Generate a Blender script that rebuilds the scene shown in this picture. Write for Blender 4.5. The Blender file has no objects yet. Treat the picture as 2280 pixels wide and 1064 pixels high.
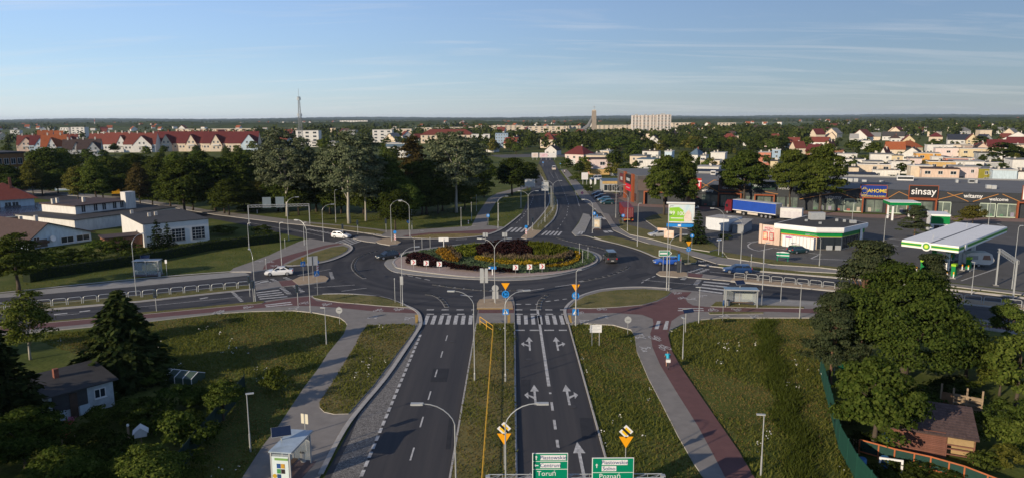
import bpy, math, random
import numpy as np
from mathutils import Vector, Matrix
random.seed(7)
SC = bpy.context.scene
COL = SC.collection
R = math.radians
# ------------------------------------------------------------------ camera
PW, PH, FPX, CAMH = 2280.0, 1064.0, 1620.0, 26.0
cam_d = bpy.data.cameras.new('camera'); cam = bpy.data.objects.new('camera', cam_d); COL.objects.link(cam)
cam_d.sensor_width = 36; cam_d.lens = 36 * FPX / PW; cam_d.clip_start = 0.5; cam_d.clip_end = 60000
PITCH = math.atan((532 - 262) / FPX)
cam.matrix_world = Matrix.Translation((0, 0, CAMH)) @ Matrix.Rotation(R(90) - PITCH, 4, 'X') @ Matrix.Rotation(R(-0.3), 4, 'Z')
SC.camera = cam
# ------------------------------------------------------------------ light
SUN_EL, SUN_AZ = 18.0, 131.0
sd = bpy.data.lights.new('sun', 'SUN'); sd.energy = 5.0; sd.angle = R(0.53); sd.color = (1.0, 0.85, 0.66)
so = bpy.data.objects.new('sun', sd); COL.objects.link(so)
_el = R(SUN_EL)
SHDIR = Vector((math.sin(R(180 - SUN_AZ)) , math.cos(R(180 - SUN_AZ)), 0)).normalized()   # where shadows fall
so.rotation_euler = Vector((SHDIR.x * math.cos(_el), SHDIR.y * math.cos(_el), -math.sin(_el))).to_track_quat('-Z', 'Y').to_euler()
wd = bpy.data.worlds.new('World'); SC.world = wd; wd.use_nodes = True
nt = wd.node_tree; nt.nodes.clear()
N = nt.nodes.new; L = nt.links.new
sky = N('ShaderNodeTexSky'); sky.sky_type = 'NISHITA'; sky.sun_disc = False
sky.sun_elevation = R(SUN_EL); sky.sun_rotation = R(SUN_AZ); sky.air_density = 1.2; sky.dust_density = 0.0; sky.ozone_density = 4.0
tc = N('ShaderNodeTexCoord'); sep = N('ShaderNodeSeparateXYZ'); L(tc.outputs['Generated'], sep.inputs[0])
def wmath(op, a, b=None):
    m = N('ShaderNodeMath'); m.operation = op
    for i, v in enumerate((a, b)):
        if v is None: continue
        if isinstance(v, (int, float)): m.inputs[i].default_value = v
        else: L(v, m.inputs[i])
    return m.outputs[0]
zz = wmath('ADD', sep.outputs[2], 0.09)
cmb = N('ShaderNodeCombineXYZ'); L(wmath('DIVIDE', sep.outputs[0], zz), cmb.inputs[0]); L(wmath('DIVIDE', sep.outputs[1], zz), cmb.inputs[1])
mp = N('ShaderNodeMapping'); mp.inputs['Location'].default_value = (3.3, 0.65, 0); mp.inputs['Rotation'].default_value = (0, 0, R(-10)); mp.inputs['Scale'].default_value = (0.34, 1.5, 1); L(cmb.outputs[0], mp.inputs[0])
nz = N('ShaderNodeTexNoise'); nz.inputs['Scale'].default_value = 1.15; nz.inputs['Detail'].default_value = 9; nz.inputs['Roughness'].default_value = 0.62; nz.inputs['Distortion'].default_value = 0.9; L(mp.outputs[0], nz.inputs[0])
cr = N('ShaderNodeValToRGB'); cr.color_ramp.elements[0].position = 0.50; cr.color_ramp.elements[1].position = 0.78; L(nz.outputs[0], cr.inputs[0])
fac = wmath('MULTIPLY', cr.outputs[0], 0.34)
hs = N('ShaderNodeHueSaturation'); hs.inputs['Saturation'].default_value = 0.62; hs.inputs['Value'].default_value = 1.0; L(sky.outputs[0], hs.inputs['Color'])
tint = N('ShaderNodeMixRGB'); tint.blend_type = 'MULTIPLY'; tint.inputs[0].default_value = 1.0; tint.inputs[2].default_value = (0.77, 0.93, 1.25, 1); L(hs.outputs[0], tint.inputs[1])
mx = N('ShaderNodeMixRGB'); L(fac, mx.inputs[0]); L(tint.outputs[0], mx.inputs[1]); mx.inputs[2].default_value = (8.5, 8.3, 8.2, 1)
bg = N('ShaderNodeBackground'); bg.inputs[1].default_value = 0.096; L(mx.outputs[0], bg.inputs[0])
wo = N('ShaderNodeOutputWorld'); L(bg.outputs[0], wo.inputs[0])
SC.view_settings.view_transform = 'Standard'; SC.view_settings.look = 'None'; SC.view_settings.exposure = 0.04; SC.view_settings.gamma = 1
SC.view_settings.use_curve_mapping = False
SC.cycles.max_bounces = 5; SC.cycles.transparent_max_bounces = 6; SC.cycles.diffuse_bounces = 2; SC.cycles.glossy_bounces = 2; SC.cycles.transmission_bounces = 2; SC.cycles.volume_bounces = 0
SC.cycles.caustics_reflective = False; SC.cycles.caustics_refractive = False
SC.cycles.use_denoising = True
# ------------------------------------------------------------------ surveying the photograph: rays to ground or wall planes
CM = cam.matrix_world.to_3x3(); CI = CM.inverted(); C0 = Vector((0, 0, CAMH))
def ray(px, py): return CM @ Vector(((px - PW / 2) / FPX, -(py - PH / 2) / FPX, -1.0))
def G(px, py, z=0.0):
    d = ray(px, py)
    if d.z > -1e-4: d.z = -1e-4
    t = (z - CAMH) / d.z
    return Vector((d.x * t, d.y * t, z))
def PR(p):
    q = CI @ (Vector(p) - C0); return (PW / 2 - q.x / q.z * FPX, PH / 2 + q.y / q.z * FPX)
def HT(px, by, ty):                       # height of an upright standing at (px,by) whose top shows at row ty
    g = G(px, by); d = ray(px, ty); s = g.length / math.hypot(d.x, d.y)
    s = math.hypot(g.x, g.y) / math.hypot(d.x, d.y)
    return CAMH + d.z * s
def HIT(o, d, px, py):                    # where the ray meets the upright plane through o along d: (distance along d, height)
    n = Vector((-d.y, d.x, 0)); r = ray(px, py); t = n.dot(Vector((o.x, o.y, 0))) / n.dot(r)
    p = Vector((r.x * t, r.y * t, CAMH + r.z * t)); return (p - o).dot(d), p.z
# ------------------------------------------------------------------ materials
MATS = {}
def mat(name, col, rough=0.8, var=0.18, scale=2.0, metal=0.0, world=False, bump=0.0, col2=None, emis=None, objvar=0.0, stretch=None, spec=0.3):
    if name in MATS: return MATS[name]
    m = bpy.data.materials.new(name); m.use_nodes = True; t = m.node_tree; b = t.nodes['Principled BSDF']
    b.inputs['Roughness'].default_value = rough; b.inputs['Metallic'].default_value = metal; b.inputs['Specular IOR Level'].default_value = spec
    if emis: b.inputs['Emission Color'].default_value = (*emis[:3], 1); b.inputs['Emission Strength'].default_value = emis[3]
    nn = t.nodes.new; ll = t.links.new
    if var > 0:
        if world: src = nn('ShaderNodeNewGeometry').outputs['Position']
        else: src = nn('ShaderNodeTexCoord').outputs['Object']
        if stretch:
            mpn = nn('ShaderNodeMapping'); mpn.inputs['Scale'].default_value = stretch; ll(src, mpn.inputs[0]); src = mpn.outputs[0]
        n1 = nn('ShaderNodeTexNoise'); n1.inputs['Scale'].default_value = scale; n1.inputs['Detail'].default_value = 8; n1.inputs['Roughness'].default_value = 0.65; ll(src, n1.inputs[0])
        rp = nn('ShaderNodeValToRGB'); rp.color_ramp.elements[0].position = 0.3; rp.color_ramp.elements[1].position = 0.7
        c2 = col2 if col2 else tuple(min(1, c * (1 + var)) for c in col)
        c1 = col if col2 else tuple(c * (1 - var) for c in col)
        rp.color_ramp.elements[0].color = (*c1, 1); rp.color_ramp.elements[1].color = (*c2, 1); ll(n1.outputs[0], rp.inputs[0])
        out = rp.outputs[0]
        if objvar > 0:
            oi = nn('ShaderNodeObjectInfo'); mr = nn('ShaderNodeMapRange'); mr.inputs[3].default_value = 1 - objvar; mr.inputs[4].default_value = 1 + objvar; ll(oi.outputs['Random'], mr.inputs[0])
            h = nn('ShaderNodeHueSaturation'); ll(mr.outputs[0], h.inputs['Value']); ll(out, h.inputs['Color']); out = h.outputs[0]
        ll(out, b.inputs['Base Color'])
        if bump:
            bp = nn('ShaderNodeBump'); bp.inputs['Strength'].default_value = bump; bp.inputs['Distance'].default_value = 0.05; ll(n1.outputs[0], bp.inputs['Height']); ll(bp.outputs[0], b.inputs['Normal'])
    else: b.inputs['Base Color'].default_value = (*col, 1)
    MATS[name] = m; return m
def leafmat(name, ca, cb, trans=0.25):
    if name in MATS: return MATS[name]
    m = bpy.data.materials.new(name); m.use_nodes = True; t = m.node_tree; t.nodes.clear(); nn = t.nodes.new; ll = t.links.new
    g = nn('ShaderNodeNewGeometry'); oi = nn('ShaderNodeObjectInfo')
    rp = nn('ShaderNodeValToRGB'); rp.color_ramp.elements[0].color = (*ca, 1); rp.color_ramp.elements[1].color = (*cb, 1); ll(g.outputs['Random Per Island'], rp.inputs[0])
    h = nn('ShaderNodeHueSaturation'); mr = nn('ShaderNodeMapRange'); mr.inputs[3].default_value = 0.75; mr.inputs[4].default_value = 1.3; ll(oi.outputs['Random'], mr.inputs[0]); ll(mr.outputs[0], h.inputs['Value'])
    mr2 = nn('ShaderNodeMapRange'); mr2.inputs[3].default_value = 0.485; mr2.inputs[4].default_value = 0.512
    wn = nn('ShaderNodeTexWhiteNoise'); wn.noise_dimensions = '1D'; ll(oi.outputs['Random'], wn.inputs['W']); ll(wn.outputs['Value'], mr2.inputs[0]); ll(mr2.outputs[0], h.inputs['Hue'])
    ll(rp.outputs[0], h.inputs['Color'])
    d = nn('ShaderNodeBsdfDiffuse'); ll(h.outputs[0], d.inputs[0]); tr = nn('ShaderNodeBsdfTranslucent'); ll(h.outputs[0], tr.inputs[0])
    mx = nn('ShaderNodeMixShader'); mx.inputs[0].default_value = trans; ll(d.outputs[0], mx.inputs[1]); ll(tr.outputs[0], mx.inputs[2])
    o = nn('ShaderNodeOutputMaterial'); ll(mx.outputs[0], o.inputs[0]); MATS[name] = m; return m
# ------------------------------------------------------------------ mesh builder
class MB:
    def __init__(s): s.v = []; s.f = []; s.m = []
    def add(s, vs, fs, m=0):
        o = len(s.v); s.v += [tuple(p) for p in vs]; s.f += [[i + o for i in f] for f in fs]; s.m += [m] * len(fs); return s
    def box(s, c, d, rz=0.0, m=0):
        x, y, z = d[0] / 2, d[1] / 2, d[2] / 2; ca, sa = math.cos(rz), math.sin(rz)
        vs = [(c[0] + a * x * ca - b * y * sa, c[1] + a * x * sa + b * y * ca, c[2] + e * z) for e in (-1, 1) for a, b in ((-1, -1), (1, -1), (1, 1), (-1, 1))]
        return s.add(vs, [[3, 2, 1, 0], [4, 5, 6, 7], [0, 1, 5, 4], [1, 2, 6, 5], [2, 3, 7, 6], [3, 0, 4, 7]], m)
    def bb(s, x0, x1, y0, y1, z0, z1, m=0): return s.box(((x0 + x1) / 2, (y0 + y1) / 2, (z0 + z1) / 2), (x1 - x0, y1 - y0, z1 - z0), 0, m)
    def poly(s, pts, z=None, m=0):
        vs = [(p[0], p[1], z if z is not None else p[2]) for p in pts]
        a = sum(vs[i][0] * vs[(i + 1) % len(vs)][1] - vs[(i + 1) % len(vs)][0] * vs[i][1] for i in range(len(vs)))
        if a < 0: vs = vs[::-1]
        return s.add(vs, [list(range(len(vs)))], m)
    def prism(s, pts, z0, z1, m=0, ms=None):
        p = [(q[0], q[1]) for q in pts]; n = len(p)
        if sum(p[i][0] * p[(i + 1) % n][1] - p[(i + 1) % n][0] * p[i][1] for i in range(n)) < 0: p = p[::-1]
        vs = [(x, y, z0) for x, y in p] + [(x, y, z1) for x, y in p]
        s.add(vs, [list(range(n, 2 * n))], m); o = len(s.v) - 2 * n
        s.f += [[o + i, o + (i + 1) % n, o + n + (i + 1) % n, o + n + i] for i in range(n)]; s.m += [ms if ms is not None else m] * n; return s
    def tube(s, pts, r, n=8, m=0, cap=True):
        pts = [Vector(p) for p in pts]; rs = r if isinstance(r, (list, tuple)) else [r] * len(pts); o = len(s.v); up0 = None
        for i, p in enumerate(pts):
            d = (pts[min(i + 1, len(pts) - 1)] - pts[max(i - 1, 0)]); d = d.normalized() if d.length > 1e-9 else Vector((0, 0, 1))
            a = d.orthogonal().normalized() if up0 is None else (up0 - d * up0.dot(d)).normalized()
            up0 = a; b = d.cross(a)
            for k in range(n):
                t = 2 * math.pi * k / n; s.v.append(tuple(p + (a * math.cos(t) + b * math.sin(t)) * rs[i]))
        for i in range(len(pts) - 1):
            for k in range(n):
                s.f.append([o + i * n + k, o + i * n + (k + 1) % n, o + (i + 1) * n + (k + 1) % n, o + (i + 1) * n + k]); s.m.append(m)
        if cap:
            s.f.append([o + k for k in range(n)][::-1]); s.f.append([o + (len(pts) - 1) * n + k for k in range(n)]); s.m += [m, m]
        return s
    def disc(s, c, r, axis='y', n=16, th=0.03, m=0):
        c = Vector(c); ax = {'x': Vector((1, 0, 0)), 'y': Vector((0, 1, 0)), 'z': Vector((0, 0, 1))}[axis]
        return s.tube([c - ax * th / 2, c + ax * th / 2], r, n, m)
    def lathe(s, prof, n=12, m=0, c=(0, 0, 0)):
        o = len(s.v)
        for r_, z in prof:
            for k in range(n): t = 2 * math.pi * k / n; s.v.append((c[0] + r_ * math.cos(t), c[1] + r_ * math.sin(t), c[2] + z))
        for i in range(len(prof) - 1):
            for k in range(n): s.f.append([o + i * n + k, o + i * n + (k + 1) % n, o + (i + 1) * n + (k + 1) % n, o + (i + 1) * n + k]); s.m.append(m)
        s.f.append([o + k for k in range(n)][::-1]); s.f.append([o + (len(prof) - 1) * n + k for k in range(n)]); s.m += [m, m]; return s
    def extr(s, prof, y0, y1, m=0):        # profile in x,z swept along y
        n = len(prof); vs = [(x, y0, z) for x, z in prof] + [(x, y1, z) for x, z in prof]
        a = sum(prof[i][0] * prof[(i + 1) % n][1] - prof[(i + 1) % n][0] * prof[i][1] for i in range(n))
        fs = [list(range(n)), list(range(2 * n - 1, n - 1, -1))] + [[i, n + i, n + (i + 1) % n, (i + 1) % n] for i in range(n)]
        if a < 0: fs = [f[::-1] for f in fs]
        return s.add(vs, fs, m)
    def mesh(s, name, mats, smooth=False):
        me = bpy.data.meshes.new(name); me.from_pydata(s.v, [], s.f)
        for mm in (mats if isinstance(mats, (list, tuple)) else [mats]): me.materials.append(mm)
        if max(s.m, default=0) > 0: me.polygons.foreach_set('material_index', s.m)
        if smooth: me.polygons.foreach_set('use_smooth', [True] * len(me.polygons))
        me.update(); return me
    def build(s, name, mats, parent=None, loc=(0, 0, 0), rz=0.0, smooth=False): return link(name, s.mesh(name, mats, smooth), parent, loc, rz)
def link(name, data, parent=None, loc=(0, 0, 0), rz=0.0):
    o = bpy.data.objects.new(name, data); COL.objects.link(o); o.location = loc; o.rotation_euler = (0, 0, rz)
    if parent: o.parent = parent
    return o
def tag(o, label=None, cat=None, group=None, kind=None):
    if label: o['label'] = label
    if cat: o['category'] = cat
    if group: o['group'] = group
    if kind: o['kind'] = kind
    return o
def thing(name, label, cat, loc=(0, 0, 0), rz=0.0, group=None, scale=1.0):
    o = link(name, None, None, loc, rz); o.scale = (scale,) * 3; o.empty_display_size = 0.3; return tag(o, label, cat, group)
KIDS = {}
def dup(root, loc, rz=0.0, label=None, group=None, scale=None):
    c = root.copy(); COL.objects.link(c); c.location = loc; c.rotation_euler = (0, 0, rz)
    if scale: c.scale = (scale,) * 3
    if label: c['label'] = label
    if group: c['group'] = group
    for ch in root.children:
        d = ch.copy(); COL.objects.link(d); d.parent = c
        for g in ch.children:
            e = g.copy(); COL.objects.link(e); e.parent = d
    return c
def struct(name, mb, m, smooth=False): o = mb.build(name, m, smooth=smooth); o['kind'] = 'structure'; return o
def stuff(name, o, label=None): o['kind'] = 'stuff'; (label and o.__setitem__('label', label)); return o
def text(body, size, m, parent, loc, rot=(R(90), 0, 0), align='CENTER', ext=0.012, sx=1.0, name='lettering'):
    cu = bpy.data.curves.new(name, 'FONT'); cu.body = body; cu.size = size; cu.extrude = ext; cu.align_x = align; cu.align_y = 'CENTER'; cu.materials.append(m); cu.offset = 0.010 * size if size > .5 else 0; cu.resolution_u = 3
    tmp = bpy.data.objects.new('tmp', cu); me = bpy.data.meshes.new_from_object(tmp); bpy.data.objects.remove(tmp); me.name = name
    o = link(name, me, None, loc); o.rotation_euler = rot; o.scale = (sx, 1, 1)
    if parent: o.parent = parent
    return o
def ringpts(mid, wd_, closed=False):      # offset a centre line to both sides
    n = len(mid); a, b = [], []
    for i in range(n):
        p = mid[i]; q0 = mid[i - 1] if (i > 0 or closed) else p; q1 = mid[(i + 1) % n] if (i < n - 1 or closed) else p
        d = Vector((q1[0] - q0[0], q1[1] - q0[1])); d = d.normalized() if d.length > 1e-9 else Vector((1, 0)); nn = Vector((-d.y, d.x)) * wd_ / 2
        a.append((p[0] + nn.x, p[1] + nn.y)); b.append((p[0] - nn.x, p[1] - nn.y))
    return a, b
def strip(mb, mid, w, z, h=0.0, m=0, closed=False):
    a, b = ringpts(mid, w, closed); n = len(mid)
    for i in range(n if closed else n - 1):
        j = (i + 1) % n; q = [a[i], b[i], b[j], a[j]]
        if h > 0: mb.prism(q, z, z + h, m)
        else: mb.poly(q, z, m)
    return mb
def smooth_line(pts, k=4, closed=False):  # Catmull-Rom through ground points
    P = [Vector((p[0], p[1])) for p in pts]; n = len(P); out = []
    for i in range(n if closed else n - 1):
        p0 = P[i - 1] if (i > 0 or closed) else P[i]; p1 = P[i]; p2 = P[(i + 1) % n]; p3 = P[(i + 2) % n] if (i + 2 < n or closed) else P[(i + 1) % n]
        for j in range(k):
            t = j / k; out.append(0.5 * ((2 * p1) + (p2 - p0) * t + (2 * p0 - 5 * p1 + 4 * p2 - p3) * t * t + (3 * p1 - p0 - 3 * p2 + p3) * t ** 3))
    if not closed: out.append(P[-1])
    return out
def GP(*pts): return [G(x, y) for x, y in pts]
def ORD(n):
    ones = 'zeroth first second third fourth fifth sixth seventh eighth ninth tenth eleventh twelfth thirteenth fourteenth fifteenth sixteenth seventeenth eighteenth nineteenth'.split()
    tens = {2: 'twent', 3: 'thirt', 4: 'fort', 5: 'fift', 6: 'sixt', 7: 'sevent', 8: 'eight', 9: 'ninet'}
    if n < 20: return ones[n]
    t, u = divmod(n, 10); return tens[t] + ('ieth' if u == 0 else 'y-' + ones[u])
def pip(pts, poly):                        # numpy point-in-polygon
    x, y = pts[:, 0], pts[:, 1]; ins = np.zeros(len(x), bool); n = len(poly); j = n - 1
    for i in range(n):
        xi, yi, xj, yj = poly[i][0], poly[i][1], poly[j][0], poly[j][1]
        if yi != yj: ins ^= ((yi > y) != (yj > y)) & (x < (xj - xi) * (y - yi) / (yj - yi) + xi)
        j = i
    return ins
# ------------------------------------------------------------------ ground, roads, pavements
def ground_mat():
    m = bpy.data.materials.new('terrain'); m.use_nodes = True; t = m.node_tree; b = t.nodes['Principled BSDF']; nn = t.nodes.new; ll = t.links.new
    b.inputs['Roughness'].default_value = 0.95; b.inputs['Specular IOR Level'].default_value = 0.1
    g = nn('ShaderNodeNewGeometry')
    def noise(s, d=6): n = nn('ShaderNodeTexNoise'); n.inputs['Scale'].default_value = s; n.inputs['Detail'].default_value = d; n.inputs['Roughness'].default_value = 0.7; ll(g.outputs['Position'], n.inputs[0]); return n.outputs[0]
    def ramp(f, *st):
        r = nn('ShaderNodeValToRGB'); e = r.color_ramp.elements
        while len(e) < len(st): e.new(0.5)
        for el, (p, c) in zip(e, st): el.position = p; el.color = (*c, 1)
        ll(f, r.inputs[0]); return r.outputs[0]
    near = ramp(noise(0.16), (0.3, (0.054, 0.074, 0.015)), (0.5, (0.088, 0.106, 0.024)), (0.72, (0.145, 0.138, 0.044)))
    fine = nn('ShaderNodeMixRGB'); fine.blend_type = 'OVERLAY'; fine.inputs[0].default_value = 0.8; ll(near, fine.inputs[1]); ll(ramp(noise(3.0, 10), (0.25, (0.2, 0.2, 0.2)), (0.75, (0.75, 0.75, 0.7))), fine.inputs[2])
    vo = nn('ShaderNodeTexVoronoi'); vo.inputs['Scale'].default_value = 0.0030; mp = nn('ShaderNodeMapping'); mp.inputs['Scale'].default_value = (0.8, 1.0, 1); mp.inputs['Rotation'].default_value = (0, 0, 0.5); ll(g.outputs['Position'], mp.inputs[0]); ll(mp.outputs[0], vo.inputs[0])
    sp = nn('ShaderNodeSeparateColor'); ll(vo.outputs['Color'], sp.inputs[0])
    far = ramp(sp.outputs[0], (0.1, (0.045, 0.065, 0.02)), (0.35, (0.09, 0.11, 0.035)), (0.6, (0.17, 0.16, 0.07)), (0.8, (0.06, 0.09, 0.03)))
    sx = nn('ShaderNodeSeparateXYZ'); ll(g.outputs['Position'], sx.inputs[0])
    mr = nn('ShaderNodeMapRange'); mr.inputs[1].default_value = 1500; mr.inputs[2].default_value = 2600; ll(sx.outputs[1], mr.inputs[0])
    mx = nn('ShaderNodeMixRGB'); ll(mr.outputs[0], mx.inputs[0]); ll(fine.outputs[0], mx.inputs[1]); ll(far, mx.inputs[2]); ll(mx.outputs[0], b.inputs['Base Color'])
    return m
TERRAIN = ground_mat()
mb = MB(); mb.poly([(-30000, -2000), (30000, -2000), (30000, 42000), (-30000, 42000)], 0); struct('ground', mb, TERRAIN)
ASPH = mat('asphalt', (0.040, 0.040, 0.044), 0.82, 0.34, 0.22, world=True, bump=0.0)
ASPH2 = mat('forecourt_asphalt', (0.098, 0.094, 0.088), 0.85, 0.16, 0.25, world=True)
ASPHS = mat('lane_asphalt_worn', (0.034, 0.034, 0.038), 0.8, 0.3, 0.9, world=True, col2=(0.068, 0.063, 0.061), stretch=(0.75, 0.022, 1))
def track_mat(name, ang=None, cen=None):          # wheel-polished lanes: wear drawn out along the way the traffic runs
    m = mat(name, (.04, .04, .043), .8, 0); t = m.node_tree; b = t.nodes['Principled BSDF']; nn = t.nodes.new; ll = t.links.new; g = nn('ShaderNodeNewGeometry'); mp = nn('ShaderNodeMapping')
    if cen:
        mp.inputs['Location'].default_value = (-cen[0], -cen[1], 0); ll(g.outputs['Position'], mp.inputs[0]); sx = nn('ShaderNodeSeparateXYZ'); ll(mp.outputs[0], sx.inputs[0]); at = nn('ShaderNodeMath'); at.operation = 'ARCTAN2'; ll(sx.outputs[1], at.inputs[0]); ll(sx.outputs[0], at.inputs[1]); ln = nn('ShaderNodeVectorMath'); ln.operation = 'LENGTH'; ll(mp.outputs[0], ln.inputs[0]); cb = nn('ShaderNodeCombineXYZ'); ll(ln.outputs['Value'], cb.inputs[0]); ll(at.outputs[0], cb.inputs[1]); sc = nn('ShaderNodeMapping'); sc.inputs['Scale'].default_value = (.62, 1.3, 1); ll(cb.outputs[0], sc.inputs[0]); src = sc.outputs[0]
    else:
        mp.inputs['Rotation'].default_value = (0, 0, -ang); ll(g.outputs['Position'], mp.inputs[0]); sc = nn('ShaderNodeMapping'); sc.inputs['Scale'].default_value = (.03, .75, 1); ll(mp.outputs[0], sc.inputs[0]); src = sc.outputs[0]
    n1 = nn('ShaderNodeTexNoise'); n1.inputs['Scale'].default_value = .9; n1.inputs['Detail'].default_value = 5; ll(src, n1.inputs[0]); n2 = nn('ShaderNodeTexNoise'); n2.inputs['Scale'].default_value = .5; n2.inputs['Detail'].default_value = 9; n2.inputs['Roughness'].default_value = .7; ll(g.outputs['Position'], n2.inputs[0])
    r = nn('ShaderNodeValToRGB'); r.color_ramp.elements[0].position = .34; r.color_ramp.elements[1].position = .68; r.color_ramp.elements[0].color = (.027, .027, .031, 1); r.color_ramp.elements[1].color = (.066, .063, .063, 1); ll(n1.outputs[0], r.inputs[0]); mx = nn('ShaderNodeMixRGB'); mx.blend_type = 'OVERLAY'; mx.inputs[0].default_value = .5; ll(r.outputs[0], mx.inputs[1]); ll(n2.outputs[0], mx.inputs[2]); ll(mx.outputs[0], b.inputs['Base Color']); return m
def _ang(a, b): d = G(*b) - G(*a); return math.atan2(d.y, d.x)
ASPHR = track_mat('ring_asphalt', cen=G(1105, 580)[:2]); ASPHW = track_mat('west_asphalt', _ang((0, 690), (550, 655))); ASPHE = track_mat('east_asphalt', _ang((1600, 630), (2150, 685))); ASPHN = track_mat('north_asphalt', _ang((1260, 470), (1225, 360)))
PAVE = mat('grey_paving', (0.222, 0.204, 0.184), 0.85, 0.14, 0.8, world=True)
REDP = mat('red_paving', (0.135, 0.066, 0.062), 0.85, 0.14, 0.8, world=True)
SAND = mat('buff_paving', (0.36, 0.27, 0.175), 0.85, 0.15, 1.2, world=True)
PINK = mat('pinkish_setts', (0.36, 0.28, 0.24), 0.85, 0.2, 3.0, world=True)
CONC = mat('concrete', (0.27, 0.26, 0.24), 0.85, 0.15, 1.0, world=True)
KERB = mat('kerb_concrete', (0.38, 0.36, 0.33), 0.8, 0.15, 2.0, world=True)
GRASSY = mat('short_grass', (0.075, 0.082, 0.020), 0.95, 0.4, 0.35, world=True, col2=(0.19, 0.155, 0.055))
WORN = mat('road_paint', (0.24, 0.235, 0.23), 0.75, 0.35, 2.2, world=True, col2=(0.66, 0.65, 0.62))
YELP = mat('tactile_yellow', (0.50, 0.31, 0.08), 0.8, 0.15, 3)
DARKR = mat('dark_rubber', (0.03, 0.03, 0.03), 0.7, 0.2, 3)
def cobble_mat():
    m = mat('cobbles', (0.2, 0.19, 0.18), 0.85, 0); t = m.node_tree; b = t.nodes['Principled BSDF']; g = t.nodes.new('ShaderNodeNewGeometry')
    v = t.nodes.new('ShaderNodeTexVoronoi'); v.inputs['Scale'].default_value = 8.5; v.feature = 'DISTANCE_TO_EDGE'; t.links.new(g.outputs['Position'], v.inputs[0])
    v2 = t.nodes.new('ShaderNodeTexVoronoi'); v2.inputs['Scale'].default_value = 8.5; t.links.new(g.outputs['Position'], v2.inputs[0])
    r = t.nodes.new('ShaderNodeValToRGB'); r.color_ramp.elements[0].color = (.06, .056, .052, 1); r.color_ramp.elements[1].position = 0.16; r.color_ramp.elements[1].color = (.24, .225, .205, 1); t.links.new(v.outputs[0], r.inputs[0])
    mx = t.nodes.new('ShaderNodeMixRGB'); mx.blend_type = 'OVERLAY'; mx.inputs[0].default_value = 0.35; t.links.new(r.outputs[0], mx.inputs[1]); sp = t.nodes.new('ShaderNodeSeparateColor'); t.links.new(v2.outputs['Color'], sp.inputs[0]); t.links.new(sp.outputs[0], mx.inputs[2]); t.links.new(mx.outputs[0], b.inputs['Base Color'])
    bp = t.nodes.new('ShaderNodeBump'); bp.inputs['Strength'].default_value = 0.5; bp.inputs['Distance'].default_value = 0.03; t.links.new(v.outputs[0], bp.inputs['Height']); t.links.new(bp.outputs[0], b.inputs['Normal']); return m
COBB = cobble_mat()
ZA, ZP = 0.012, 0.12
LAWNS = []          # (ground polygon, height factor, density factor)
def sheet(name, px, m, z): mb = MB(); mb.poly(GP(*px), z); return struct(name, mb, m)
def raised(name, px, m, z0, z1, side=None, smooth=False, tall=None, inset_kerb=True):
    p = GP(*px); p = smooth_line(p, 4, True) if smooth else p
    mb = MB(); mb.prism(p, z0, z1, 0, 1); o = mb.build(name, [m, side or KERB]); o['kind'] = 'structure'
    if tall: LAWNS.append((p, z1) + tall)
    return o
# asphalt
sheet('roundabout_road', [(937,724),(934,702),(922,690),(905,682),(884,673),(850,663),(800,657),(757,655),(718,656),(690,659),(640,664),(586,671),(556,640),(560,606),(636,595),(700,589),(740,580),(768,568),(783,556),(780,548),(760,542),(740,541),(721,538),(692,504),(757,512),(814,520),(859,529),(898,531),(955,533),(1022,531),(1076,526),(1112,514),(1182,506),(1244,503),(1275,512),(1281,527),(1303,526),(1334,535),(1374,544),(1416,556),(1444,567),(1464,575),(1509,581),(1526,589),(1551,587),(1562,590),(1562,649),(1495,644),(1430,640),(1374,642),(1335,647),(1300,657),(1275,671),(1260,686),(1258,700),(1265,724)], ASPHR, ZA)
sheet('road_west', [(592,671),(450,683),(310,697),(108,714),(0,722),(-900,794),(-900,742),(0,653),(310,621.5),(510,606),(564,605.5)], ASPHW, ZA + .004)
mb = MB(); mb.poly([(-13.9, -60), (7.1, -60), (7.1, 92.5), (-11.2, 92.5), (-13.9, 70)], ZA + .004); struct('road_south', mb, ASPHS)
sheet('road_northwest', [(721,539),(690,533),(560,504),(470,487),(380,476),(282,463),(85,443),(-500,395),(-500,385),(85,430),(300,449),(480,479),(642,499),(692,504),(757,512),(770,530)], ASPH, ZA + .004)
sheet('road_north', [(1112,515),(1138,496),(1160,478),(1174,450),(1180,430),(1186,405),(1192,385),(1196,372),(1202,358),(1205,346),(1225,344),(1236,365),(1246,383),(1272,417),(1289,443),(1297,460),(1298,476),(1289,493),(1275,514),(1180,516)], ASPHN, ZA + .008)
sheet('cross_street', [(1120,352),(1190,350),(1300,350),(1420,356),(1420,350),(1300,344),(1190,343),(1080,346)], ASPH2, ZA + .004)
sheet('road_east', [(1550,588),(1680,603),(1860,618),(2142,648),(2280,664),(2900,735),(2900,795),(2280,723),(2173,711),(1824,672),(1700,664),(1610,657),(1556,650)], ASPHE, ZA + .008)
sheet('forecourt', [(1500,543),(1595,558),(1680,575),(1821,592),(2137,631),(2280,648),(2900,725),(2900,490),(2280,489),(1925,479),(1821,473),(1557,462),(1430,456),(1374,433),(1345,420),(1300,428),(1292,440),(1297,452),(1320,464),(1345,480),(1372,500),(1400,515),(1450,528)], ASPH2, ZA + .012)
sheet('service_lane', [(1288,443),(1315,460),(1338,475),(1352,492),(1365,513),(1402,529),(1450,545),(1500,560),(1560,577),(1600,588),(1600,592),(1551,588),(1537,570),(1500,556),(1458,547),(1402,536),(1362,526),(1330,527),(1303,526),(1281,527),(1302,516),(1316,486),(1297,476)], ASPH, ZA + .016)
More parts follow.
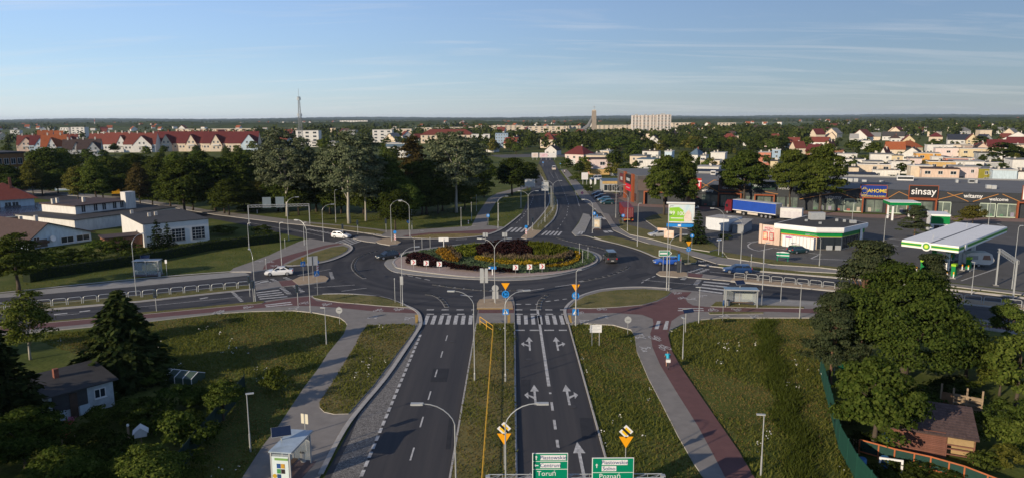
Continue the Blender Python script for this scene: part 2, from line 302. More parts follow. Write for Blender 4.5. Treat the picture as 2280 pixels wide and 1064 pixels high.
sheet('retail_walk', [(1374,431),(1419,454),(1557,460),(1821,471),(1925,477),(2280,487),(2700,500),(2700,512),(2280,495),(1925,485),(1821,478),(1557,466),(1410,460),(1362,433)], mat('red_brown_paving', (0.24, 0.16, 0.135), 0.85, 0.15, 1, world=True), ZA + .020)
# pavements on kerbs
raised('pavement_southwest', [(928,740),(937,722),(934,702),(922,690),(905,682),(884,673),(850,663),(800,657),(757,655),(718,656),(690,659),(640,664),(586,671),(324,698),(108,716),(0,724),(-900,797),(-900,850),(0,748),(108,737),(330,716),(480,699),(560,693.5),(653,692),(695,696),(729,702),(757,708),(769,717),(773,724),(766,744),(731,787),(705,827),(679,861),(644,914),(618,953),(587,992),(544,1058),(420,1270),(-600,2600),(-300,2600),(574,1300),(714,1058),(757,975),(792,923),(858,844),(900,783)], PAVE, 0, ZP)
raised('pavement_southeast', [(1265,724),(1258,700),(1260,686),(1275,671),(1300,657),(1335,647),(1374,642),(1430,640),(1495,644),(1560,650),(1610,657),(1700,664),(1824,672),(2173,711),(2280,722),(2900,795),(2900,830),(2280,747),(2173,731),(1804,708),(1680,708),(1610,708),(1560,712),(1520,722),(1492,735),(1487.5,748),(1496,783),(1518,822),(1557,879),(1605,949),(1644,1005),(1679,1064),(1790,1260),(2480,2480),(2180,2480),(1690,1260),(1566,1064),(1544,1031.5),(1509,970.5),(1474,901),(1444,844),(1418,783),(1413,748),(1405,735),(1365,724),(1300,721)], PAVE, 0, ZP)
raised('pavement_northwest', [(510,606),(560,606.5),(636,595),(700,589),(740,580),(768,568),(783,556),(780,548),(765,542.5),(740,540.5),(721,537.5),(690,532),(668,538),(640,550),(600,569),(560,584),(520,598)], PAVE, 0, ZP)
raised('pavement_north', [(560,479),(687,495),(785,504.6),(859,513),(912,513),(1050.6,504.6),(1087,503),(1120,506),(1112,514),(1076,526),(1022,531),(955,533),(898,531),(859,529),(814,520),(757,512),(692,504),(642,499),(560,489),(480,479),(300,449),(85,430),(-500,385),(-500,378),(85,424),(300,442),(480,471)], PAVE, 0, ZP)
raised('pavement_northeast', [(1338,474),(1356,478),(1366,495),(1381,511),(1402,524),(1453,536),(1515,553),(1596,572.5),(1720,591),(1821,597),(1877,604),(2137,634),(2280,651),(2900,730),(2900,737),(2280,657),(2137,640),(1874,609),(1720,601),(1596,588),(1560,576),(1500,560),(1450,545),(1402,530),(1365,513),(1352,492)], PAVE, 0, ZP)
raised('park_path', [(1050,504),(1064,476),(1087,442.5),(1107,431),(1180,412),(1182,417),(1127,434),(1104,451),(1090,473.6),(1084,504)], PAVE, 0, ZP - .02)
raised('bus_island', [(1298.5,476),(1312,479),(1316,486),(1302,518),(1281,526),(1273,518),(1289,497)], CONC, 0, ZP)
raised('street_pavement', [(1248,378),(1262,378),(1300,420),(1330,455),(1342,474),(1332,474),(1315,458),(1290,440),(1274,414)], PAVE, 0, ZP - .02)
sheet('bus_bay_concrete', [(545,606),(510,606.5),(310,622),(0,653.5),(-900,742),(-900,752),(0,663),(307,637),(536,614.5),(556,612)], CONC, ZA + .02)
sheet('bus_bay_east', [(1628,661),(1700,666.5),(1824,674),(1824,681),(1740,680),(1660,676)], CONC, ZP + .004)
mb = MB(); mb.poly([(-13.4, 20), (-13.4, 56), G(800,922)[:2], G(858,850)[:2], G(903,788)[:2], G(931,742)[:2], (-11.25, 88), (-11.25, 20)], ZA + .010); struct('cobbled_bus_bay', mb, COBB)
# red cycle path
def red(name, px): return sheet(name, px, REDP, ZP + .006)
red('cycle_path', [(1259,689),(1317,689),(1374,686),(1430,681),(1464,672),(1486,661),(1497,651),(1540,651),(1526,665),(1531,674),(1543,681),(1582,685),(1680,687.5),(1812,688.5),(2173,722),(2280,734),(2900,812),(2900,819),(2280,740),(2173,727),(1801,698),(1720,695),(1577,695),(1543,695),(1515,702),(1495,716),(1490,735),(1487.5,748),(1496,783),(1518,822),(1557,879),(1605,949),(1644,1005),(1679,1064),(1790,1260),(1740,1260),(1614,1064),(1588,1014),(1553,949),(1509,879),(1470,814),(1452.6,774),(1448,744),(1455,722),(1453,711),(1430,702),(1374,698),(1261,698)])
red('cycle_path', [(931,699),(842,695),(757,686.5),(695,682),(650,682),(600,685),(324,710),(108,731),(0,741),(-900,833),(-900,808),(0,729),(108,718.5),(324,700),(586,675),(653,664),(690,661),(705,671),(757,675.5),(842,683),(898,687),(922,692)])
red('cycle_path', [(585,601),(590,591),(600,583),(640,570),(690,556),(725,547),(752,543),(765,545),(735,550),(700,560),(660,575),(632,588),(628,595)])
red('cycle_path', [(896,526),(955,519),(1022,516),(1108,511),(1104,515),(1082,522),(1022,520.5),(955,523),(905,528)])
# grass islands and verges lying on the pavements
TALL = (0.42, 1.0); SHORT = (0.16, 0.55)
raised('lawn_southwest_island', [(695,660.5),(718,657.5),(757,656.5),(800,658),(842,661),(864,666),(884,673),(898,679.5),(908,686),(898,686),(842,682),(800,678),(757,675),(718,669.5),(700,665)], GRASSY, ZP, ZP + .06, smooth=False, tall=SHORT)
raised('lawn_southeast_island', [(1268,687),(1280,674),(1305,660.5),(1340,651),(1374,647),(1430,645),(1479,648),(1494,651),(1485,660),(1462,671),(1430,680),(1374,685),(1317,688)], GRASSY, ZP, ZP + .06, tall=SHORT)
raised('lawn_bus_stop', [(818,726),(801,748),(792,770),(775,796),(753,835),(727,875),(711,899),(712,910),(722,920),(744,925),(776,924),(832,860),(895,775),(922,739),(925,727),(900,723)], GRASSY, ZP, ZP + .06, tall=TALL)
raised('lawn_northwest_island', [(634,592),(660,580),(700,564),(738,552),(764,549),(775,553),(772,560),(757,569),(729,580),(695,587),(660,591.5)], GRASSY, ZP, ZP + .06, tall=SHORT)
raised('lawn_north_island', [(915,528.5),(955,523),(1022,521),(1082,523),(1074,526),(1022,530.5),(955,532.5),(918,531)], mat('dry_grass', (0.20, 0.15, 0.055), 0.95, 0.3, 0.5, world=True), ZP, ZP + .06, tall=SHORT)
raised('lawn_northwest_verge', [(690,499.5),(757,504),(830,512.5),(858,519),(850,524),(800,518),(740,510),(692,503.5)], GRASSY, ZP, ZP + .06, tall=SHORT)
raised('lawn_northeast_island', [(1323,529),(1362,526.5),(1402,536),(1458,547),(1500,556),(1537,570),(1553,581),(1549,586),(1526,588),(1509,581),(1464,574),(1444,566),(1416,555),(1374,543.5),(1340,535)], GRASSY, ZA, ZP + .04, tall=SHORT)
raised('lawn_station_verge', [(1378,490),(1399,502),(1455,516),(1497,532),(1530,524),(1560,529),(1585,540),(1600,555),(1580,561),(1515,551),(1453,534),(1402,523),(1381,509)], GRASSY, ZA, ZP + .04, tall=SHORT)
raised('lawn_car_park', [(1434,489),(1454,480),(1485,477),(1528,488),(1531,510),(1496,505.5),(1466,511)], GRASSY, ZA, ZP + .04, tall=SHORT)
raised('lawn_station_strip', [(1610,562),(1680,574),(1760,585),(1830,592),(1890,599),(1885,603),(1821,596),(1720,590),(1620,575)], GRASSY, ZA, ZP + .05, tall=SHORT)
raised('lawn_east_strip', [(1670,593.7),(1700,597),(1860,614),(2140,644),(2280,660.5),(2280,663),(2140,647),(1862,618),(1680,603)], GRASSY, ZA, ZP + .04, tall=SHORT)
raised('lawn_red_path_edge', [(1582,684),(1594,673.5),(1625,674),(1680,681),(1790,684.5),(1790,688),(1680,687)], GRASSY, ZP, ZP + .06, tall=SHORT)
raised('lawn_red_path_edge', [(1577,697),(1612,696),(1700,697),(1700,700),(1580,701.5)], GRASSY, ZP, ZP + .06, tall=SHORT)
raised('lawn_west_verge', [(310,698),(586,671.5),(590,674),(583,677),(324,701),(108,720),(0,729),(-500,768),(-500,766),(0,726),(108,717)], GRASSY, ZP, ZP + .06, tall=SHORT)
raised('median_west', [(-900,746),(0,682),(307,660),(443,647.5),(536,636.5),(555,637),(559,644),(430,658),(307,671.5),(113,688),(0,698),(-900,772)], GRASSY, ZA, ZP + .05, tall=SHORT)
mb = MB(); mb.prism([(-4.7, -60), (0.32, -60), (0.32, 90), (-4.7, 90)], ZA, ZP + .05, 0, 1); o = mb.build('median_south', [GRASSY, KERB]); o['kind'] = 'structure'; LAWNS.append(([(-4.6, 20), (0.22, 20), (0.22, 89.5), (-4.6, 89.5)], ZP + .05) + TALL)
raised('median_north', [(1182,510),(1190,513.5),(1205,515),(1213,508),(1233,488),(1241,465),(1240,445),(1227,423),(1213,389),(1205,372),(1200,366),(1196,372),(1196,378),(1207,395),(1219,423),(1224,445),(1219,462),(1205,482)], GRASSY, ZA, ZP + .05, tall=SHORT)
# refuges
mb = MB(); mb.prism([(-4.7, 90), (0.32, 90), (0.32, 100.4), (0.1, 104), (-2, 105.4), (-4.2, 104), (-4.7, 100.4)], ZA, ZP, 0, 1); o = mb.build('refuge_south', [PAVE, KERB]); o['kind'] = 'structure'
mb = MB(); mb.poly([(-4.6, 95), (0.22, 95), (0.22, 99), (-4.6, 99)], ZP + .006); struct('cycle_crossing', mb, REDP)
raised('refuge_south_tip', [(1062,687),(1062,677),(1068,668),(1100,666),(1136,668),(1141,677),(1142,687)], SAND, ZP, ZP + .05)
raised('refuge_west', [(568.5,635),(620.6,626.4),(653,623),(664,635),(626,638.5),(571,647.5)], PAVE, ZA, ZP)
sheet('cycle_crossing', [(620.6,627),(650,624),(663,635),(628,638.5)], REDP, ZP + .006)
raised('refuge_west_tip', [(651,625),(668,617),(700,613.5),(724,615.5),(732,620.5),(726,628),(700,631.5),(664,635.5)], SAND, ZA, ZP + .04)
raised('refuge_east_tip', [(1461,610),(1468,605),(1498,604.5),(1529,607.7),(1531,616),(1509,618),(1470,615)], SAND, ZA, ZP + .04)
raised('refuge_east', [(1529,607.7),(1566,611),(1633,619.5),(1627,626),(1563,620.5),(1531,617.5)], PAVE, ZA, ZP)
sheet('cycle_crossing', [(1532,608.5),(1565,611.5),(1562,619.5),(1532,617)], REDP, ZP + .006)
raised('median_east', [(1627,625.5),(1634,619),(1690,624),(1810,635),(1841,637.5),(2150,667),(2280,681),(2900,755),(2900,765),(2280,690),(2150,677),(1832,645),(1720,635)], SAND, ZA, ZP + .03)
raised('refuge_northwest', [(786,532),(792,526.5),(831,529),(859,536),(836,541),(812,538)], PAVE, ZA, ZP)
raised('refuge_northwest_tip', [(836,539),(852,533),(872,532),(893,540),(885,545),(868,547),(845,543)], SAND, ZA, ZP + .04)
raised('refuge_north', [(1160,530),(1175,517),(1182,510),(1206,514),(1200,520),(1186,531),(1172,533)], SAND, ZA, ZP + .03)
# central island
APRON = smooth_line(GP((856,585),(860,594),(873,603.5),(900,609),(926,612.5),(1011,619.5),(1080,623),(1124,624.5),(1204,620.5),(1275,607),(1317,594),(1337,581),(1340,572),(1329,563.5),(1303,555.5),(1261,548),(1200,541),(1140,539),(1080,540),(1031,543.5),(970,550),(926,556.5),(893,564),(870,573)), 4, True)
mb = MB(); mb.prism(APRON, ZA, 0.07, 0, 1); o = mb.build('roundabout_apron', [CONC, KERB]); o['kind'] = 'structure'
INNER = smooth_line(GP((876,584),(879,592),(886,598),(926,605),(992,613),(1057,618.5),(1145,618),(1233,612.5),(1288,601.5),(1322,589),(1329,578),(1316,565),(1277,554),(1189,544),(1120,542),(1057,546),(992,553.5),(913,567),(890,574)), 4, True)
mb = MB(); mb.prism(INNER, 0.05, 0.22, 0, 1); o = mb.build('roundabout_island', [PINK, KERB]); o['kind'] = 'structure'
mb = MB(); strip(mb, [p * 1.0 for p in INNER], 0.35, 0.2, 0.06, 0, True); struct('island_kerb', mb, KERB)
# kerb lines beside lawns and roads
mb = MB()
for x in (-4.62, 0.24): mb.bb(x - .08, x + .08, -40, 90, ZA, ZP + .07)
mb.bb(7.08, 7.22, -40, 91.5, ZA, ZP + .03)
struct('kerb', mb, KERB)
def kerb(px, w=0.25, h=.06, z=ZP, sm=True):
    mb = MB(); p = GP(*px); strip(mb, smooth_line(p, 3) if sm else p, w, z, h); struct('kerb', mb, KERB)
kerb([(714,1058),(757,975),(792,923),(858,844),(900,783),(928,740),(937,722),(934,702),(922,690),(905,682),(884,673),(850,663),(800,657),(757,655),(718,656)], 0.4)
kerb([(1265,722),(1258,700),(1260,686),(1275,671),(1300,657),(1335,647),(1374,642),(1430,640),(1495,644)], 0.4)
kerb([(636,595),(700,589),(740,580),(768,568),(783,556),(780,548),(765,542.5)], 0.4)
kerb([(642,499),(692,504),(757,512),(814,520),(859,529),(898,531),(955,533),(1022,531),(1076,526),(1112,514),(1138,496),(1160,478)], 0.4)
kerb([(1281,527),(1303,526),(1334,535),(1374,544),(1416,556),(1444,567),(1464,575),(1509,581)], 0.4)
kerb([(0,653),(310,621.5),(510,606),(560,606)], 0.35); kerb([(-900,772),(0,699),(307,672.5),(430,659),(559,645)], 0.35, z=0.02, h=.16); kerb([(1627,627),(1720,636),(1832,646),(2150,678),(2280,691)], 0.35, z=.02, h=.14)
kerb([(1556,590),(1680,604),(1860,619),(2142,649),(2280,665)], 0.3, z=.02, h=.14)
kerb([(1434,489),(1466,511),(1496,505.5),(1531,510)], 0.3, z=.02, h=.14, sm=False); kerb([(1240,445),(1241,465),(1233,488),(1213,508)], 0.3, z=.02, h=.17); kerb([(1182,508),(1205,482),(1219,462),(1224,445),(1219,423),(1207,395)], 0.3, z=.02, h=.17)
# lane dividers of the roundabout
def divider(px, w=0.42, seg=0.9, gap=0.28):
    line = smooth_line(GP(*px), 10); mb = MB(); acc = 0; cur = [line[0]]; on = True
    for a, b in zip(line, line[1:]):
        d = (b - a).length; acc += d; cur.append(b)
        if acc > (seg if on else gap):
            if on: strip(mb, cur, w, ZA + .02, .09, 0)
            cur = [b]; acc = 0; on = not on
    mb2 = MB(); strip(mb2, line, w * 1.7, ZA + .016, 0); struct('divider_strip', mb2, CONC); struct('lane_divider_kerb', mb, DARKR)
divider([(842,558),(820,564),(803,570),(792,578),(786,590),(788,600),(798,611),(812,620)])
divider([(964,633),(990,637),(1012,640),(1060,645),(1096,647)]); divider([(948,655),(968,658),(982,666),(990,675),(995,684)]); divider([(1221,655),(1212,661),(1203,670),(1200,680),(1199,690)])
divider([(1240,529),(1265,537),(1300,545),(1340,553),(1360,560)]); divider([(1400,593),(1390,600),(1360,612),(1320,621),(1290,627)]); divider([(1098,648),(1140,646),(1165,645)])
# manhole covers and repair patches
mb = MB()
for x, y in ((1008,760),(958,905),(1178,800),(1275,905),(1238,1000),(760,625),(880,640),(1420,600),(1340,640),(1600,640),(480,690),(700,525),(1240,455),(1258,500),(820,600),(1110,690),(1085,660),(690,628),(1460,560),(1180,640)):
    g = G(x, y); mb.lathe([(.36, ZA + .02), (.36, ZA + .028), (.01, ZA + .029)], 14, 0, (g.x, g.y, 0))
struct('manhole_covers', mb, mat('cast_iron', (.055, .05, .047), .6, .2, 5))
mb = MB()
for q in ([(965,820),(1000,820),(994,850),(958,850)], [(1160,845),(1180,845),(1180,900),(1158,900)], [(905,640),(960,643),(950,650),(895,646)], [(1395,615),(1440,606),(1452,611),(1405,622)], [(250,690),(330,682),(332,687),(252,695)], [(1240,425),(1256,425),(1262,440),(1246,440)], [(1700,645),(1780,653),(1776,658),(1696,650)], [(1290,930),(1318,930),(1326,975),(1296,975)], [(1000,930),(1008,930),(1002,1000),(992,1000)]): mb.poly(GP(*q), ZA + .0195)
struct('road_patches', mb, mat('fresh_asphalt', (.028, .028, .031), .8, .2, 1, world=True))
# ---------------------------------------------------------------- road markings
ZM = ZA + .026
mk = MB()
def quad(a, b, c, d, z=ZM): mk.poly([a, b, c, d], z)
def zebra(a0, a1, b0, b1, n, z=ZM, fr=0.52):
    A0, A1, B0, B1 = [G(*p) for p in (a0, a1, b0, b1)]
    for i in range(n):
        t0, t1 = (i + .5 - fr / 2) / n, (i + .5 + fr / 2) / n
        mk.poly([A0.lerp(B0, t0), A0.lerp(B0, t1), A1.lerp(B1, t1), A1.lerp(B1, t0)], z)
def line(px, w, z=ZM, dash=None, gap=None, ground=False):
    p = [Vector((q[0], q[1])) for q in (px if ground else GP(*px))]
    for a, b in zip(p, p[1:]):
        Ln = (b - a).length; d = (b - a) / Ln; n = Vector((-d.y, d.x)) * w / 2; s = 0
        while s < Ln - 1e-6:
            e = min(Ln, s + (dash or Ln)); q0, q1 = a + d * s, a + d * e
            mk.poly([q0 + n, q0 - n, q1 - n, q1 + n], z); s = e + (gap or 0)
zebra((945,702),(937,722),(1057,702),(1055,722), 7); zebra((1147,702),(1147,722),(1256,702),(1262,722), 7)
for y in (689.4, 699.2):
    line([(950,y),(1056,y)], .45, dash=1.0, gap=1.05); line([(1147,y),(1256,y)], .45, dash=1.0, gap=1.05)
line([(1147,735),(1205,735)], .45, dash=1.2, gap=.6); line([(1212,735),(1262,735)], .45, dash=1.2, gap=.6)
line([(1148,677),(1200,677)], .35, dash=.8, gap=.6); line([(1215,671),(1262,665)], .3, dash=.8, gap=.6); line([(1025,656),(1052,660)], .35, dash=2.2, gap=1.2)
Y0 = G(1201, 722).y; Y1 = G(1222, 860).y
line([(3.55, Y1), (3.45, Y0 + 7)], .32, ground=True)
line([(3.62, 30), (3.58, Y1 - 1.6)], .24, dash=2.0, gap=2.0, ground=True); line([(-7.95, 22), (-7.9, Y0 - 1)], .14, dash=2.2, gap=3.9, ground=True)
line([(-11.2, 20), (-11.2, 86)], .28, dash=1.0, gap=.5, ground=True); 
def arrow(x, y, side, s=1.0, z=ZM):        # painted lane arrow pointing up the road; side -1 / +1 / 0
    q = lambda u, v: (x + u * s, y + v * s)
    mk.poly([q(-.11, -2.4), q(.11, -2.4), q(.11, 1.0), q(-.11, 1.0)], z); mk.poly([q(-.42, 1.0), q(.42, 1.0), q(0, 2.8)], z)
    if side:
        k = side; mk.poly([q(.11 * k, -.9), q(.62 * k, -.2), q(.62 * k, .2), q(.11 * k, -.35)], z); mk.poly([q(.62 * k, -.9), q(.62 * k, .85), q(1.0 * k, .1)], z)
for px, py, sd_ in ((1179,766,-1),(1240,766,1),(1191,880,-1),(1264,880,1),(1293,1024,0),(1204,1066,-1)):
    g = G(px, py); arrow(g.x, g.y, sd_, 1.15 if py > 1000 else 1.0)
zebra((569,626),(571,634),(604,621),(610,628), 1); 
for a, b in (((566,628),(597,623.5)),((568,632),(604,627.5)),((570,652),(622,645.5)),((572,656.5),(628,650.5)),((575,661),(632,655)),((578,665.5),(640,660)),((590,680.5),(648,674)),((592,684),(651,678.5))):
    line([a, b], .55, z=ZM if b[1] < 670 else ZP + .014)
for a, b in (((605,621),(620,629)),((634,617.5),(650,625)),((627,640),(645,655)),((656,637),(675,650))): line([a, b], .7, dash=.5, gap=.5)
line([(663,613),(736,599)], .15); line([(736,606),(741,622)], .6, dash=.5, gap=.5); line([(700,640),(790,634)], .18)
line([(395,662),(545,647)], .12); line([(120,703),(234,693)], .13, dash=3, gap=4); line([(310,683),(540,660)], .13)
for a, b in (((445,665),(463,662)),((177,694),(201,691)),((120,700),(150,697))): line([a, b], .5)
line([(518,650),(540,672)], .5, dash=.5, gap=.4)
zebra((1568,624),(1626,629),(1554,649),(1606,656.5), 4, fr=.4); line([(1597,581),(1645,587)], .6); line([(1595,584.5),(1641,590)], .6)
line([(1520,622.5),(1528,613.5)], .8, dash=.5, gap=.5); line([(1548,634),(1558,622)], .8, dash=.5, gap=.5); line([(1534,606),(1562,597)], .8, dash=.5, gap=.5); line([(1552,609),(1578,598)], .8, dash=.5, gap=.5)
line([(1580,605),(1660,613)], .2); line([(1625,601),(1720,611)], .14); line([(1430,623),(1540,633)], .16); line([(1428,630),(1440,622),(1462,613)], .2, dash=1.2, gap=.8); line([(1510,688),(1566,688)], .4, z=ZP + .014); line([(1509,692.5),(1567,692.5)], .4, z=ZP + .014); mk.poly(GP((1463,716),(1471,716),(1466,734),(1457,734)), ZP + .014); mk.poly(GP((1482,716),(1489,716),(1486,735),(1476,735)), ZP + .014)
zebra((1202,523.5),(1214,514.5),(1247,525),(1254,516), 5); zebra((1122,517),(1136,507),(1176,517),(1186,507), 5); zebra((1283,523),(1289,516.5),(1298,523),(1301,516.5), 2, z=ZP + .01)
line([(1346,514.5),(1352,518.5)], .9); line([(1356,513.5),(1362,517.5)], .9); line([(1341,484),(1347,489)], .8); line([(1378,507),(1384,506)], .5)
zebra((776,530),(735,542),(808,537),(764,552), 5, fr=.4); line([(640,508),(720,527)], .14); line([(685,511),(742,521)], 1.1, dash=.8, gap=.7); line([(560,497),(700,522)], .14)
line([(1166,478),(1175,466),(1183,452),(1188,438)], .15, dash=2, gap=3); line([(1150,497),(1170,478)], .15, dash=2, gap=2); line([(1236,520),(1262,480),(1266,455),(1255,425),(1236,385)], .13, dash=2, gap=4); line([(1225,384),(1234,398)], .14, dash=2, gap=2); line([(1290,460),(1280,425)], .12)
line([(876,605),(892,609),(908,613),(925,617),(945,621),(962,625)], .22, dash=1.4, gap=1.8); line([(1030,641),(1050,644)], .2); line([(1150,651),(1280,632)], .2, dash=5, gap=2); line([(760,648),(840,638)], .2, dash=4, gap=5); line([(1015,534),(1040,533)], .3)
# bay lines on the forecourt
for a, b in (((1721,552),(1690,559)),((1721,552),(1830,567)),((1805,576),(1889,579)),((1805,576),(1822,568)),((1940,552),(1972,545)),((1973,543),(2001,548)),((1664,540),(1688,537)),((1975,531),(2010,535))): line([a, b], .3, z=ZA + .03)
line([(1689,538),(1672,541),(1665,546),(1667,551),(1677,556),(1690,559)], .3, z=ZA + .03)
for i in range(7): line([(2040 + i * 30, 492 + i), (2060 + i * 30, 500 + i)], .2, z=ZA + .03)
line([(2140,625),(2222,597)], .25, z=ZA + .03)
mk.poly([(a[0], a[1]) for a in GP((931,701),(936,701),(937,721),(930,721))], ZP + .012)
struct('road_markings', mk, WORN)
mk2 = MB()
for a in ([(1130,701),(1136,701),(1136,720),(1130,720)], [(1062,687.5),(1142,687.5),(1142,690),(1062,690)], [(924,702),(931,702),(932,721),(925,721)], [(1265,703),(1271,703),(1274,720),(1268,720)]): mk2.poly(GP(*a), ZP + .012)
struct('tactile_paving', mk2, YELP)
# painted cycle and walker symbols
mk = MB()
def ring(cx, cy, r, w, n=14):
    for i in range(n):
        t0, t1 = 2 * math.pi * i / n, 2 * math.pi * (i + 1) / n
        mk.poly([(cx + r * math.cos(t0), cy + r * math.sin(t0)), (cx + r * math.cos(t1), cy + r * math.sin(t1)), (cx + (r - w) * math.cos(t1), cy + (r - w) * math.sin(t1)), (cx + (r - w) * math.cos(t0), cy + (r - w) * math.sin(t0))], 0)
def bar(p, q, w=.1):
    a, b = Vector(p), Vector(q); d = (b - a).normalized(); n = Vector((-d.y, d.x)) * w / 2; mk.poly([a + n, a - n, b - n, b + n], 0)
ring(-.55, 0, .36, .1); ring(.55, 0, .36, .1)
for p, q in (((-.55, 0), (-.2, .55)), ((-.2, .55), (.35, .55)), ((-.25, .45), (0, 0)), ((0, 0), (.4, .6)), ((-.55, 0), (0, 0)), ((.55, 0), (.35, .75)), ((.2, .78), (.42, .78)), ((-.35, .62), (-.1, .62))): bar(p, q)
bike = mk.mesh('bicycle_symbol', WORN); mk = MB()
for p, q in (((0, .3), (.05, .75)), ((.05, .75), (-.25, 1.05)), ((0, .3), (-.3, -.3)), ((0, .3), (.25, -.25)), ((.05, .6), (.35, .45)), ((.6, .2), (.65, .5)), ((.6, .2), (.45, -.2)), ((.6, .2), (.8, -.2))): bar(p, q, .16)
mk.poly([(-.05 + .16 * math.cos(k), 1.2 + .16 * math.sin(k)) for k in np.linspace(0, 5.6, 9)], 0); walker = mk.mesh('walker_symbol', WORN)
BR = [((1457,753),200,bike),((1481,777),15,bike),((1508,653),160,bike),((1520,665.5),0,bike),((1340,690),0,bike),((1289,697),180,bike),((1588,692),0,bike),((1639,689.5),180,bike),((677,676.6),0,bike),((728,678),180,bike),((842,693),0,bike),((888,689),180,bike),((488,696),0,bike),((553,684),180,bike),((602,585),20,bike),((611,592),200,bike),((1563,582),170,bike),((1576,592),0,bike),
      ((1433,752.6),90,walker),((1429.5,776.5),270,walker),((1547,668),80,walker),((1558,658.5),260,walker),((836,709),90,walker),((905,709),270,walker),((1350,708),90,walker),((1293,715),270,walker),((1619,705),90,walker),((1671,705),270,walker),((660,688),90,walker),((490,699),90,walker),((580,583),80,walker),((1716,588),90,walker),((1040,510),90,walker),((940,516),80,walker)]
for p, a, me in BR:
    g = G(*p); o = link(me.name, me, None, (g.x, g.y, ZP + .016), R(a)); o.scale = ((1.7, .75, 1) if me is walker else (.70, 1.9, 1)) if p[1] > 740 else ((1.3, .8, 1) if me is walker else (.75, 1.4, 1)); o['kind'] = 'structure'
# ------------------------------------------------------------------ plants
BARK = mat('bark', (0.075, 0.058, 0.042), 0.95, 0.3, 4)
BARKW = mat('pale_bark', (0.33, 0.30, 0.25), 0.9, 0.4, 2.5, col2=(0.42, 0.39, 0.33))
LF = {'deep': leafmat('leaves_deep', (0.020, 0.034, 0.007), (0.068, 0.088, 0.017)), 'mid': leafmat('leaves_mid', (0.032, 0.054, 0.009), (0.105, 0.132, 0.026)),
      'light': leafmat('leaves_light', (0.040, 0.062, 0.010), (0.130, 0.155, 0.032)), 'olive': leafmat('leaves_olive', (0.050, 0.056, 0.010), (0.15, 0.14, 0.030)),
      'silver': leafmat('leaves_silver', (0.055, 0.072, 0.034), (0.175, 0.19, 0.105), 0.2), 'rust': leafmat('leaves_rust', (0.045, 0.036, 0.014), (0.11, 0.078, 0.028)),
      'fir': leafmat('needles_fir', (0.012, 0.024, 0.008), (0.044, 0.060, 0.018), 0.08), 'pine': leafmat('needles_pine', (0.022, 0.034, 0.016), (0.070, 0.080, 0.036), 0.08),
      'purple': leafmat('leaves_purple', (0.012, 0.006, 0.006), (0.038, 0.016, 0.015), 0.1), 'gold': leafmat('leaves_gold', (0.16, 0.12, 0.010), (0.36, 0.26, 0.022)), 'lime': leafmat('leaves_lime', (0.055, 0.070, 0.010), (0.15, 0.165, 0.022)),
      'amber': leafmat('leaves_amber', (0.15, 0.085, 0.010), (0.30, 0.19, 0.022)), 'plume': leafmat('plumes', (0.075, 0.055, 0.030), (0.17, 0.125, 0.075), 0.15), 'sage': leafmat('leaves_sage', (0.050, 0.075, 0.035), (0.11, 0.15, 0.075))}
def cards(P, Nrm, S, rng, asp=0.62, along=None):
    n = len(P); Nrm = Nrm / (np.linalg.norm(Nrm, axis=1, keepdims=True) + 1e-9)
    a = along if along is not None else rng.normal(size=(n, 3)); a = a - Nrm * (a * Nrm).sum(1, keepdims=True); a /= np.linalg.norm(a, axis=1, keepdims=True) + 1e-9
    b = np.cross(Nrm, a); S = np.asarray(S).reshape(-1, 1) * np.ones((n, 1)) / 2
    return np.stack([P - a * S, P + b * S * asp + a * S * .1, P + a * S, P - b * S * asp + a * S * .1], 1)
def cardmesh(name, Q, m):
    Q = Q.reshape(-1, 3); n = len(Q) // 4; me = bpy.data.meshes.new(name)
    me.vertices.add(len(Q)); me.vertices.foreach_set('co', Q.astype(np.float32).ravel()); me.loops.add(n * 4); me.loops.foreach_set('vertex_index', np.arange(n * 4, dtype=np.int32))
    me.polygons.add(n); me.polygons.foreach_set('loop_start', np.arange(0, n * 4, 4, dtype=np.int32)); me.polygons.foreach_set('loop_total', np.full(n, 4, np.int32)); me.materials.append(m); me.update(calc_edges=True); return me
def clumps_broad(rng, R_, H, zb, n, shape):
    """clump centres in a lumpy crown: R_ radius, from zb to H"""
    C = []; lob = rng.normal(size=(9, 3)); lob /= np.linalg.norm(lob, axis=1, keepdims=True); amp = rng.uniform(.1, .38, 9)
    hc = (H - zb) / 2
    while len(C) < n:
        d = rng.normal(size=3); d /= np.linalg.norm(d)
        if d[2] < -0.75: continue
        r = rng.uniform(.30, 1) ** 0.45; f = .72 + max(0, (np.maximum(0, (lob @ d) - .55) / .45 * amp * 1.25).max()); f = min(f, 1.08)
        z = d[2]; taper = 1.0
        if shape == 'cone': taper = 1.0 - .55 * max(0, z)
        if shape == 'egg': taper = 1.0 - .3 * max(0, z) 
        C.append((d[0] * R_ * r * f * taper, d[1] * R_ * r * f * taper, zb + hc + z * hc * r * min(1.0, f + .1)))
    return np.array(C)
def crown_leaves(rng, C, rc, k, leaf, up=.35, flat=.7):
    n = len(C); cen = C.mean(0); out = []
    d = rng.normal(size=(n * k, 3)); d /= np.linalg.norm(d, axis=1, keepdims=True); d[:, 2] = np.abs(d[:, 2]) * .9 - .25
    rr = rng.uniform(.45, 1.05, (n * k, 1)); RC = np.repeat(rc * rng.uniform(.65, 1.25, n), k)[:, None]
    P = np.repeat(C, k, 0) + d * rr * RC * np.array([1, 1, flat])
    Nn = d * .8 + (P - cen) / (np.linalg.norm(P - cen, axis=1, keepdims=True) + 1e-6) * .5 + np.array([0, 0, up]) + rng.normal(size=d.shape) * .45
    return cards(P, Nn, leaf * rng.uniform(.6, 1.3, n * k), rng)
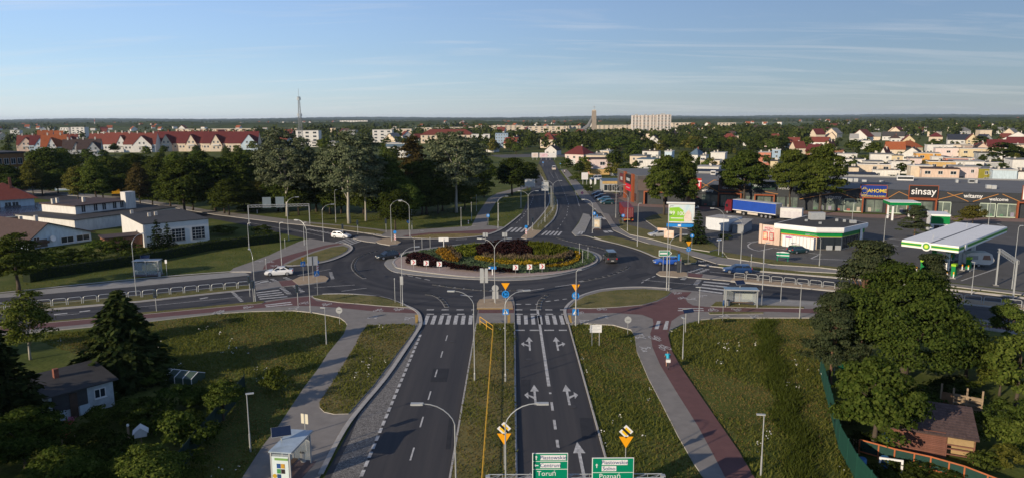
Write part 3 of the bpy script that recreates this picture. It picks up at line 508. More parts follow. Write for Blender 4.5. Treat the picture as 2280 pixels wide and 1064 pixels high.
def trunk_mesh(name, rng, C, H, zb, r0, m, nl=6, lean=0.0, fork=False):
    mb = MB(); top = Vector((lean, 0, zb + (H - zb) * .55)); n = 5
    pts = [Vector((0, 0, -.3))] + [Vector((lean * (i / n) ** 2 + rng.normal() * .04 * r0 * 4, rng.normal() * .04 * r0 * 4, top.z * i / n)) for i in range(1, n + 1)]
    mb.tube(pts, [r0 * 1.25] + [r0 * (1 - .72 * i / n) for i in range(1, n + 1)], 7)
    hi = np.where(C[:, 2] > zb + .42 * (H - zb))[0]; hi = hi if len(hi) else np.arange(len(C)); idx = rng.choice(hi, min(nl, len(hi)), replace=False)
    for i in idx:
        e = Vector(C[i]); z0 = min(max(zb * .7, e.z - (H - zb) * .35), top.z * .95); f = z0 / top.z; s = Vector((lean * f * f, 0, z0)); mdl = s.lerp(e, .5) + Vector((0, 0, (H - zb) * .05))
        mb.tube([s, mdl, e], [r0 * (1 - .7 * f) * .55, r0 * .28, r0 * .08], 5)
    return mb.mesh(name, m, True)
TREES = {}
def broad(key, seed, H, R_, zb, n, k, rc, leaf, lm, bark=None, shape='egg', nl=7, r0=None, flat=.7, up=.35):
    rng = np.random.default_rng(seed); C = clumps_broad(rng, R_ - rc * .6, H - rc * .5, zb + rc * .3, n, shape)
    if r0 is None: r0 = H * .018
    TREES[key] = (trunk_mesh('trunk', rng, C, H, zb, r0, bark or BARK, nl), cardmesh('crown', crown_leaves(rng, C, rc, k, leaf, up, flat), LF[lm]), H, R_)
def spruce(key, seed, H, R_, zb, levels, per, leaf, lm='fir', k=26, droop=.28):
    rng = np.random.default_rng(seed); Q = []; mb = MB(); mb.tube([(0, 0, -.3), (0, 0, H * .5), (0, 0, H * .98)], [H * .018, H * .011, .03], 6)
    for li in range(levels):
        t = (li + rng.uniform(-.3, .3)) / levels; z = zb + (H - zb) * t; rl = R_ * (1 - t) ** .82 * rng.uniform(.72, 1.12) + .15; m_ = max(4, int(per * (1 - t * .6)))
        for j in range(m_):
            a = 2 * math.pi * (j + rng.uniform(-.35, .35)) / m_; rr = rl * rng.uniform(.7, 1.1); d = np.array([math.cos(a), math.sin(a), 0]); kk = max(4, int(k * rr / R_) + 3)
            s = rng.uniform(.08, 1, kk) ** .7; P = np.outer(s * rr, d); P[:, 2] += z - droop * rr * s + .16 * rr * s * s; side = np.array([-d[1], d[0], 0])
            P += np.outer(rng.normal(size=kk) * .2 * rr * (1.05 - s), side); P[:, 2] += rng.normal(size=kk) * .05 * rr
            al = np.tile(d, (kk, 1)) + np.outer(rng.normal(size=kk) * .6, side); al[:, 2] -= .45
            Nn = np.tile([0, 0, 1.0], (kk, 1)) + rng.normal(size=(kk, 3)) * .5 + np.tile(d, (kk, 1)) * .4
            Q.append(cards(P, Nn, leaf * rng.uniform(.7, 1.3, kk), rng, .5, al))
            if rl > R_ * .5 and j % 2 == 0: mb.tube([(0, 0, z), tuple(d * rr * .7 + np.array([0, 0, z - droop * rr * .6]))], [.05, .015], 4, cap=False)
    TREES[key] = (mb.mesh('trunk', BARK, True), cardmesh('crown', np.concatenate(Q), LF[lm]), H, R_)
def pine(key, seed, H, R_, n, k, rc, leaf):
    rng = np.random.default_rng(seed); C = []
    for i in range(n):
        t = rng.uniform(0, 1) ** .8; z = H * (.30 + .70 * t); r = R_ * (1 - t * .75) * rng.uniform(.25, 1); a = rng.uniform(0, 6.28); C.append((r * math.cos(a), r * math.sin(a), z - .1 * r))
    C = np.array(C); TREES[key] = (trunk_mesh('trunk', rng, C, H * 1.4, H * .25, H * .02, mat('pine_bark', (.13, .075, .045), .95, .3, 4), 16), cardmesh('crown', crown_leaves(rng, C, rc, k, leaf, .5, .42), LF['pine']), H, R_)
# big detailed ones near the camera
broad('oak', 11, 13, 8.4, .5, 250, 200, 1.5, .32, 'deep', r0=.45, flat=.75)
broad('maple', 12, 8.5, 3.5, .8, 95, 160, .9, .34, 'mid', r0=.22, flat=.8)
broad('garden', 13, 6, 3.0, .7, 60, 120, .8, .26, 'mid', r0=.14)
broad('fruit', 14, 5, 2.4, .8, 42, 110, .7, .22, 'light', r0=.12)
broad('shade', 15, 12, 4.6, 1.6, 110, 110, 1.2, .36, 'deep', r0=.28)
spruce('spruce', 16, 12.5, 4.4, .5, 30, 19, .66, k=52)
spruce('spruceb', 17, 13.5, 4.2, 0.3, 28, 17, .7, k=44)
pine('pine', 18, 13, 5.6, 115, 210, 1.35, .34)
broad('birch', 19, 8, 2.3, .3, 80, 70, .8, .26, 'light', BARKW, r0=.1)
# park size
for i, (lm, sh) in enumerate((('deep', 'egg'), ('mid', 'egg'), ('mid', 'cone'), ('deep', 'ball'), ('olive', 'egg'), ('rust', 'cone'))):
    broad('park%d' % i, 30 + i, 14, 5.4, 1.2, 150, 90, 1.6, .5, lm, shape=sh, nl=5)
for i in range(3): broad('poplar%d' % i, 40 + i, 22, 8.2, 3.6, 250, 75, 1.5, .5, 'silver', BARKW, 'ball', 6, .36)
broad('column', 44, 17, 3.0, 1.5, 80, 60, 1.3, .5, 'rust', shape='egg')
spruce('firmid', 45, 12, 3.3, .6, 18, 11, .8, k=14)
broad('street0', 46, 15, 5.6, 2.8, 170, 110, 1.4, .46, 'mid', shape='egg', r0=.32); broad('street1', 47, 15, 5.0, 2.0, 160, 110, 1.35, .46, 'mid', shape='egg', r0=.3)
broad('willow', 48, 7, 3.4, 1.2, 60, 60, 1.0, .4, 'olive', flat=1.3, up=0)
# small far ones
for i, lm in enumerate(('deep', 'mid', 'deep', 'olive', 'fir', 'mid')):
    if lm == 'fir': spruce('far%d' % i, 60 + i, 10, 2.4, .4, 9, 8, 1.1, k=5)
    else: broad('far%d' % i, 60 + i, 10, 4.6, .8, 44, 24, 1.7, .95, lm, nl=3)
def bush_mesh(seed, R_, H, n, k, rc, leaf, lm):
    rng = np.random.default_rng(seed); C = clumps_broad(rng, R_, H, .1, n, 'egg'); return cardmesh('foliage', crown_leaves(rng, C, rc, k, leaf), LF[lm])
BUSH = {'bush0': bush_mesh(70, 1.5, 2.2, 26, 60, .6, .24, 'deep'), 'bush1': bush_mesh(71, 1.7, 2.4, 26, 60, .6, .24, 'mid'), 'bush2': bush_mesh(72, 1.3, 1.8, 22, 60, .5, .22, 'deep'), 'bush3': bush_mesh(73, 1.4, 2.6, 22, 60, .5, .22, 'olive')}
TB = {}
def tree(key, pos, label, group=None, s=None, h=None, name='tree', rz=None, cat='tree'):
    tm, cmesh, H, R_ = TREES[key]; sc = s or ((h / H) if h else 1.0); rz = random.uniform(0, 6.28) if rz is None else rz
    t = thing(name, label, cat, (pos[0], pos[1], pos[2] if len(pos) > 2 else 0), rz, group, sc); link('trunk', tm, t); link('crown', cmesh, t); return t
def treepx(key, px, py, topy, label, group=None, name='tree', rz=None, wpx=None):   # base pixel and top row give place and height
    g = G(px, py); h = HT(px, py, topy); t = tree(key, g, label, group, h=h, name=name, rz=rz)
    if wpx:
        r = wpx / 2 * math.hypot(g.y, 26) / FPX; k = r / (TREES[key][3] * h / TREES[key][2]); t.scale = (t.scale[0] * k, t.scale[1] * k, t.scale[2])
    return t
def treetop(key, px, topy, h, label, group=None, name='tree', wpx=None):             # hidden foot: top pixel and a height give the place
    g = G(px, topy, h); t = tree(key, (g.x, g.y), label, group, h=h, name=name)
    if wpx:
        r = wpx / 2 * g.y / FPX; k = r / (TREES[key][3] * h / TREES[key][2]); t.scale = (t.scale[0] * k, t.scale[1] * k, t.scale[2])
    return t
# ------------------------------------------------------------------ meadow and verge grass
GRM = leafmat('grass_blades', (0.096, 0.112, 0.019), (0.178, 0.176, 0.043), 0.4)
GRY = leafmat('dry_blades', (0.17, 0.135, 0.040), (0.26, 0.20, 0.075), 0.4)
def blades(P, h, rng, spread=.7):
    n = len(P); a = rng.uniform(0, 6.283, n); d = np.stack([np.cos(a), np.sin(a), np.zeros(n)], 1); hh = h * rng.uniform(.5, 1.25, n); w = .02 + .03 * rng.uniform(0, 1, n)
    w = w * (1 + P[:, 1] / 90); lean = rng.normal(size=(n, 3)) * spread; lean[:, 2] = 1
    A = P - d * w[:, None]; B = P + d * w[:, None]; T = P + lean * hh[:, None]; return np.stack([A, B, T, T + (A - T) * .02], 1)
MEADOW = [(GP((100,748),(330,718),(480,701),(560,695),(653,693.5),(695,697.5),(729,704),(757,710),(768,721),(762,744),(727,787),(700,827),(674,861),(639,914),(613,953),(582,992),(538,1058),(420,1230),(250,1230),(420,1000),(480,900),(430,860),(330,840),(200,790)), 0.0, .45, 1.0),
          (GP((1268,724),(1300,722),(1365,725),(1405,737),(1412,750),(1416,783),(1442,844),(1472,901),(1506,970.5),(1541,1031.5),(1563,1064),(1650,1200),(1400,1200),(1349,1014),(1310,862)), 0.0, .5, 1.0),
          (GP((1492,748),(1496,738),(1522,724),(1560,714),(1610,710),(1680,710),(1804,710),(1822,760),(1828,830),(1860,960),(1895,1064),(1990,1230),(1785,1230),(1683,1064),(1648,1005),(1609,949),(1561,879),(1522,822),(1500,783)), 0.0, .5, 1.0)]
MEADOW += [(GP((0,642),(104,622),(310,591),(465,561),(622,541),(655,538),(600,566),(555,584),(515,602),(310,618),(0,650)), 0.0, .24, .8), (GP((700,492),(760,498),(860,508),(912,510),(1048,502),(1062,474),(1050,462),(950,472),(800,480),(700,478)), 0.0, .24, .5), (GP((1092,502),(1092,474),(1106,452),(1128,436),(1172,424),(1172,446),(1156,478),(1134,496),(1112,508)), 0.0, .24, .6), (GP((90,760),(110,742),(330,720),(330,830),(200,800)), 0.0, .4, .8)]
def scatter(poly, dens, rng):
    p = np.array([(q[0], q[1]) for q in poly]); lo, hi = p.min(0), p.max(0); n = int((hi - lo).prod() * dens); n = min(n, 900000)
    pts = rng.uniform(lo, hi, (n, 2)); pts = pts[(pts[:, 1] > 25)]; return pts[pip(pts, p)]
rng = np.random.default_rng(5); QG, QY, FL = [], [], []
def patch(p): return np.sin(p[:, 0] * .31 + 1.3 * np.sin(p[:, 1] * .17)) + np.sin(p[:, 1] * .23 + p[:, 0] * .11) + .8 * np.sin(p[:, 0] * .9 + p[:, 1] * .7)
for poly, z, h, dn in MEADOW + LAWNS:
    far = max(q[1] for q in poly) > 140; dens = (34.0 if h > .3 else 12.0) * dn * (.4 if far else 1)
    pts = scatter(poly, dens, rng); v = patch(pts) + rng.normal(size=len(pts)) * .8
    hh = h * .4 * np.clip(1 + .3 * v, .35, 1.8); P = np.column_stack([pts, np.full(len(pts), z)]); q = blades(P, hh, rng); dry = v < -.25
    QG.append(q[~dry]); QY.append(q[dry])
    if h > .3:
        f = pts[(v > 1.1)]; f = f[(rng.uniform(size=len(f)) < .02) & (np.sin(f[:, 0] * .55) * np.sin(f[:, 1] * .4 + 1) > .25)]; FL.append(np.column_stack([f, np.full(len(f), z + h * 1.05)]))
DT = [G(x, y) for x, y in ((1706, 716), (1708, 755), (1718, 805), (1740, 865), (1757, 925), (1773, 985), (1800, 1075))]; DT = smooth_line(DT, 5); QD = []
for j, (hh_, off) in enumerate(((.42, -.3), (.48, .25))):
    pp = np.concatenate([np.array([[a.x, a.y]]) + np.outer(np.linspace(0, 1, 200), [(b - a).x, (b - a).y]) + rng.normal(size=(200, 2)) * [.5, .3] + [off + .5 * math.sin(a.y * .7), 0] for a, b in zip(DT, DT[1:])]); QD.append(blades(np.column_stack([pp, np.zeros(len(pp))]), hh_, rng))
stuff('ditch_grass', link('ditch_grass', cardmesh('ditch_grass', np.concatenate(QD), leafmat('ditch_blades', (.035, .050, .008), (.085, .10, .02), .3))), 'dark green line of taller grass along the ditch'); stuff('meadow_grass', link('meadow_grass', cardmesh('meadow_grass', np.concatenate(QG), GRM)), 'rough green meadow grass on the verges'); stuff('dry_grass', link('dry_grass', cardmesh('dry_grass', np.concatenate(QY), GRY)), 'patches of dry straw coloured grass')
FP = np.concatenate(FL); FQ = []
for dz in range(3): FQ.append(cards(FP + rng.normal(size=FP.shape) * .12, rng.normal(size=FP.shape) * .3 + [0, -.4, 1], rng.uniform(.08, .17, len(FP)), rng, .9))
stuff('wildflowers', link('wildflowers', cardmesh('wildflowers', np.concatenate(FQ), mat('white_petals', (.62, .60, .52), .8, .1, 3))), 'white wildflowers in the meadow')
# ------------------------------------------------------------------ planting on the roundabout island
def bed(name, px, lm, h, label, dens=9, leaf=.35, upright=False, closed=True, zb=.24, sm=True):
    poly = smooth_line(GP(*px), 3, True) if sm else GP(*px); r = np.random.default_rng(abs(hash(name)) % 1000 + len(px)); r = np.random.default_rng(len(px) * 7 + int(h * 100))
    pts = scatter(poly, dens, r); n = len(pts); hh = h * (1 + .22 * np.sin(pts[:, 0] * 2.1 + np.sin(pts[:, 1] * 1.3) * 2) + r.normal(size=n) * .1)
    if upright:
        P = np.column_stack([pts, np.full(n, zb) + hh * .5]); d = r.normal(size=(n, 3)); d[:, 2] *= .25; Q = cards(P, d, hh * 1.1, r, .22, np.tile([0, 0, 1.0], (n, 1)) + r.normal(size=(n, 3)) * .18)
    else:
        u = r.uniform(.25, 1, n) ** .6; P = np.column_stack([pts, zb + hh * u]); Q = cards(P, r.normal(size=(n, 3)) * .6 + [0, 0, .8], leaf * r.uniform(.6, 1.4, n), r, .7)
    return stuff(name, link(name, cardmesh(name, Q, LF[lm])), label)
bed('sage_ground_cover', [(893,573),(940,561),(992,553.5),(1057,546.5),(1120,543),(1189,545),(1277,555),(1314,566),(1325,578),(1316,588),(1285,599),(1233,607),(1160,611),(1140,609),(1100,605),(1030,601),(1008,597),(960,575)], 'sage', .18, 'low grey green ground cover filling the island', 26, .4)
bed('barberry_bed', [(904,589),(910,572),(925,568),(954,573),(974,584),(1009,593),(983,597),(956,599),(925,596)], 'purple', .45, 'dark purple shrub bed behind the three western arrows', 45)
bed('amber_spirea_bed', [(970,566),(985,559),(994,560),(1008,573),(1022,585),(1012,589),(992,585),(978,575)], 'amber', .65, 'amber shrub bed at the west of the island', 40)
bed('plume_grass_bed', [(990,558),(998,556),(1016,566),(1027,578),(1022,585),(1008,573)], 'plume', .85, 'plumed ornamental grass next to the amber shrubs', 30, upright=True)
bed('lime_shrub_bed', [(1010,561),(1040,553),(1075,553),(1065,562),(1058,574),(1040,577),(1028,574)], 'lime', .75, 'lime green shrubs west of the dark mound', 34, .4)
bed('dark_barberry_mound', [(1060,566),(1066,558),(1095,551),(1140,551),(1175,560),(1186,571),(1160,577),(1110,577),(1070,575)], 'purple', 1.0, 'tall dark purple shrub mound in the middle of the island', 60, .42)
bed('dark_barberry_row', [(1133,546),(1150,544),(1176,546),(1176,549),(1150,549)], 'purple', .8, 'dark purple shrub row along the far rim', 45)
bed('lime_grass_bed', [(1176,551),(1200,550),(1240,556),(1266,566),(1264,574),(1240,578),(1200,577),(1186,570)], 'lime', 1.0, 'tall lime green grasses at the north east of the island', 40, upright=True)
bed('plume_grass_row', [(1078,575),(1110,577.5),(1160,578),(1215,580),(1250,575),(1270,568),(1276,574),(1255,584),(1215,588),(1150,587),(1085,583)], 'plume', .9, 'long row of plumed grass behind the golden shrubs', 34, upright=True)
bed('olive_grass_row', [(1090,579),(1160,583),(1215,584),(1250,580),(1255,586),(1210,592),(1150,590),(1090,586)], 'lime', .75, 'olive grass row in front of the plumes', 40, upright=True)
bed('golden_shrub_row', [(1060,578),(1090,584),(1150,589),(1205,592),(1212,597),(1190,596),(1140,594),(1090,589),(1058,582)], 'gold', .6, 'golden shrub row along the front of the island', 46)
bed('golden_shrub_curve', [(1210,597),(1250,594),(1274,586),(1283,576),(1277,566),(1283,564),(1293,571),(1290,583),(1275,593),(1245,599),(1215,600)], 'gold', .45, 'bright yellow shrubs curving round the east of the island', 46)
bed('bark_mulch', [(1206,592),(1250,586),(1272,574),(1277,570),(1280,578),(1268,588),(1245,594),(1212,597)], 'purple', .25, 'dark mulch between the grasses and the yellow shrubs', 30)
bed('barberry_hedge', [(992,600),(1010,597),(1060,603),(1110,606),(1150,608),(1150,612),(1100,611),(1040,607),(1000,603)], 'purple', .7, 'low dark purple hedge along the front rim', 50)
# ------------------------------------------------------------------ lamps, posts, signs
STEEL = mat('galvanised_steel', (0.42, 0.43, 0.42), 0.45, 0.12, 2, metal=0.35); STEELD = mat('dark_steel', (0.05, 0.055, 0.06), 0.5, 0.1, 2)
WHITE = mat('white_paint', (0.74, 0.73, 0.70), 0.5, 0.06, 1.5); LENS = mat('lamp_glass', (0.55, 0.55, 0.5), 0.3, 0); BLUE = mat('sign_blue', (0.02, 0.22, 0.60), 0.4, 0); YELL = mat('sign_yellow', (0.85, 0.36, 0.01), 0.4, 0); RED = mat('sign_red', (0.55, 0.02, 0.03), 0.45, 0)
BLACK = mat('black_paint', (0.015, 0.015, 0.016), 0.5, 0); SGREEN = mat('sign_green', (0.0, 0.225, 0.115), 0.4, 0); GREYB = mat('sign_back', (0.46, 0.47, 0.46), 0.5, 0.1, 2, metal=.3); PANEL = mat('solar_cells', (0.012, 0.022, 0.055), 0.2, 0.1, 6); ORANGE = mat('orange_paint', (0.62, 0.17, 0.02), 0.5, 0)
def lamp_parts(t, h, arms, L_=1.9, rise=None):
    """curved single or double arm column; arms is a list of directions in degrees"""
    rise = rise or min(1.3, h * .15); mb = MB(); mb.tube([(0, 0, 0), (0, 0, .9), (0, 0, .95), (0, 0, h - rise)], [.09, .085, .06, .04], 8); mb.box((0, 0, .03), (.34, .34, .06)); mb.build('column', STEEL, t)
    for a in arms:
        ca, sa = math.cos(R(a)), math.sin(R(a)); pts = []
        for i in range(7):
            u = i / 6; x = L_ * (1 - math.cos(u * math.pi / 2)) if u < 1 else L_; pts.append((ca * L_ * u ** 1.5, sa * L_ * u ** 1.5, h - rise + rise * math.sin(u * math.pi / 2)))
        MB().tube(pts, .034, 6).build('arm', STEEL, t)
        hd = MB(); hd.box((L_ + .32, 0, h - .01), (.72, .27, .11)); hd.box((L_ + .02, 0, h + .01), (.2, .12, .1)); o = hd.build('lantern', GREYB, t, rz=R(a)); MB().bb(L_ + .12, L_ + .6, -.1, .1, h - .085, h - .066).build('lens', LENS, o)
def street_lamp(px, py, h, arms, label, L_=1.9, group='tall street lamps'):
    g = G(px, py); t = thing('street_lamp', label, 'street lamp', g, 0, group); lamp_parts(t, h, arms, L_); return t
def path_lamp(px, py, h, a, label):
    g = G(px, py); t = thing('path_lamp', label, 'path lamp', g, R(a), 'low lamps along the paths'); MB().tube([(0, 0, 0), (0, 0, 1.5), (0, 0, 1.52), (0, 0, h)], [.075, .07, .05, .038], 8).build('column', STEEL, t)
    o = MB().box((.22, 0, h + .02), (.62, .2, .08)).build('lantern', GREYB, t); MB().bb(.1, .48, -.07, .07, h - .035, h - .022).build('lens', LENS, o); return t
SL = [(1018,1223,9.4,(180,),'curved street lamp on the median bending left over the outbound lanes, nearer one'), (1127,1218,9.3,(0,),'curved street lamp on the median bending right over the inbound lanes, nearer one'),
 (1057,850,9.3,(175,),'curved street lamp leaning left beside the yellow railing'), (1125.5,852,9.3,(15,),'curved street lamp leaning right over the painted arrows'), (897,683,8.4,(20,),'street lamp at the end of the small lawn west of the crossing'),
 (1102,675,9.2,(160,20),'double armed street lamp on the buff refuge before the roundabout'), (1489,647,8.6,(5,),'curved street lamp at the east tip of the oval lawn'), (1608.5,570,9.0,(160,),'curved street lamp beside the petrol station entrance'),
 (304,660,9.2,(70,),'street lamp in the western median next to the bus shelter'), (643,535,9.3,(20,),'street lamp on the bend of the north western road'), (720.5,539,8.0,(20,),'street lamp just behind the white hatchback'),
 (872,538,8.8,(25,),'street lamp on the north western splitter island'), (913,528.5,8.0,(160,),'street lamp on the kerb of the dry northern lawn'), (1109,509,7.6,(20,),'street lamp beside the park path junction'),
 (1176,502,8.4,(170,10),'double armed street lamp at the near tip of the northern median'), (1231,471,8.6,(170,10),'double armed street lamp where the northern median is widest'), (1397,516,9.2,(170,),'curved street lamp behind the red container lorry'),
 (1319,519,7.6,(160,),'street lamp by the small northern bus island'), (1371,485,8.6,(170,10),'double armed street lamp next to the red container'), (1824,593.6,5.6,(160,),'white lamp standing before the station shop'), (1649,587,8.4,(160,),'street lamp behind the dark blue estate car'),
  (569,672,7.4,(120,),'bent street lamp at the western zebra crossing')]
for a in SL: street_lamp(*a)
street_lamp(691.5, 696, 12.6, (150,), 'very tall lamp mast between the south western lawns', 1.4); 
def mast(px, py, h, label, r=.07):
    g = G(px, py); t = thing('lamp_mast', label, 'mast', g, 0, 'plain straight masts'); MB().tube([(0, 0, 0), (0, 0, 1.2), (0, 0, 1.25), (0, 0, h)], [r * 1.3, r * 1.25, r, r * .55], 8).build('column', STEEL, t); MB().tube([(0, 0, h), (.25, 0, h + .25)], .035, 6).build('bracket', STEEL, t); MB().box((.42, 0, h + .27), (.5, .2, .09)).build('lantern', GREYB, t); return t
for a in [(1484,647,12.6,'very tall straight mast at the oval lawn by the green arrow sign'), (1695.6,680,8.6,'straight mast behind the eastern bus shelter'), (1282,725,7.0,'straight mast carrying blue and yellow signs by the inbound crossing'), (1419,550,8.6,'straight mast on the north eastern island'), (1965,572,7.6,'straight mast on the forecourt beside the pine top'), (2253,643,9.4,'straight mast at the eastern gantry'), (627.7,592,7.6,'straight mast behind the white saloon car'), (1896,508,5.6,'lamp mast behind the station shop roof'), (1213.6,496,8.4,'straight mast in the railing of the northern median'), (1320,505,4,'short mast at the kerb of the bus island'), (748,496,8,'straight mast between the white poplar trunks'), (2200,506,6,'straight mast behind the white canopy'), (555,556,5.2,'straight mast standing at the end of the long hedge'), (678,547,4.6,'short mast on the north western path')]: mast(*a)
for a in [(2163,655,4.8,100,'straight lamp next to the eastern guard rail near the big gantry'), (1780,709,4.6,110,'path lamp at the dark pine on the eastern pavement'), (1520,800,4.6,100,'path lamp next to the cyclist'), (1555.6,719,4.7,170,'path lamp at the fork of the red path'), (1694,1058,4.7,170,'path lamp on the meadow beside the red path, closest one'), (558,1005,4.8,20,'path lamp in the dark by the solar bus shelter'), (727,766,4.4,170,'path lamp at the grassy bend of the south western path'), (917.5,511.6,4.6,90,'path lamp behind the blue round sign in the park'), (1027,506,4.7,90,'path lamp at the park path, first of the pair'), (1050,492,4.7,90,'path lamp at the park path, second of the pair'), (1061,471,4.6,90,'path lamp farther up the park path'), (1110,492,4.4,80,'path lamp on the grass wedge by the northern road')]: path_lamp(*a)
# ---- signs
def post(t, h, r=.032, x=0): MB().tube([(x, 0, 0), (x, 0, h)], r, 6).build('post', STEEL, t)
def rot_text(body, size, m, par, x, z, y=-.03, sx=1, ext=.004): return text(body, size, m, par, (x, y, z), sx=sx, ext=ext)
def yield_plate(t, z, w=1.05, back=False): MB().extr([(-w / 2, z + w * .42), (w / 2, z + w * .42), (0, z - w * .42)], -.045, -.02).build('yield_plate', YELL if not back else GREYB, t)
def round_plate(t, z, r=.42, m=None, back=False, y=-.035): return MB().disc((0, y, z), r, 'y', 20, .02).build('round_plate', GREYB if back else (m or BLUE), t)
def square_plate(t, z, w, h, m, y=-.035, x=0, name='plate'): return MB().box((x, y, z), (w, .02, h)).build(name, m, t)
def round_arrows(p, z, r=.3):
    mb = MB()
    for k in range(3):
        a0 = k * 2.094 + .3
        for i in range(4):
            u0, u1 = a0 + i * .3, a0 + (i + 1) * .3; ro, ri = r, r * .68; mb.add([(math.cos(u) * q, -.05, z + math.sin(u) * q) for u, q in ((u0, ro), (u1, ro), (u1, ri), (u0, ri))], [[0, 1, 2, 3], [3, 2, 1, 0]])
        u = a0 + 1.2; mb.add([(math.cos(u) * r * 1.15, -.05, z + math.sin(u) * r * 1.15), (math.cos(u + .5) * r * .84, -.05, z + math.sin(u + .5) * r * .84), (math.cos(u) * r * .5, -.05, z + math.sin(u) * r * .5)], [[0, 1, 2], [2, 1, 0]])
    mb.build('arrow_ring', WHITE, p)
def sign(px, py, label, build, rz=0.0, group=None, cat='road sign', name='road_sign'):
    t = thing(name, label, cat, G(px, py), rz, group); build(t); return t
def s_yield_round(h, ping=True, face=True):
    def f(t):
        post(t, h); yield_plate(t, h - .4, 1.05, not face); p = round_plate(t, h - 1.35, .45, BLUE, not face)
        if face: round_arrows(p, h - 1.35)
    return f
def crossing_plate(t, z):
    p = square_plate(t, z, .78, .78, BLUE); q = MB(); q.extr([(-.31, z - .27), (.31, z - .27), (0, z + .29)], -.055, -.047); q.build('white_triangle', WHITE, p)
    m = MB(); m.box((0, -.06, z - .02), (.07, .01, .2)); m.box((-.05, -.06, z - .17), (.05, .01, .18), 0); m.box((.06, -.06, z - .17), (.05, .01, .18)); m.disc((0, -.06, z + .13), .05, 'y', 10, .01); m.build('walker', BLACK, p)
def f_main(t):
    h = HT(1125, 745, 612); post(t, 5.3, .045); yield_plate(t, 5.0); p = round_plate(t, 4.0, .47); round_arrows(p, 4.0); crossing_plate(t, 1.7)
sign(1126, 722, 'post with yellow yield triangle, blue roundabout disc and blue crossing square on the median', f_main)
def f_main2(t): post(t, 5.2, .045); yield_plate(t, 4.9); p = round_plate(t, 3.9, .47); round_arrows(p, 3.9); crossing_plate(t, 1.75)
sign(1281, 724, 'yellow triangle, roundabout disc and crossing square on a post at the right kerb', f_main2, R(-4))
def f_prio(t):
    post(t, 3.4); yield_plate(t, 2.62, 1.05); d = MB(); w = .52; d.extr([(-w, 3.45), (0, 3.45 - w), (w, 3.45), (0, 3.45 + w)], -.045, -.02); p = d.build('diamond_plate', WHITE, t)
    w = .34; MB().extr([(-w, 3.45), (0, 3.45 - w), (w, 3.45), (0, 3.45 + w)], -.052, -.046).build('yellow_field', mat('diamond_yellow', (.85, .52, .01), .4, 0), p)
    MB().extr([(-.36, 3.45 + .24), (-.24, 3.45 + .36), (.36, 3.45 - .24), (.24, 3.45 - .36)], -.06, -.053).build('black_bar', BLACK, p)
g = G(1122, 1055)
sign(1123, 1050, 'end of priority diamond over yellow triangle on the median behind the lamp', f_prio); sign(1392, 1058, 'end of priority diamond over a yellow triangle on the right verge', f_prio)
def f_chev(t):
    post(t, 1.75); p = square_plate(t, 1.35, .86, .86, WHITE); z = 1.35
    MB().extr([(-.2, z + .36), (-.02, z + .36), (.27, z), (-.02, z - .36), (-.2, z - .36), (.08, z)], -.055, -.047).build('chevron', RED, p)
CH = [(921,600,'westernmost'), (949.5,602,'second from the west'), (978.5,604.5,'third from the west'), (1148,612,'fourth from the west'), (1179,611,'fifth from the west'), (1207,609.5,'easternmost')]
for i, (x, y, l) in enumerate(CH): sign(x, y, 'red and white arrow plate on the island, ' + l + ' of six', f_chev, group='red chevron plates on the island')
def f_blue_name(t): MB().bb(-.09, .09, -.09, .09, 0, 1.2).build('post', WHITE, t); p = square_plate(t, 1.4, 1.3, .48, BLUE); p2 = MB().box((-.5, -.05, 1.4), (.3, .01, .3)).build('emblem', WHITE, p)
sign(1096.5, 614, 'small blue name board on a white post in front of the purple hedge', f_blue_name)
def f_white_guide(t): MB().bb(-.07, .07, -.07, .07, 0, 1.9).build('post', WHITE, t); square_plate(t, 1.75, 2.0, .8, WHITE); square_plate(t, 1.75, 1.2, .3, GREYB, y=-.05, name='field')
sign(988, 552, 'white guide board standing at the north west rim of the island', f_white_guide, R(180))
for x, y, l in ((1081, 541.5, 'grey sign back at the far rim, western one of two'), (1124, 541, 'grey sign back at the far rim, eastern one of two')):
    def f(t): post(t, 2.3); square_plate(t, 1.8, .55, .9, GREYB, x=-.28); square_plate(t, 1.8, .4, .9, GREYB, x=.3)
    sign(x, y, l, f, group='grey sign backs')
def f_back2(t): post(t, 5.0, .05); square_plate(t, 4.1, .5, 2.1, GREYB, y=.04, x=-.33); square_plate(t, 4.1, .42, 2.1, GREYB, y=.04, x=.33)
sign(1078.5, 676, 'twin grey sign backs on the buff refuge', f_back2)
def f_lampback(t): post(t, 2.9, .045); round_plate(t, 2.4, .48, back=True, y=.06); square_plate(t, 1.4, .85, 1.1, GREYB, y=.06)
sign(1103, 678, 'grey disc and square sign backs on the foot of the double lamp', f_lampback)
def f_back1(t): post(t, 4.4, .04); square_plate(t, 3.8, .4, 1.2, GREYB, x=.2)
sign(893, 683, 'narrow grey sign back beside the west lamp', f_back1)
for x, y, h, l in ((880, 675, 3.6, 'plain thin post on the south western lawn'), (1738, 673, 2.9, 'plain thin post behind the eastern shelter'), (1290, 573, 2.6, 'thin white post at the east rim of the island'), (1309, 580, 2.4, 'second thin white post at the east rim of the island'), (923, 559, 2.2, 'thin post at the north west rim of the island, first'), (940, 556, 2.2, 'thin post at the north west rim, second'), (958, 553, 2.2, 'thin post at the north west rim, third'), (1297, 590, 2.6, 'short white bollard post at the yellow shrubs'), (1699, 590, 2.6, 'thin post on the station grass strip'), (1672, 597, 2.4, 'thin post by the dark blue estate car'), (635, 555, 2.0, 'thin post on the north western lawn'), (593, 600, 1.9, 'thin post behind the white saloon')):
    def f(t): post(t, h, .05); MB().box((0, 0, h), (.14, .14, .16)).build('cap', GREYB, t)
    sign(x, y, l, f, cat='post', name='sign_post')
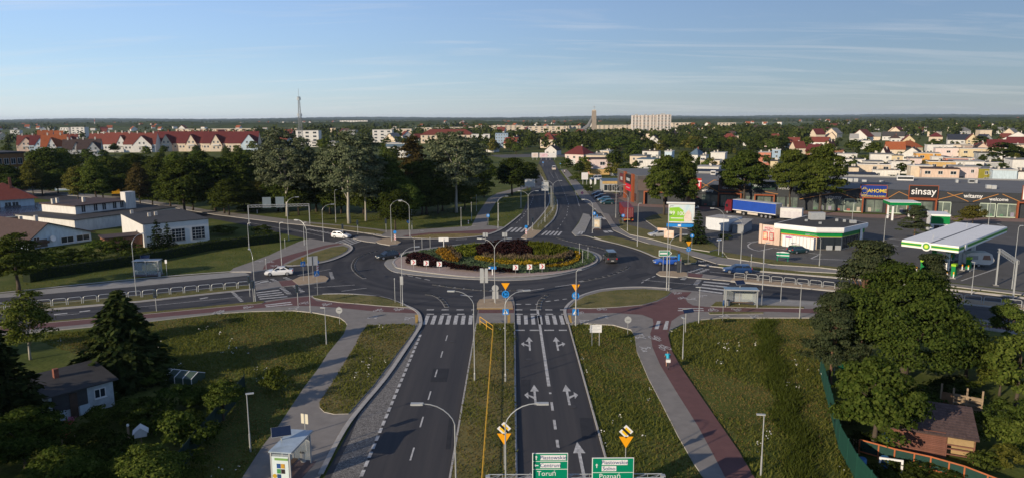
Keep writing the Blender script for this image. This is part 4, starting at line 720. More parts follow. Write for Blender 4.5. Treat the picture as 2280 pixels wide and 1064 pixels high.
def f_round(m=BLUE, h=2.6):
    def f(t): post(t, h); p = round_plate(t, h - .4, .4, m); MB().extr([(-.05, h - .6), (.05, h - .6), (.05, h - .35), (.16, h - .35), (0, h - .14), (-.16, h - .35), (-.05, h - .35)], -.055, -.047).build('arrow', WHITE, p)
    return f
for x, y, h, l, rz in ((707.5, 658, 3.9, 'blue crossing sign at the edge of the west splitter island', 40), (676.5, 626, 3.4, 'blue crossing sign on the west splitter island', 40), (1709, 0, 0, '', 0)):
    if h == 0: continue
    def f(t): post(t, h); crossing_plate(t, h - .5); (x < 690) and MB().extr([(-.3, h + .6), (.3, h + .6), (0, h)], -.045, -.02).build('yield_plate', YELL, t)
    sign(x, y, l, f, R(rz))
def f_yieldback(t): post(t, 3.8); square_plate(t, 3.0, 1.7, 1.5, GREYB); square_plate(t, 3.0, .12, 1.5, STEELD, y=-.06, name='rail')
sign(697.5, 620, 'large pale sign back on the west splitter island', f_yieldback, R(25))
def f_rw(t): post(t, 2.4); square_plate(t, 1.5, .35, 1.2, WHITE); [MB().extr([(-.17, z), (.17, z + .14), (.17, z + .28), (-.17, z + .14)], -.055, -.047).build('red_band', RED, t) for z in (.95, 1.35, 1.75)]; round_plate(t, 2.6, .33)
sign(1171.5, 531, 'red and white striped keep right marker on the northern refuge', f_rw); sign(880, 544, 'red and white striped keep right marker on the north western refuge', f_rw); sign(708, 617, 'striped keep right marker on the west refuge tip', f_rw, R(60))
for x, y, h, l, rz, m in ((1709.5, 712, 0, '', 0, BLUE), (1609, 712, 2.7, 'blue disc sign on the south east lawn beside the shelter', 60, BLUE), (1540, 556, 3.2, 'blue disc sign in front of the dark spruce', 0, BLUE), (1087, 502, 2.8, 'blue disc sign on the grass wedge of the park path', 0, BLUE), (910, 513, 2.5, 'blue disc sign on the park lawn', 0, BLUE), (1387, 500, 2.6, 'blue disc sign below the red container', 0, BLUE), (1296, 448, 3.0, 'pink no stopping disc at the shop drive', 0, mat('sign_pink', (.62, .05, .2), .4, 0)), (1248, 375, 2.8, 'blue disc sign far up the northern road, right kerb', 0, BLUE), (1209, 372, 2.8, 'blue disc sign far up the northern median', 0, BLUE), (1323, 505, 3.6, 'tall blue panel sign at the bus island', 0, BLUE)):
    if h: sign(x, y, l, f_round(m, h), R(rz))
sign(1532, 587, 'yellow triangle over blue roundabout disc on the north eastern island', s_yield_round(4.0), R(8))
def f_grnarrow(t):
    post(t, 3.3, .05, -.3); post(t, 3.3, .05, .3); p = MB().extr([(-1.1, 3.6), (.65, 3.6), (1.15, 3.1), (.65, 2.6), (-1.1, 2.6)], -.07, -.04).build('arrow_board', WHITE, t); MB().extr([(-1.0, 3.5), (.6, 3.5), (1.0, 3.1), (.6, 2.7), (-1.0, 2.7)], -.08, -.072).build('green_field', SGREEN, p); MB().bb(-.9, .3, -.09, -.083, 2.95, 3.25).build('white_field', WHITE, p)
sign(1480, 603, 'green and white arrow direction board on the east splitter island', f_grnarrow)
def f_totem(t):
    MB().bb(-.22, .22, -.1, .1, .1, 3.6).build('body', STEELD, t); MB().bb(-.16, .16, -.125, -.1, 2.2, 3.3).build('panel', BLUE, t); MB().bb(-.28, .28, -.14, .14, 0, .1).build('base', CONC, t); MB().tube([(.42, 0, 0), (.42, 0, 2.8)], .04, 6).build('post', STEEL, t); MB().box((0, 0, 3.75), (.2, .2, .3)).build('beacon', mat('brown_paint', (.10, .05, .02), .6, 0), t)
sign(1510, 608, 'dark traffic totem behind the green arrow board', f_totem, cat='totem', name='traffic_totem')
for x, y, l, rz in ((349, 695, 'dark traffic signal on the west verge', 0), (764, 531, 'dark blue traffic signal before the white hatchback', 0), (797, 521, 'small traffic signal on the north western kerb', 0), (664, 682, 'dark traffic signal on the red cycle path', 0), (860, 518, 'dark traffic signal in the park shade', 0), (557, 660, 'first dark traffic signal beside the western guard rail', 0), (565, 672, 'second dark traffic signal beside the western guard rail', 0), (1186, 515, 'blue panel and signal at the northern zebra', 0)):
    def f(t): post(t, 3.2, .05); MB().bb(-.2, .2, -.25, -.04, 2.1, 3.2).build('signal_head', mat('signal_housing', (.018, .035, .055), .5, 0), t); [MB().disc((0, -.27, z), .11, 'y', 10, .04).build('signal_lens', BLACK, t) for z in (2.35, 2.65, 2.95)]
    sign(x, y, l, f, R(rz), 'dark traffic signals', 'traffic light', 'traffic_light')
def f_ww(t): post(t, 2.4); round_plate(t, 1.9, .42, back=True); square_plate(t, 1.9, .4, .05, STEELD, y=-.06, name='bar')
for x, y, l in ((756.5, 722, 'round grey sign back on the south western lawn tip'), (1397.5, 745, 'round grey sign back where the grey path forks')): sign(x, y, l, f_ww)
def f_solar(t): post(t, 3.0, .06); MB().box((0, 0, 3.0), (.9, .1, .1)).build('cross_arm', STEEL, t); o = MB().box((.45, .05, 3.15), (1.2, .7, .05)).build('solar_panel', PANEL, t); o.rotation_euler = (R(20), R(-8), 0)
sign(1526, 740, 'white post with a small tilted solar panel at the red path fork', f_solar, cat='post', name='solar_post')
def f_info(t):
    for x in (-.42, .42): post(t, 2.6, .045, x)
    p = MB().box((0, -.05, 2.15), (1.35, .04, .9)).build('board', WHITE, t); [MB().box((x, -.075, 2.15 + z), (w, .01, .04)).build('print', GREYB, p) for x, z, w in ((0, .3, .9), (-.2, .12, .7), (.1, -.05, .9), (-.1, -.22, .8))]
sign(1326, 771, 'white information board on two legs in the right hand meadow', f_info, cat='notice board', name='notice_board')
def f_busflag(t): post(t, 3.3, .05); [square_plate(t, 2.95, .26, .8, mat('cream_plate', (.62, .58, .45), .5, 0), x=q) for q in (-.19, .19)]
sign(683, 1010, 'cream twin panel bus stop flag beside the solar shelter', f_busflag, R(-20), cat='bus stop sign', name='bus_stop_sign')
def f_busflag2(t): post(t, 2.8, .04); square_plate(t, 2.4, .34, .6, WHITE)
sign(372, 613, 'thin bus stop flag post on the western grass', f_busflag2, cat='bus stop sign', name='bus_stop_sign')
def f_wplate(t): post(t, 3.0, .07); square_plate(t, 2.85, 1.1, .3, WHITE); square_plate(t, 2.85, .7, .12, BLUE, y=-.05, name='field')
sign(1600, 567, 'white street name post next to the station lamp', f_wplate, R(20))
def f_bin(t): MB().lathe([(.2, 0), (.24, .8), (.25, .9)], 12).build('body', GREYB, t); MB().lathe([(.26, .9), (.2, 1.0), (.05, 1.02)], 12).build('lid', STEELD, t)
for x, y, l in ((676, 1030, 'grey litter bin next to the solar bus shelter'), (355, 615, 'pale litter bin at the western bus shelter'), (1621, 682, 'pale litter bin at the eastern bus shelter')): sign(x, y, l, f_bin, cat='litter bin', name='litter_bin')
def f_bollard(t): MB().lathe([(.12, 0), (.12, .85), (.08, .95)], 10).build('body', WHITE, t); MB().lathe([(.125, .55), (.125, .7)], 10).build('band', RED, t)
for x, y, l in ((1043, 499, 'white hydrant bollard on the park lawn'), (573, 475, 'white bollard by the tree at the gantry')): sign(x, y, l, f_bollard, cat='bollard', name='bollard')
# ---- guard rails: hoops in a row
def rail(px, n, label):
    p = GP(*px); L_ = [(b - a).length for a, b in zip(p, p[1:])]; T = sum(L_); rz = math.atan2((p[-1] - p[0]).y, (p[-1] - p[0]).x)
    t = thing('guard_rail', label, 'railing', (p[0].x, p[0].y, ZP + .03), 0)
    def at(s):
        for a, b, l in zip(p, p[1:], L_):
            if s <= l + 1e-6: return a.lerp(b, s / l)
            s -= l
        return p[-1]
    w = T / n; me = None
    for i in range(n):
        a, b = at(i * w + .06 * w), at((i + 1) * w - .06 * w); a, b = a - p[0], b - p[0]; d = (b - a).normalized(); q = .22
        MB().tube([(a.x, a.y, 0), (a.x, a.y, 1.0 - q), (a.x + d.x * q * .3, a.y + d.y * q * .3, 1.0 - q * .3), (a.x + d.x * q, a.y + d.y * q, 1.0), (b.x - d.x * q, b.y - d.y * q, 1.0), (b.x - d.x * q * .3, b.y - d.y * q * .3, 1.0 - q * .3), (b.x, b.y, 1.0 - q), (b.x, b.y, 0)], .055, 6).build('hoop', STEEL, t)
        MB().tube([(a.x, a.y, .42), (b.x, b.y, .42)], .03, 5).build('rail_bar', STEEL, t)
rail([(-250,712),(0,692),(155,680),(307,664),(443,651),(558,641)], 24, 'row of grey hooped guard rails in the western median'); rail([(1633,622),(1720,630),(1810,639),(1860,645)], 8, 'row of grey hooped guard rails in the eastern median before the trees'); rail([(2020,659),(2150,673),(2280,687),(2420,703)], 9, 'row of grey hooped guard rails in the eastern median beyond the trees')
YPIPE = mat('yellow_rail', (.72, .40, .03), .5, .1, 3)
t = thing('yellow_railing', 'yellow tubular railing running down the grassy median', 'railing', (0, 0, ZP + .05)); a, b = G(1069, 726), G(1098, 747); c0 = Vector((-2.25, b.y, 0)); c1 = Vector((-2.12, 30, 0))
for P in ([(a.x, a.y, 0), (a.x, a.y, 1.1), (b.x, b.y, 1.1), (c1.x, c1.y, 1.1)], [(a.x, a.y, .55), (b.x, b.y, .55), (c1.x, c1.y, .55)]): MB().tube(P, .036, 6).build('rail_bar', YPIPE, t)
pm = MB().tube([(0, 0, 0), (0, 0, 1.1)], .045, 6).mesh('post', YPIPE)
for i in range(24):
    u = i / 23; q = Vector((b.x, b.y, 0)).lerp(c1, u); link('post', pm, t, q)
link('post', pm, t, (a.x, a.y, 0)); m_ = a.lerp(b, .5); link('post', pm, t, (m_.x, m_.y, 0))
t = thing('median_fence', 'thin grey fence along the northern median', 'railing', (0, 0, ZP)); p = GP((1198, 509), (1225, 480), (1236, 462), (1234, 445)); 
for i in range(3):
    for h in (.5, 1.0): MB().tube([(p[i].x, p[i].y, h), (p[i + 1].x, p[i + 1].y, h)], .03, 5).build('rail_bar', STEEL, t)
    for k in range(4): q = p[i].lerp(p[i + 1], k / 4); MB().tube([(q.x, q.y, 0), (q.x, q.y, 1.05)], .035, 5).build('post', STEEL, t)
# ---- overhead gantries
def truss(t, x0, x1, z, hh=.5, dd=.5, m=STEEL, n=None):
    mb = MB(); n = n or max(4, int(abs(x1 - x0) / .9))
    for y in (-dd / 2, dd / 2):
        for q in (0, hh): mb.tube([(x0, y, z + q), (x1, y, z + q)], .035, 5)
    for i in range(n):
        u, v = x0 + (x1 - x0) * i / n, x0 + (x1 - x0) * (i + 1) / n
        for y in (-dd / 2, dd / 2): mb.tube([(u, y, z), (v, y, z + hh)], .022, 4, cap=False); mb.tube([(v, y, z), (v, y, z + hh)], .022, 4, cap=False)
        mb.tube([(u, -dd / 2, z + hh), (v, dd / 2, z + hh)], .02, 4, cap=False)
    mb.build('truss', m, t)
def gantry(pl, pr, h, label, cols=(1, 1), hh=.5):
    a, b = G(*pl), G(*pr); d = b - a; t = thing('sign_gantry', label, 'gantry', a, math.atan2(d.y, d.x)); W_ = d.length
    for x, on in ((0, cols[0]), (W_, cols[1])):
        if on: MB().bb(x - .1, x + .1, -.1, .1, 0, h + hh + .05).build('column', STEEL, t); MB().bb(x - .35, x + .35, -.35, .35, 0, .12).build('base_plate', CONC, t)
    truss(t, 0, W_, h, hh); return t, W_
t, W_ = gantry((555, 503), (690, 499), HT(555, 503, 462), 'sign gantry over the north western road with two blue grey panels')
for px in (596, 625): u = W_ * (px - 555) / 135; MB().bb(u - 1.0, u + 1.0, .3, .36, HT(600, 502, 464), HT(600, 502, 440)).build('sign_panel', mat('panel_back', (.16, .2, .22), .5, .1, 1), t)
t, W_ = gantry((1160, 463), (1227, 463), HT(1195, 463, 418), 'sign gantry over the northern road with two pale panels', hh=.4)
for u, ww, h0 in ((.3, 1.5, 2.2), (.8, 1.0, 1.2)): MB().bb(W_ * u - ww, W_ * u + ww, -.36, -.3, HT(1195, 463, 425 if h0 < 2 else 416), HT(1195, 463, 405 if h0 < 2 else 399)).build('sign_panel', GREYB, t)
t, W_ = gantry((2217, 635), (2255, 668), HT(2217, 635, 560), 'large lattice sign gantry at the east edge of the road'); 
# the two green direction boards over the near lanes
GY = 43.0; t = thing('sign_gantry', 'grey lattice gantry carrying the green direction boards over the inbound lanes', 'gantry', (0, GY, 0))
def gz(py, y=GY): d = ray(1140, py); return CAMH + d.z * y / d.y
def gx(px, py, y=GY): d = ray(px, py); return d.x * y / d.y
zb = gz(1058); x0, x1 = gx(1086, 1058), gx(1476, 1060)
MB().bb(x1 - .14, x1 + .14, -.14, .14, 0, zb).build('column', STEEL, t); MB().bb(x0 - .14, x0 + .14, -.14, .14, 0, zb).build('column', STEEL, t); truss(t, x0, x1, zb - .55, .5, .5)
def board(px0, px1, py0, zlow, rows, label):
    y = GY - .45; X0, X1, Z1 = gx(px0, py0 + 20, y), gx(px1, py0 + 20, y), gz(py0, y); w = X1 - X0; t = thing('direction_board', label, 'direction sign', (X0, y, 0), 0, 'green direction boards')
    p = MB().bb(0, w, -.03, .03, zlow, Z1).build('board', WHITE, t); k = w / 79.0                    # metres per source pixel of the wider board
    k = w / (px1 - px0)
    for i, (a, b) in enumerate(rows['fields']): MB().bb(.05, w - .05, -.045, -.032, max(zlow + .05, Z1 - b * k), Z1 - a * k).build('green_field', SGREEN, p)
    for (a, b, cx, cy, txt, sz) in rows['white']:
        o = MB().bb(a * k, b * k, -.06, -.047, Z1 - (cy + 6) * k, Z1 - (cy - 6) * k).build('white_field', WHITE, p); text(txt, sz * k * 1.15, mat('sign_navy', (.01, .05, .18), .5, 0), t, ((a + b) / 2 * k, -.066, Z1 - cy * k), ext=.003)
    for cx, cy, txt, sz in rows['text']: text(txt, sz * k * 1.25, WHITE, t, (cx * k, -.055, Z1 - cy * k), ext=.003)
    for cx, cy, up in rows['arrows']:
        u = lambda dx, dz: ((cx + dx) * k, Z1 - (cy - dz) * k); mb = MB(); sh = [(-1, -5), (1, -5), (1, 1), (3, 1), (0, 5), (-3, 1), (-1, 1)] if up else [(5, -1), (5, 1), (-1, 1), (-1, 3), (-5, 0), (-1, -3), (-1, -1)]
        mb.extr([u(*q) for q in sh], -.06, -.047); mb.build('arrow', WHITE, p)
board(1185, 1264.5, 1008, gz(1085), {'fields': [(1.2, 18.3), (19.8, 37), (38.6, 82)], 'white': [(18, 75, 0, 10, 'Piastowskie', 11), (18, 62.5, 0, 28.5, 'Centrum', 11)], 'text': [(32, 48, 'Toruń', 13), (32, 66, 'Gniezno', 13)], 'arrows': [(9, 10, True), (9, 28.5, False)]}, 'green direction board reading Piastowskie, Centrum and Toruń')
board(1318, 1411, 1019, gz(1090), {'fields': [(1.2, 33.8), (35.3, 82)], 'white': [(21.5, 79, 0, 10.5, 'Piastowskie', 11), (21.5, 54, 0, 25, 'Solno', 11)], 'text': [(40, 43.5, 'Poznań', 13), (40, 64, 'Strzelno', 13)], 'arrows': [(10.5, 18, True)]}, 'green direction board reading Piastowskie, Solno and Poznań')
# ---- bus shelters
GLASS = mat('shelter_glass', (0.10, 0.13, 0.14), 0.08, 0, spec=.6); ROOFB = mat('shelter_roof', (0.16, 0.25, 0.33), 0.25, 0.2, 1.5); POST = mat('poster_paper', (0.55, 0.60, 0.52), .6, .1, 2)
def glazing_mat():
    m = mat('clear_glazing', (.5, .55, .55), .05, 0); b = m.node_tree.nodes['Principled BSDF']; b.inputs['Alpha'].default_value = .35; return m
GLZ = glazing_mat()
def shelter(pos, rz, label, W_=3.8, D=1.5, H=2.45, poster='side', panel=True, roof=ROOFB):
    t = thing('bus_shelter', label, 'bus shelter', pos, rz, 'bus shelters'); r = MB(); r.bb(-W_ / 2 - .15, W_ / 2 + .15, -D / 2 - .2, D / 2 + .1, H, H + .09); r.build('roof', roof, t)
    MB().bb(-W_ / 2 - .17, W_ / 2 + .17, -D / 2 - .24, -D / 2 - .2, H - .03, H + .12).build('fascia', GREYB, t)
    for x in (-W_ / 2, 0, W_ / 2): MB().bb(x - .05, x + .05, D / 2 - .05, D / 2 + .05, 0, H).build('post', GREYB, t)
    for x in (-W_ / 2, W_ / 2): MB().bb(x - .05, x + .05, -D / 2 - .05, -D / 2 + .05, 0, H).build('post', GREYB, t); MB().bb(x - .01, x + .01, -D / 2 + .06, D / 2 - .06, .25, H - .15).build('side_pane', GLZ, t)
    for x in (-W_ / 4, W_ / 4): MB().bb(x - W_ / 4 + .07, x + W_ / 4 - .07, D / 2 - .01, D / 2 + .01, .25, H - .15).build('back_pane', GLZ, t)
    MB().bb(-W_ / 2 + .3, W_ / 2 - .3, D / 2 - .5, D / 2 - .12, .42, .48).build('bench', mat('bench_wood', (.16, .10, .06), .7, .2, 4), t); MB().bb(-W_ / 2 - .3, W_ / 2 + .3, -D / 2 - .3, D / 2 + .3, -.02, .015).build('base', mat('shelter_base', (.16, .11, .10), .8, .2, 2), t)
    if panel:
        MB().tube([(0, D / 2, H), (0, D / 2, H + .5)], .05, 6).build('panel_post', GREYB, t); o = MB().box((0, 0, 0), (1.35, .8, .06)).build('solar_panel', PANEL, t, (0, D / 2, H + .75)); o.rotation_euler = (R(35), 0, R(-rz * 57.3 + 20)); MB().box((0, 0, -.02), (1.4, .85, .04)).build('panel_frame', GREYB, o)
    return t
g = G(651, 684); t = shelter((g.x + 0, g.y, ZP), R(0), 'blue', W_=4.2); 
bpy.data.objects.remove(t) if False else None
t['label'] = 'blue roofed glass bus shelter with a solar panel'; t.location = (*G(1648, 683)[:2], ZP); t.rotation_euler = (0, 0, R(-7))
p = MB().bb(.35, 1.75, .82, .85, .8, 2.1).build('poster', POST, t)
g = G(330, 613); t = shelter((g.x, g.y, ZP), R(180 + 6), 'grey bus shelter with a tilted solar panel on the western grass', W_=4.0, roof=GREYB); MB().bb(.6, 1.8, .7, .72, .9, 2.2).build('poster', mat('dim_poster', (.2, .25, .28), .5, .1, 2), t)
g = G(1330, 509); t = shelter((g.x, g.y, ZP), R(80), 'small bus shelter with a poster on the northern island', W_=3.4, roof=GREYB, panel=False); MB().bb(-1.76, -1.72, -.6, .6, .5, 2.2).build('poster', mat('ochre_poster', (.55, .38, .18), .6, .4, 2, col2=(.7, .68, .6)), t)
MB().bb(-1.9, -1.2, -.1, .1, 2.75, 3.4).build('roof_sign', BLUE, t)
# near shelter, its end with the poster facing the camera
a = G(632, 1088); t = shelter((a.x, a.y + 2.1, ZP), R(82), 'bus shelter with pale sheet roof, big solar panel and a colourful poster on its end', W_=3.5, D=1.4, H=2.5, roof=mat('shelter_sheet', (.36, .43, .48), .18, .2, 1.2, spec=.6))
pc = mat('poster_white', (.60, .68, .66), .5, .05, 2)
q = MB().bb(-1.83, -1.79, -.62, .62, .35, 2.2).build('poster', pc, t); MB().bb(-1.85, -1.835, -.6, .4, 1.93, 2.1).build('green_band', mat('poster_green', (.18, .34, .10), .5, .1, 3), q)
for y, z, c in ((.12, 1.5, (.02, .07, .22)), (-.2, 1.5, (.5, .27, .03)), (.12, 1.1, (.06, .25, .07)), (-.2, 1.1, (.03, .02, .02)), (.12, .7, (.02, .06, .16))): MB().bb(-1.85, -1.835, y - .14, y + .14, z - .17, z + .17).build('picture', mat('pic%.2f%.2f' % (c[0], c[2]), c, .5, .3, 5), q)
o = MB().disc((-1.842, .45, .72), .16, 'x', 16, .015).build('seal', mat('poster_gold', (.5, .32, .03), .5, 0), q)
# ---- billboards and banners
def billboard(px, py, topy, wpx, hpx, label, face, legs=1, rz=0, cap=True):
    g = G(px, py); k = g.y / FPX * 1.02; H = HT(px, py, topy); w, h = wpx * k, hpx * k; t = thing('billboard', label, 'billboard', g, rz); 
    for x in ((0,) if legs == 1 else (-w * .3, w * .3)): MB().bb(x - .2 / legs, x + .2 / legs, .05, .4, 0, H - h if legs == 1 else H - h * .5).build('post', mat('timber_post', (.30, .22, .15), .8, .2, 2) if legs == 1 else STEEL, t)
    f = MB().bb(-w / 2, w / 2, -.05, .35, H - h, H).build('frame', WHITE, t); face(t, f, w, h, H); return t
def ad_big(t, f, w, h, H):
    sky_ = MB().bb(-w * .47, w * .47, -.075, -.055, H - h * .95, H - h * .05).build('poster', mat('ad_sky', (.42, .58, .68), .5, .2, .6, col2=(.68, .7, .66)), t); gm = mat('ad_green', (.16, .42, .02), .5, .3, .5, col2=(.32, .58, .06))
    MB().extr([(-w * .46, H - h * .94), (w * .1, H - h * .94), (w * .2, H - h * .6), (w * .05, H - h * .32), (-w * .1, H - h * .18), (-w * .46, H - h * .22)], -.095, -.08).build('meadow_print', gm, t)
    MB().extr([(w * .12, H - h * .93), (w * .4, H - h * .9), (w * .38, H - h * .5), (w * .28, H - h * .3), (w * .18, H - h * .45), (w * .1, H - h * .7)], -.115, -.1).build('figure_print', mat('ad_pink', (.62, .45, .38), .5, .5, 1.2, col2=(.75, .68, .62)), t)
    text('99', h * .28, WHITE, t, (-w * .35, -.12, H - h * .5)); text('100', h * .28, WHITE, t, (-w * .02, -.12, H - h * .52)); MB().bb(-w * .4, w * .08, -.12, -.1, H - h * .78, H - h * .74).build('line_print', WHITE, t)
    MB().bb(-w * .58, w * .5, -.5, .4, H + .02, H + .3).build('cap', WHITE, t); s = MB().bb(-w * .55, w * .48, -.2, .3, H - h * 1.22, H - h * 1.05).build('lower_beam', BLUE, t); MB().bb(-w * .12, 0, -.22, -.2, H - h * 1.19, H - h * 1.09).build('white_field', WHITE, s)
billboard(1515, 538, 454, 56, 42, 'large green advertising billboard on one post with a blue lower beam', ad_big, rz=R(-12))
def ad_plain(c, c2):
    def f(t, fr, w, h, H): MB().bb(-w * .46, w * .46, -.075, -.055, H - h * .93, H - h * .07).build('poster', mat('ad_%s' % c[0], c, .5, .4, .5, col2=c2), t)
    return f
for x, w, c, c2, l in ((1191, 14, (.55, .38, .33), (.72, .68, .62), 'first of three white billboards at the far end of the northern road'), (1210.5, 18, (.62, .3, .36), (.75, .7, .68), 'middle of three billboards at the far end of the northern road, pinkish'), (1230, 17, (.66, .62, .6), (.76, .74, .7), 'last of three billboards at the far end of the northern road, plain white')): billboard(x, 357, 341, w, 10, l, ad_plain(c, c2), 2)
billboard(1275, 372, 355, 12, 11, 'white billboard at the hedge beside the northern road', ad_plain((.68, .66, .62), (.75, .74, .7)), 2); billboard(1302, 411, 385, 14, 15, 'white and orange notice board by the van', ad_plain((.66, .4, .28), (.75, .73, .7)), 2)
def flag_banner(px, py, topy, label, m):
    g = G(px, py); h = HT(px, py, topy); t = thing('flag_banner', label, 'flag', g, 0, 'feather flags at the shop'); post(t, h, .04); MB().extr([(.03, .6), (.03, h), (.5, h - .15), (.75, h - .6), (.7, .8)], -.015, .015).build('banner', m, t)
flag_banner(1313, 425, 400, 'white and blue feather flag by the shop car park', WHITE); flag_banner(1323, 415, 397, 'white feather flag farther back by the shop car park', WHITE)
for x, y, l, c in ((1474, 527, 'orange and white promotional banner on the grass', (.62, .25, .08)), (1489, 532, 'orange and pink promotional banner beside the silver car', (.60, .33, .22))):
    g = G(x, y); t = thing('banner', l, 'banner', g, R(-35)); MB().bb(-1.1, 1.1, -.02, .02, .2, 1.9).build('cloth', mat('banner%.2f' % c[1], c, .6, .5, 1.5, col2=(.7, .66, .58)), t); [MB().tube([(x_, .05, 0), (x_, .05, 2.0)], .03, 6).build('post', STEEL, t) for x_ in (-1.12, 1.12)]
def f_pricesign(t):
    for x in (-.9, .9): MB().bb(x - .05, x + .05, -.05, .05, 0, 1.5).build('leg', SGREEN, t)
    MB().bb(-1.1, 1.1, -.08, .08, .9, 1.7).build('board', SGREEN, t); MB().bb(-1.1, 1.1, -.1, -.082, 1.15, 1.32).build('white_stripe', WHITE, t); MB().extr([(-1.1, 1.7), (1.1, 1.7), (1.0, 1.78), (0, 1.92), (-1.0, 1.82)], -.08, .08).build('top', WHITE, t)
sign(1742, 583, 'low green and white sign at the edge of the petrol station grass', f_pricesign, R(-18), cat='sign', name='entrance_sign')
# ------------------------------------------------------------------ vehicles: forward is +x
TYRE = mat('tyre', (0.018, 0.018, 0.018), 0.85, 0.1, 5); RIM = mat('wheel_rim', (0.42, 0.42, 0.43), 0.35, 0.05, 3, metal=.6); CGL = mat('car_glass', (0.012, 0.016, 0.02), 0.06, 0, spec=.7); HL = mat('headlight', (0.7, 0.7, 0.68), 0.15, 0); TL = mat('taillight', (0.45, 0.01, 0.015), 0.25, 0); PLATE = mat('number_plate', (0.6, 0.6, 0.57), 0.5, 0)
def paint(name, c): 
    m = mat('paint_' + name, c, 0.28, 0.03, 1.5, spec=.5); m.node_tree.nodes['Principled BSDF'].inputs['Coat Weight'].default_value = .6; return m
def loft(mb, secs, m=0):
    n = len(secs[0]); o = len(mb.v)
    for s in secs: mb.v += s
    for i in range(len(secs) - 1):
        for k in range(n): mb.f.append([o + i * n + k, o + i * n + (k + 1) % n, o + (i + 1) * n + (k + 1) % n, o + (i + 1) * n + k]); mb.m.append(m)
    mb.f.append([o + k for k in range(n)][::-1]); mb.f.append([o + (len(secs) - 1) * n + k for k in range(n)]); mb.m += [m, m]
def wheel(t, x, y, r=.32, w=.2):
    o = MB().disc((x, y, r), r, 'y', 16, w, 0).build('wheel', TYRE, t); s = 1 if y > 0 else -1; MB().disc((x, y + s * w / 2, r), r * .66, 'y', 12, .03).build('rim', RIM, o); return o
CARS = {'saloon': (4.6, 1.82, [(-2.3, .42, .86, .8), (-2.22, .3, .98, .86), (-1.5, .22, 1.02, .91), (0, .2, .98, .91), (.9, .2, .96, .91), (1.7, .24, .84, .88), (2.2, .28, .72, .8), (2.3, .36, .6, .7)], [-1.75, -.95, .25, 1.05], 1.45),
        'hatch': (4.2, 1.78, [(-2.1, .42, .9, .8), (-2.03, .3, 1.0, .86), (-1.3, .22, 1.02, .89), (0, .2, 1.0, .89), (.8, .2, .98, .89), (1.5, .24, .88, .86), (2.0, .28, .74, .78), (2.1, .36, .62, .68)], [-2.02, -1.6, .2, 1.05], 1.5),
        'estate': (4.6, 1.8, [(-2.3, .42, .9, .82), (-2.23, .3, 1.0, .87), (-1.5, .22, 1.0, .9), (0, .2, .97, .9), (.9, .2, .95, .9), (1.7, .24, .84, .87), (2.2, .28, .72, .8), (2.3, .36, .6, .7)], [-2.22, -1.85, .25, 1.05], 1.46),
        'van': (4.9, 1.95, [(-2.45, .42, 1.05, .9), (-2.4, .3, 1.1, .95), (-1.5, .25, 1.12, .97), (0, .25, 1.1, .97), (1.0, .25, 1.08, .96), (1.75, .26, 1.0, .93), (2.35, .3, .84, .85), (2.45, .4, .7, .75)], [-2.42, -2.28, .75, 1.6], 2.15)}
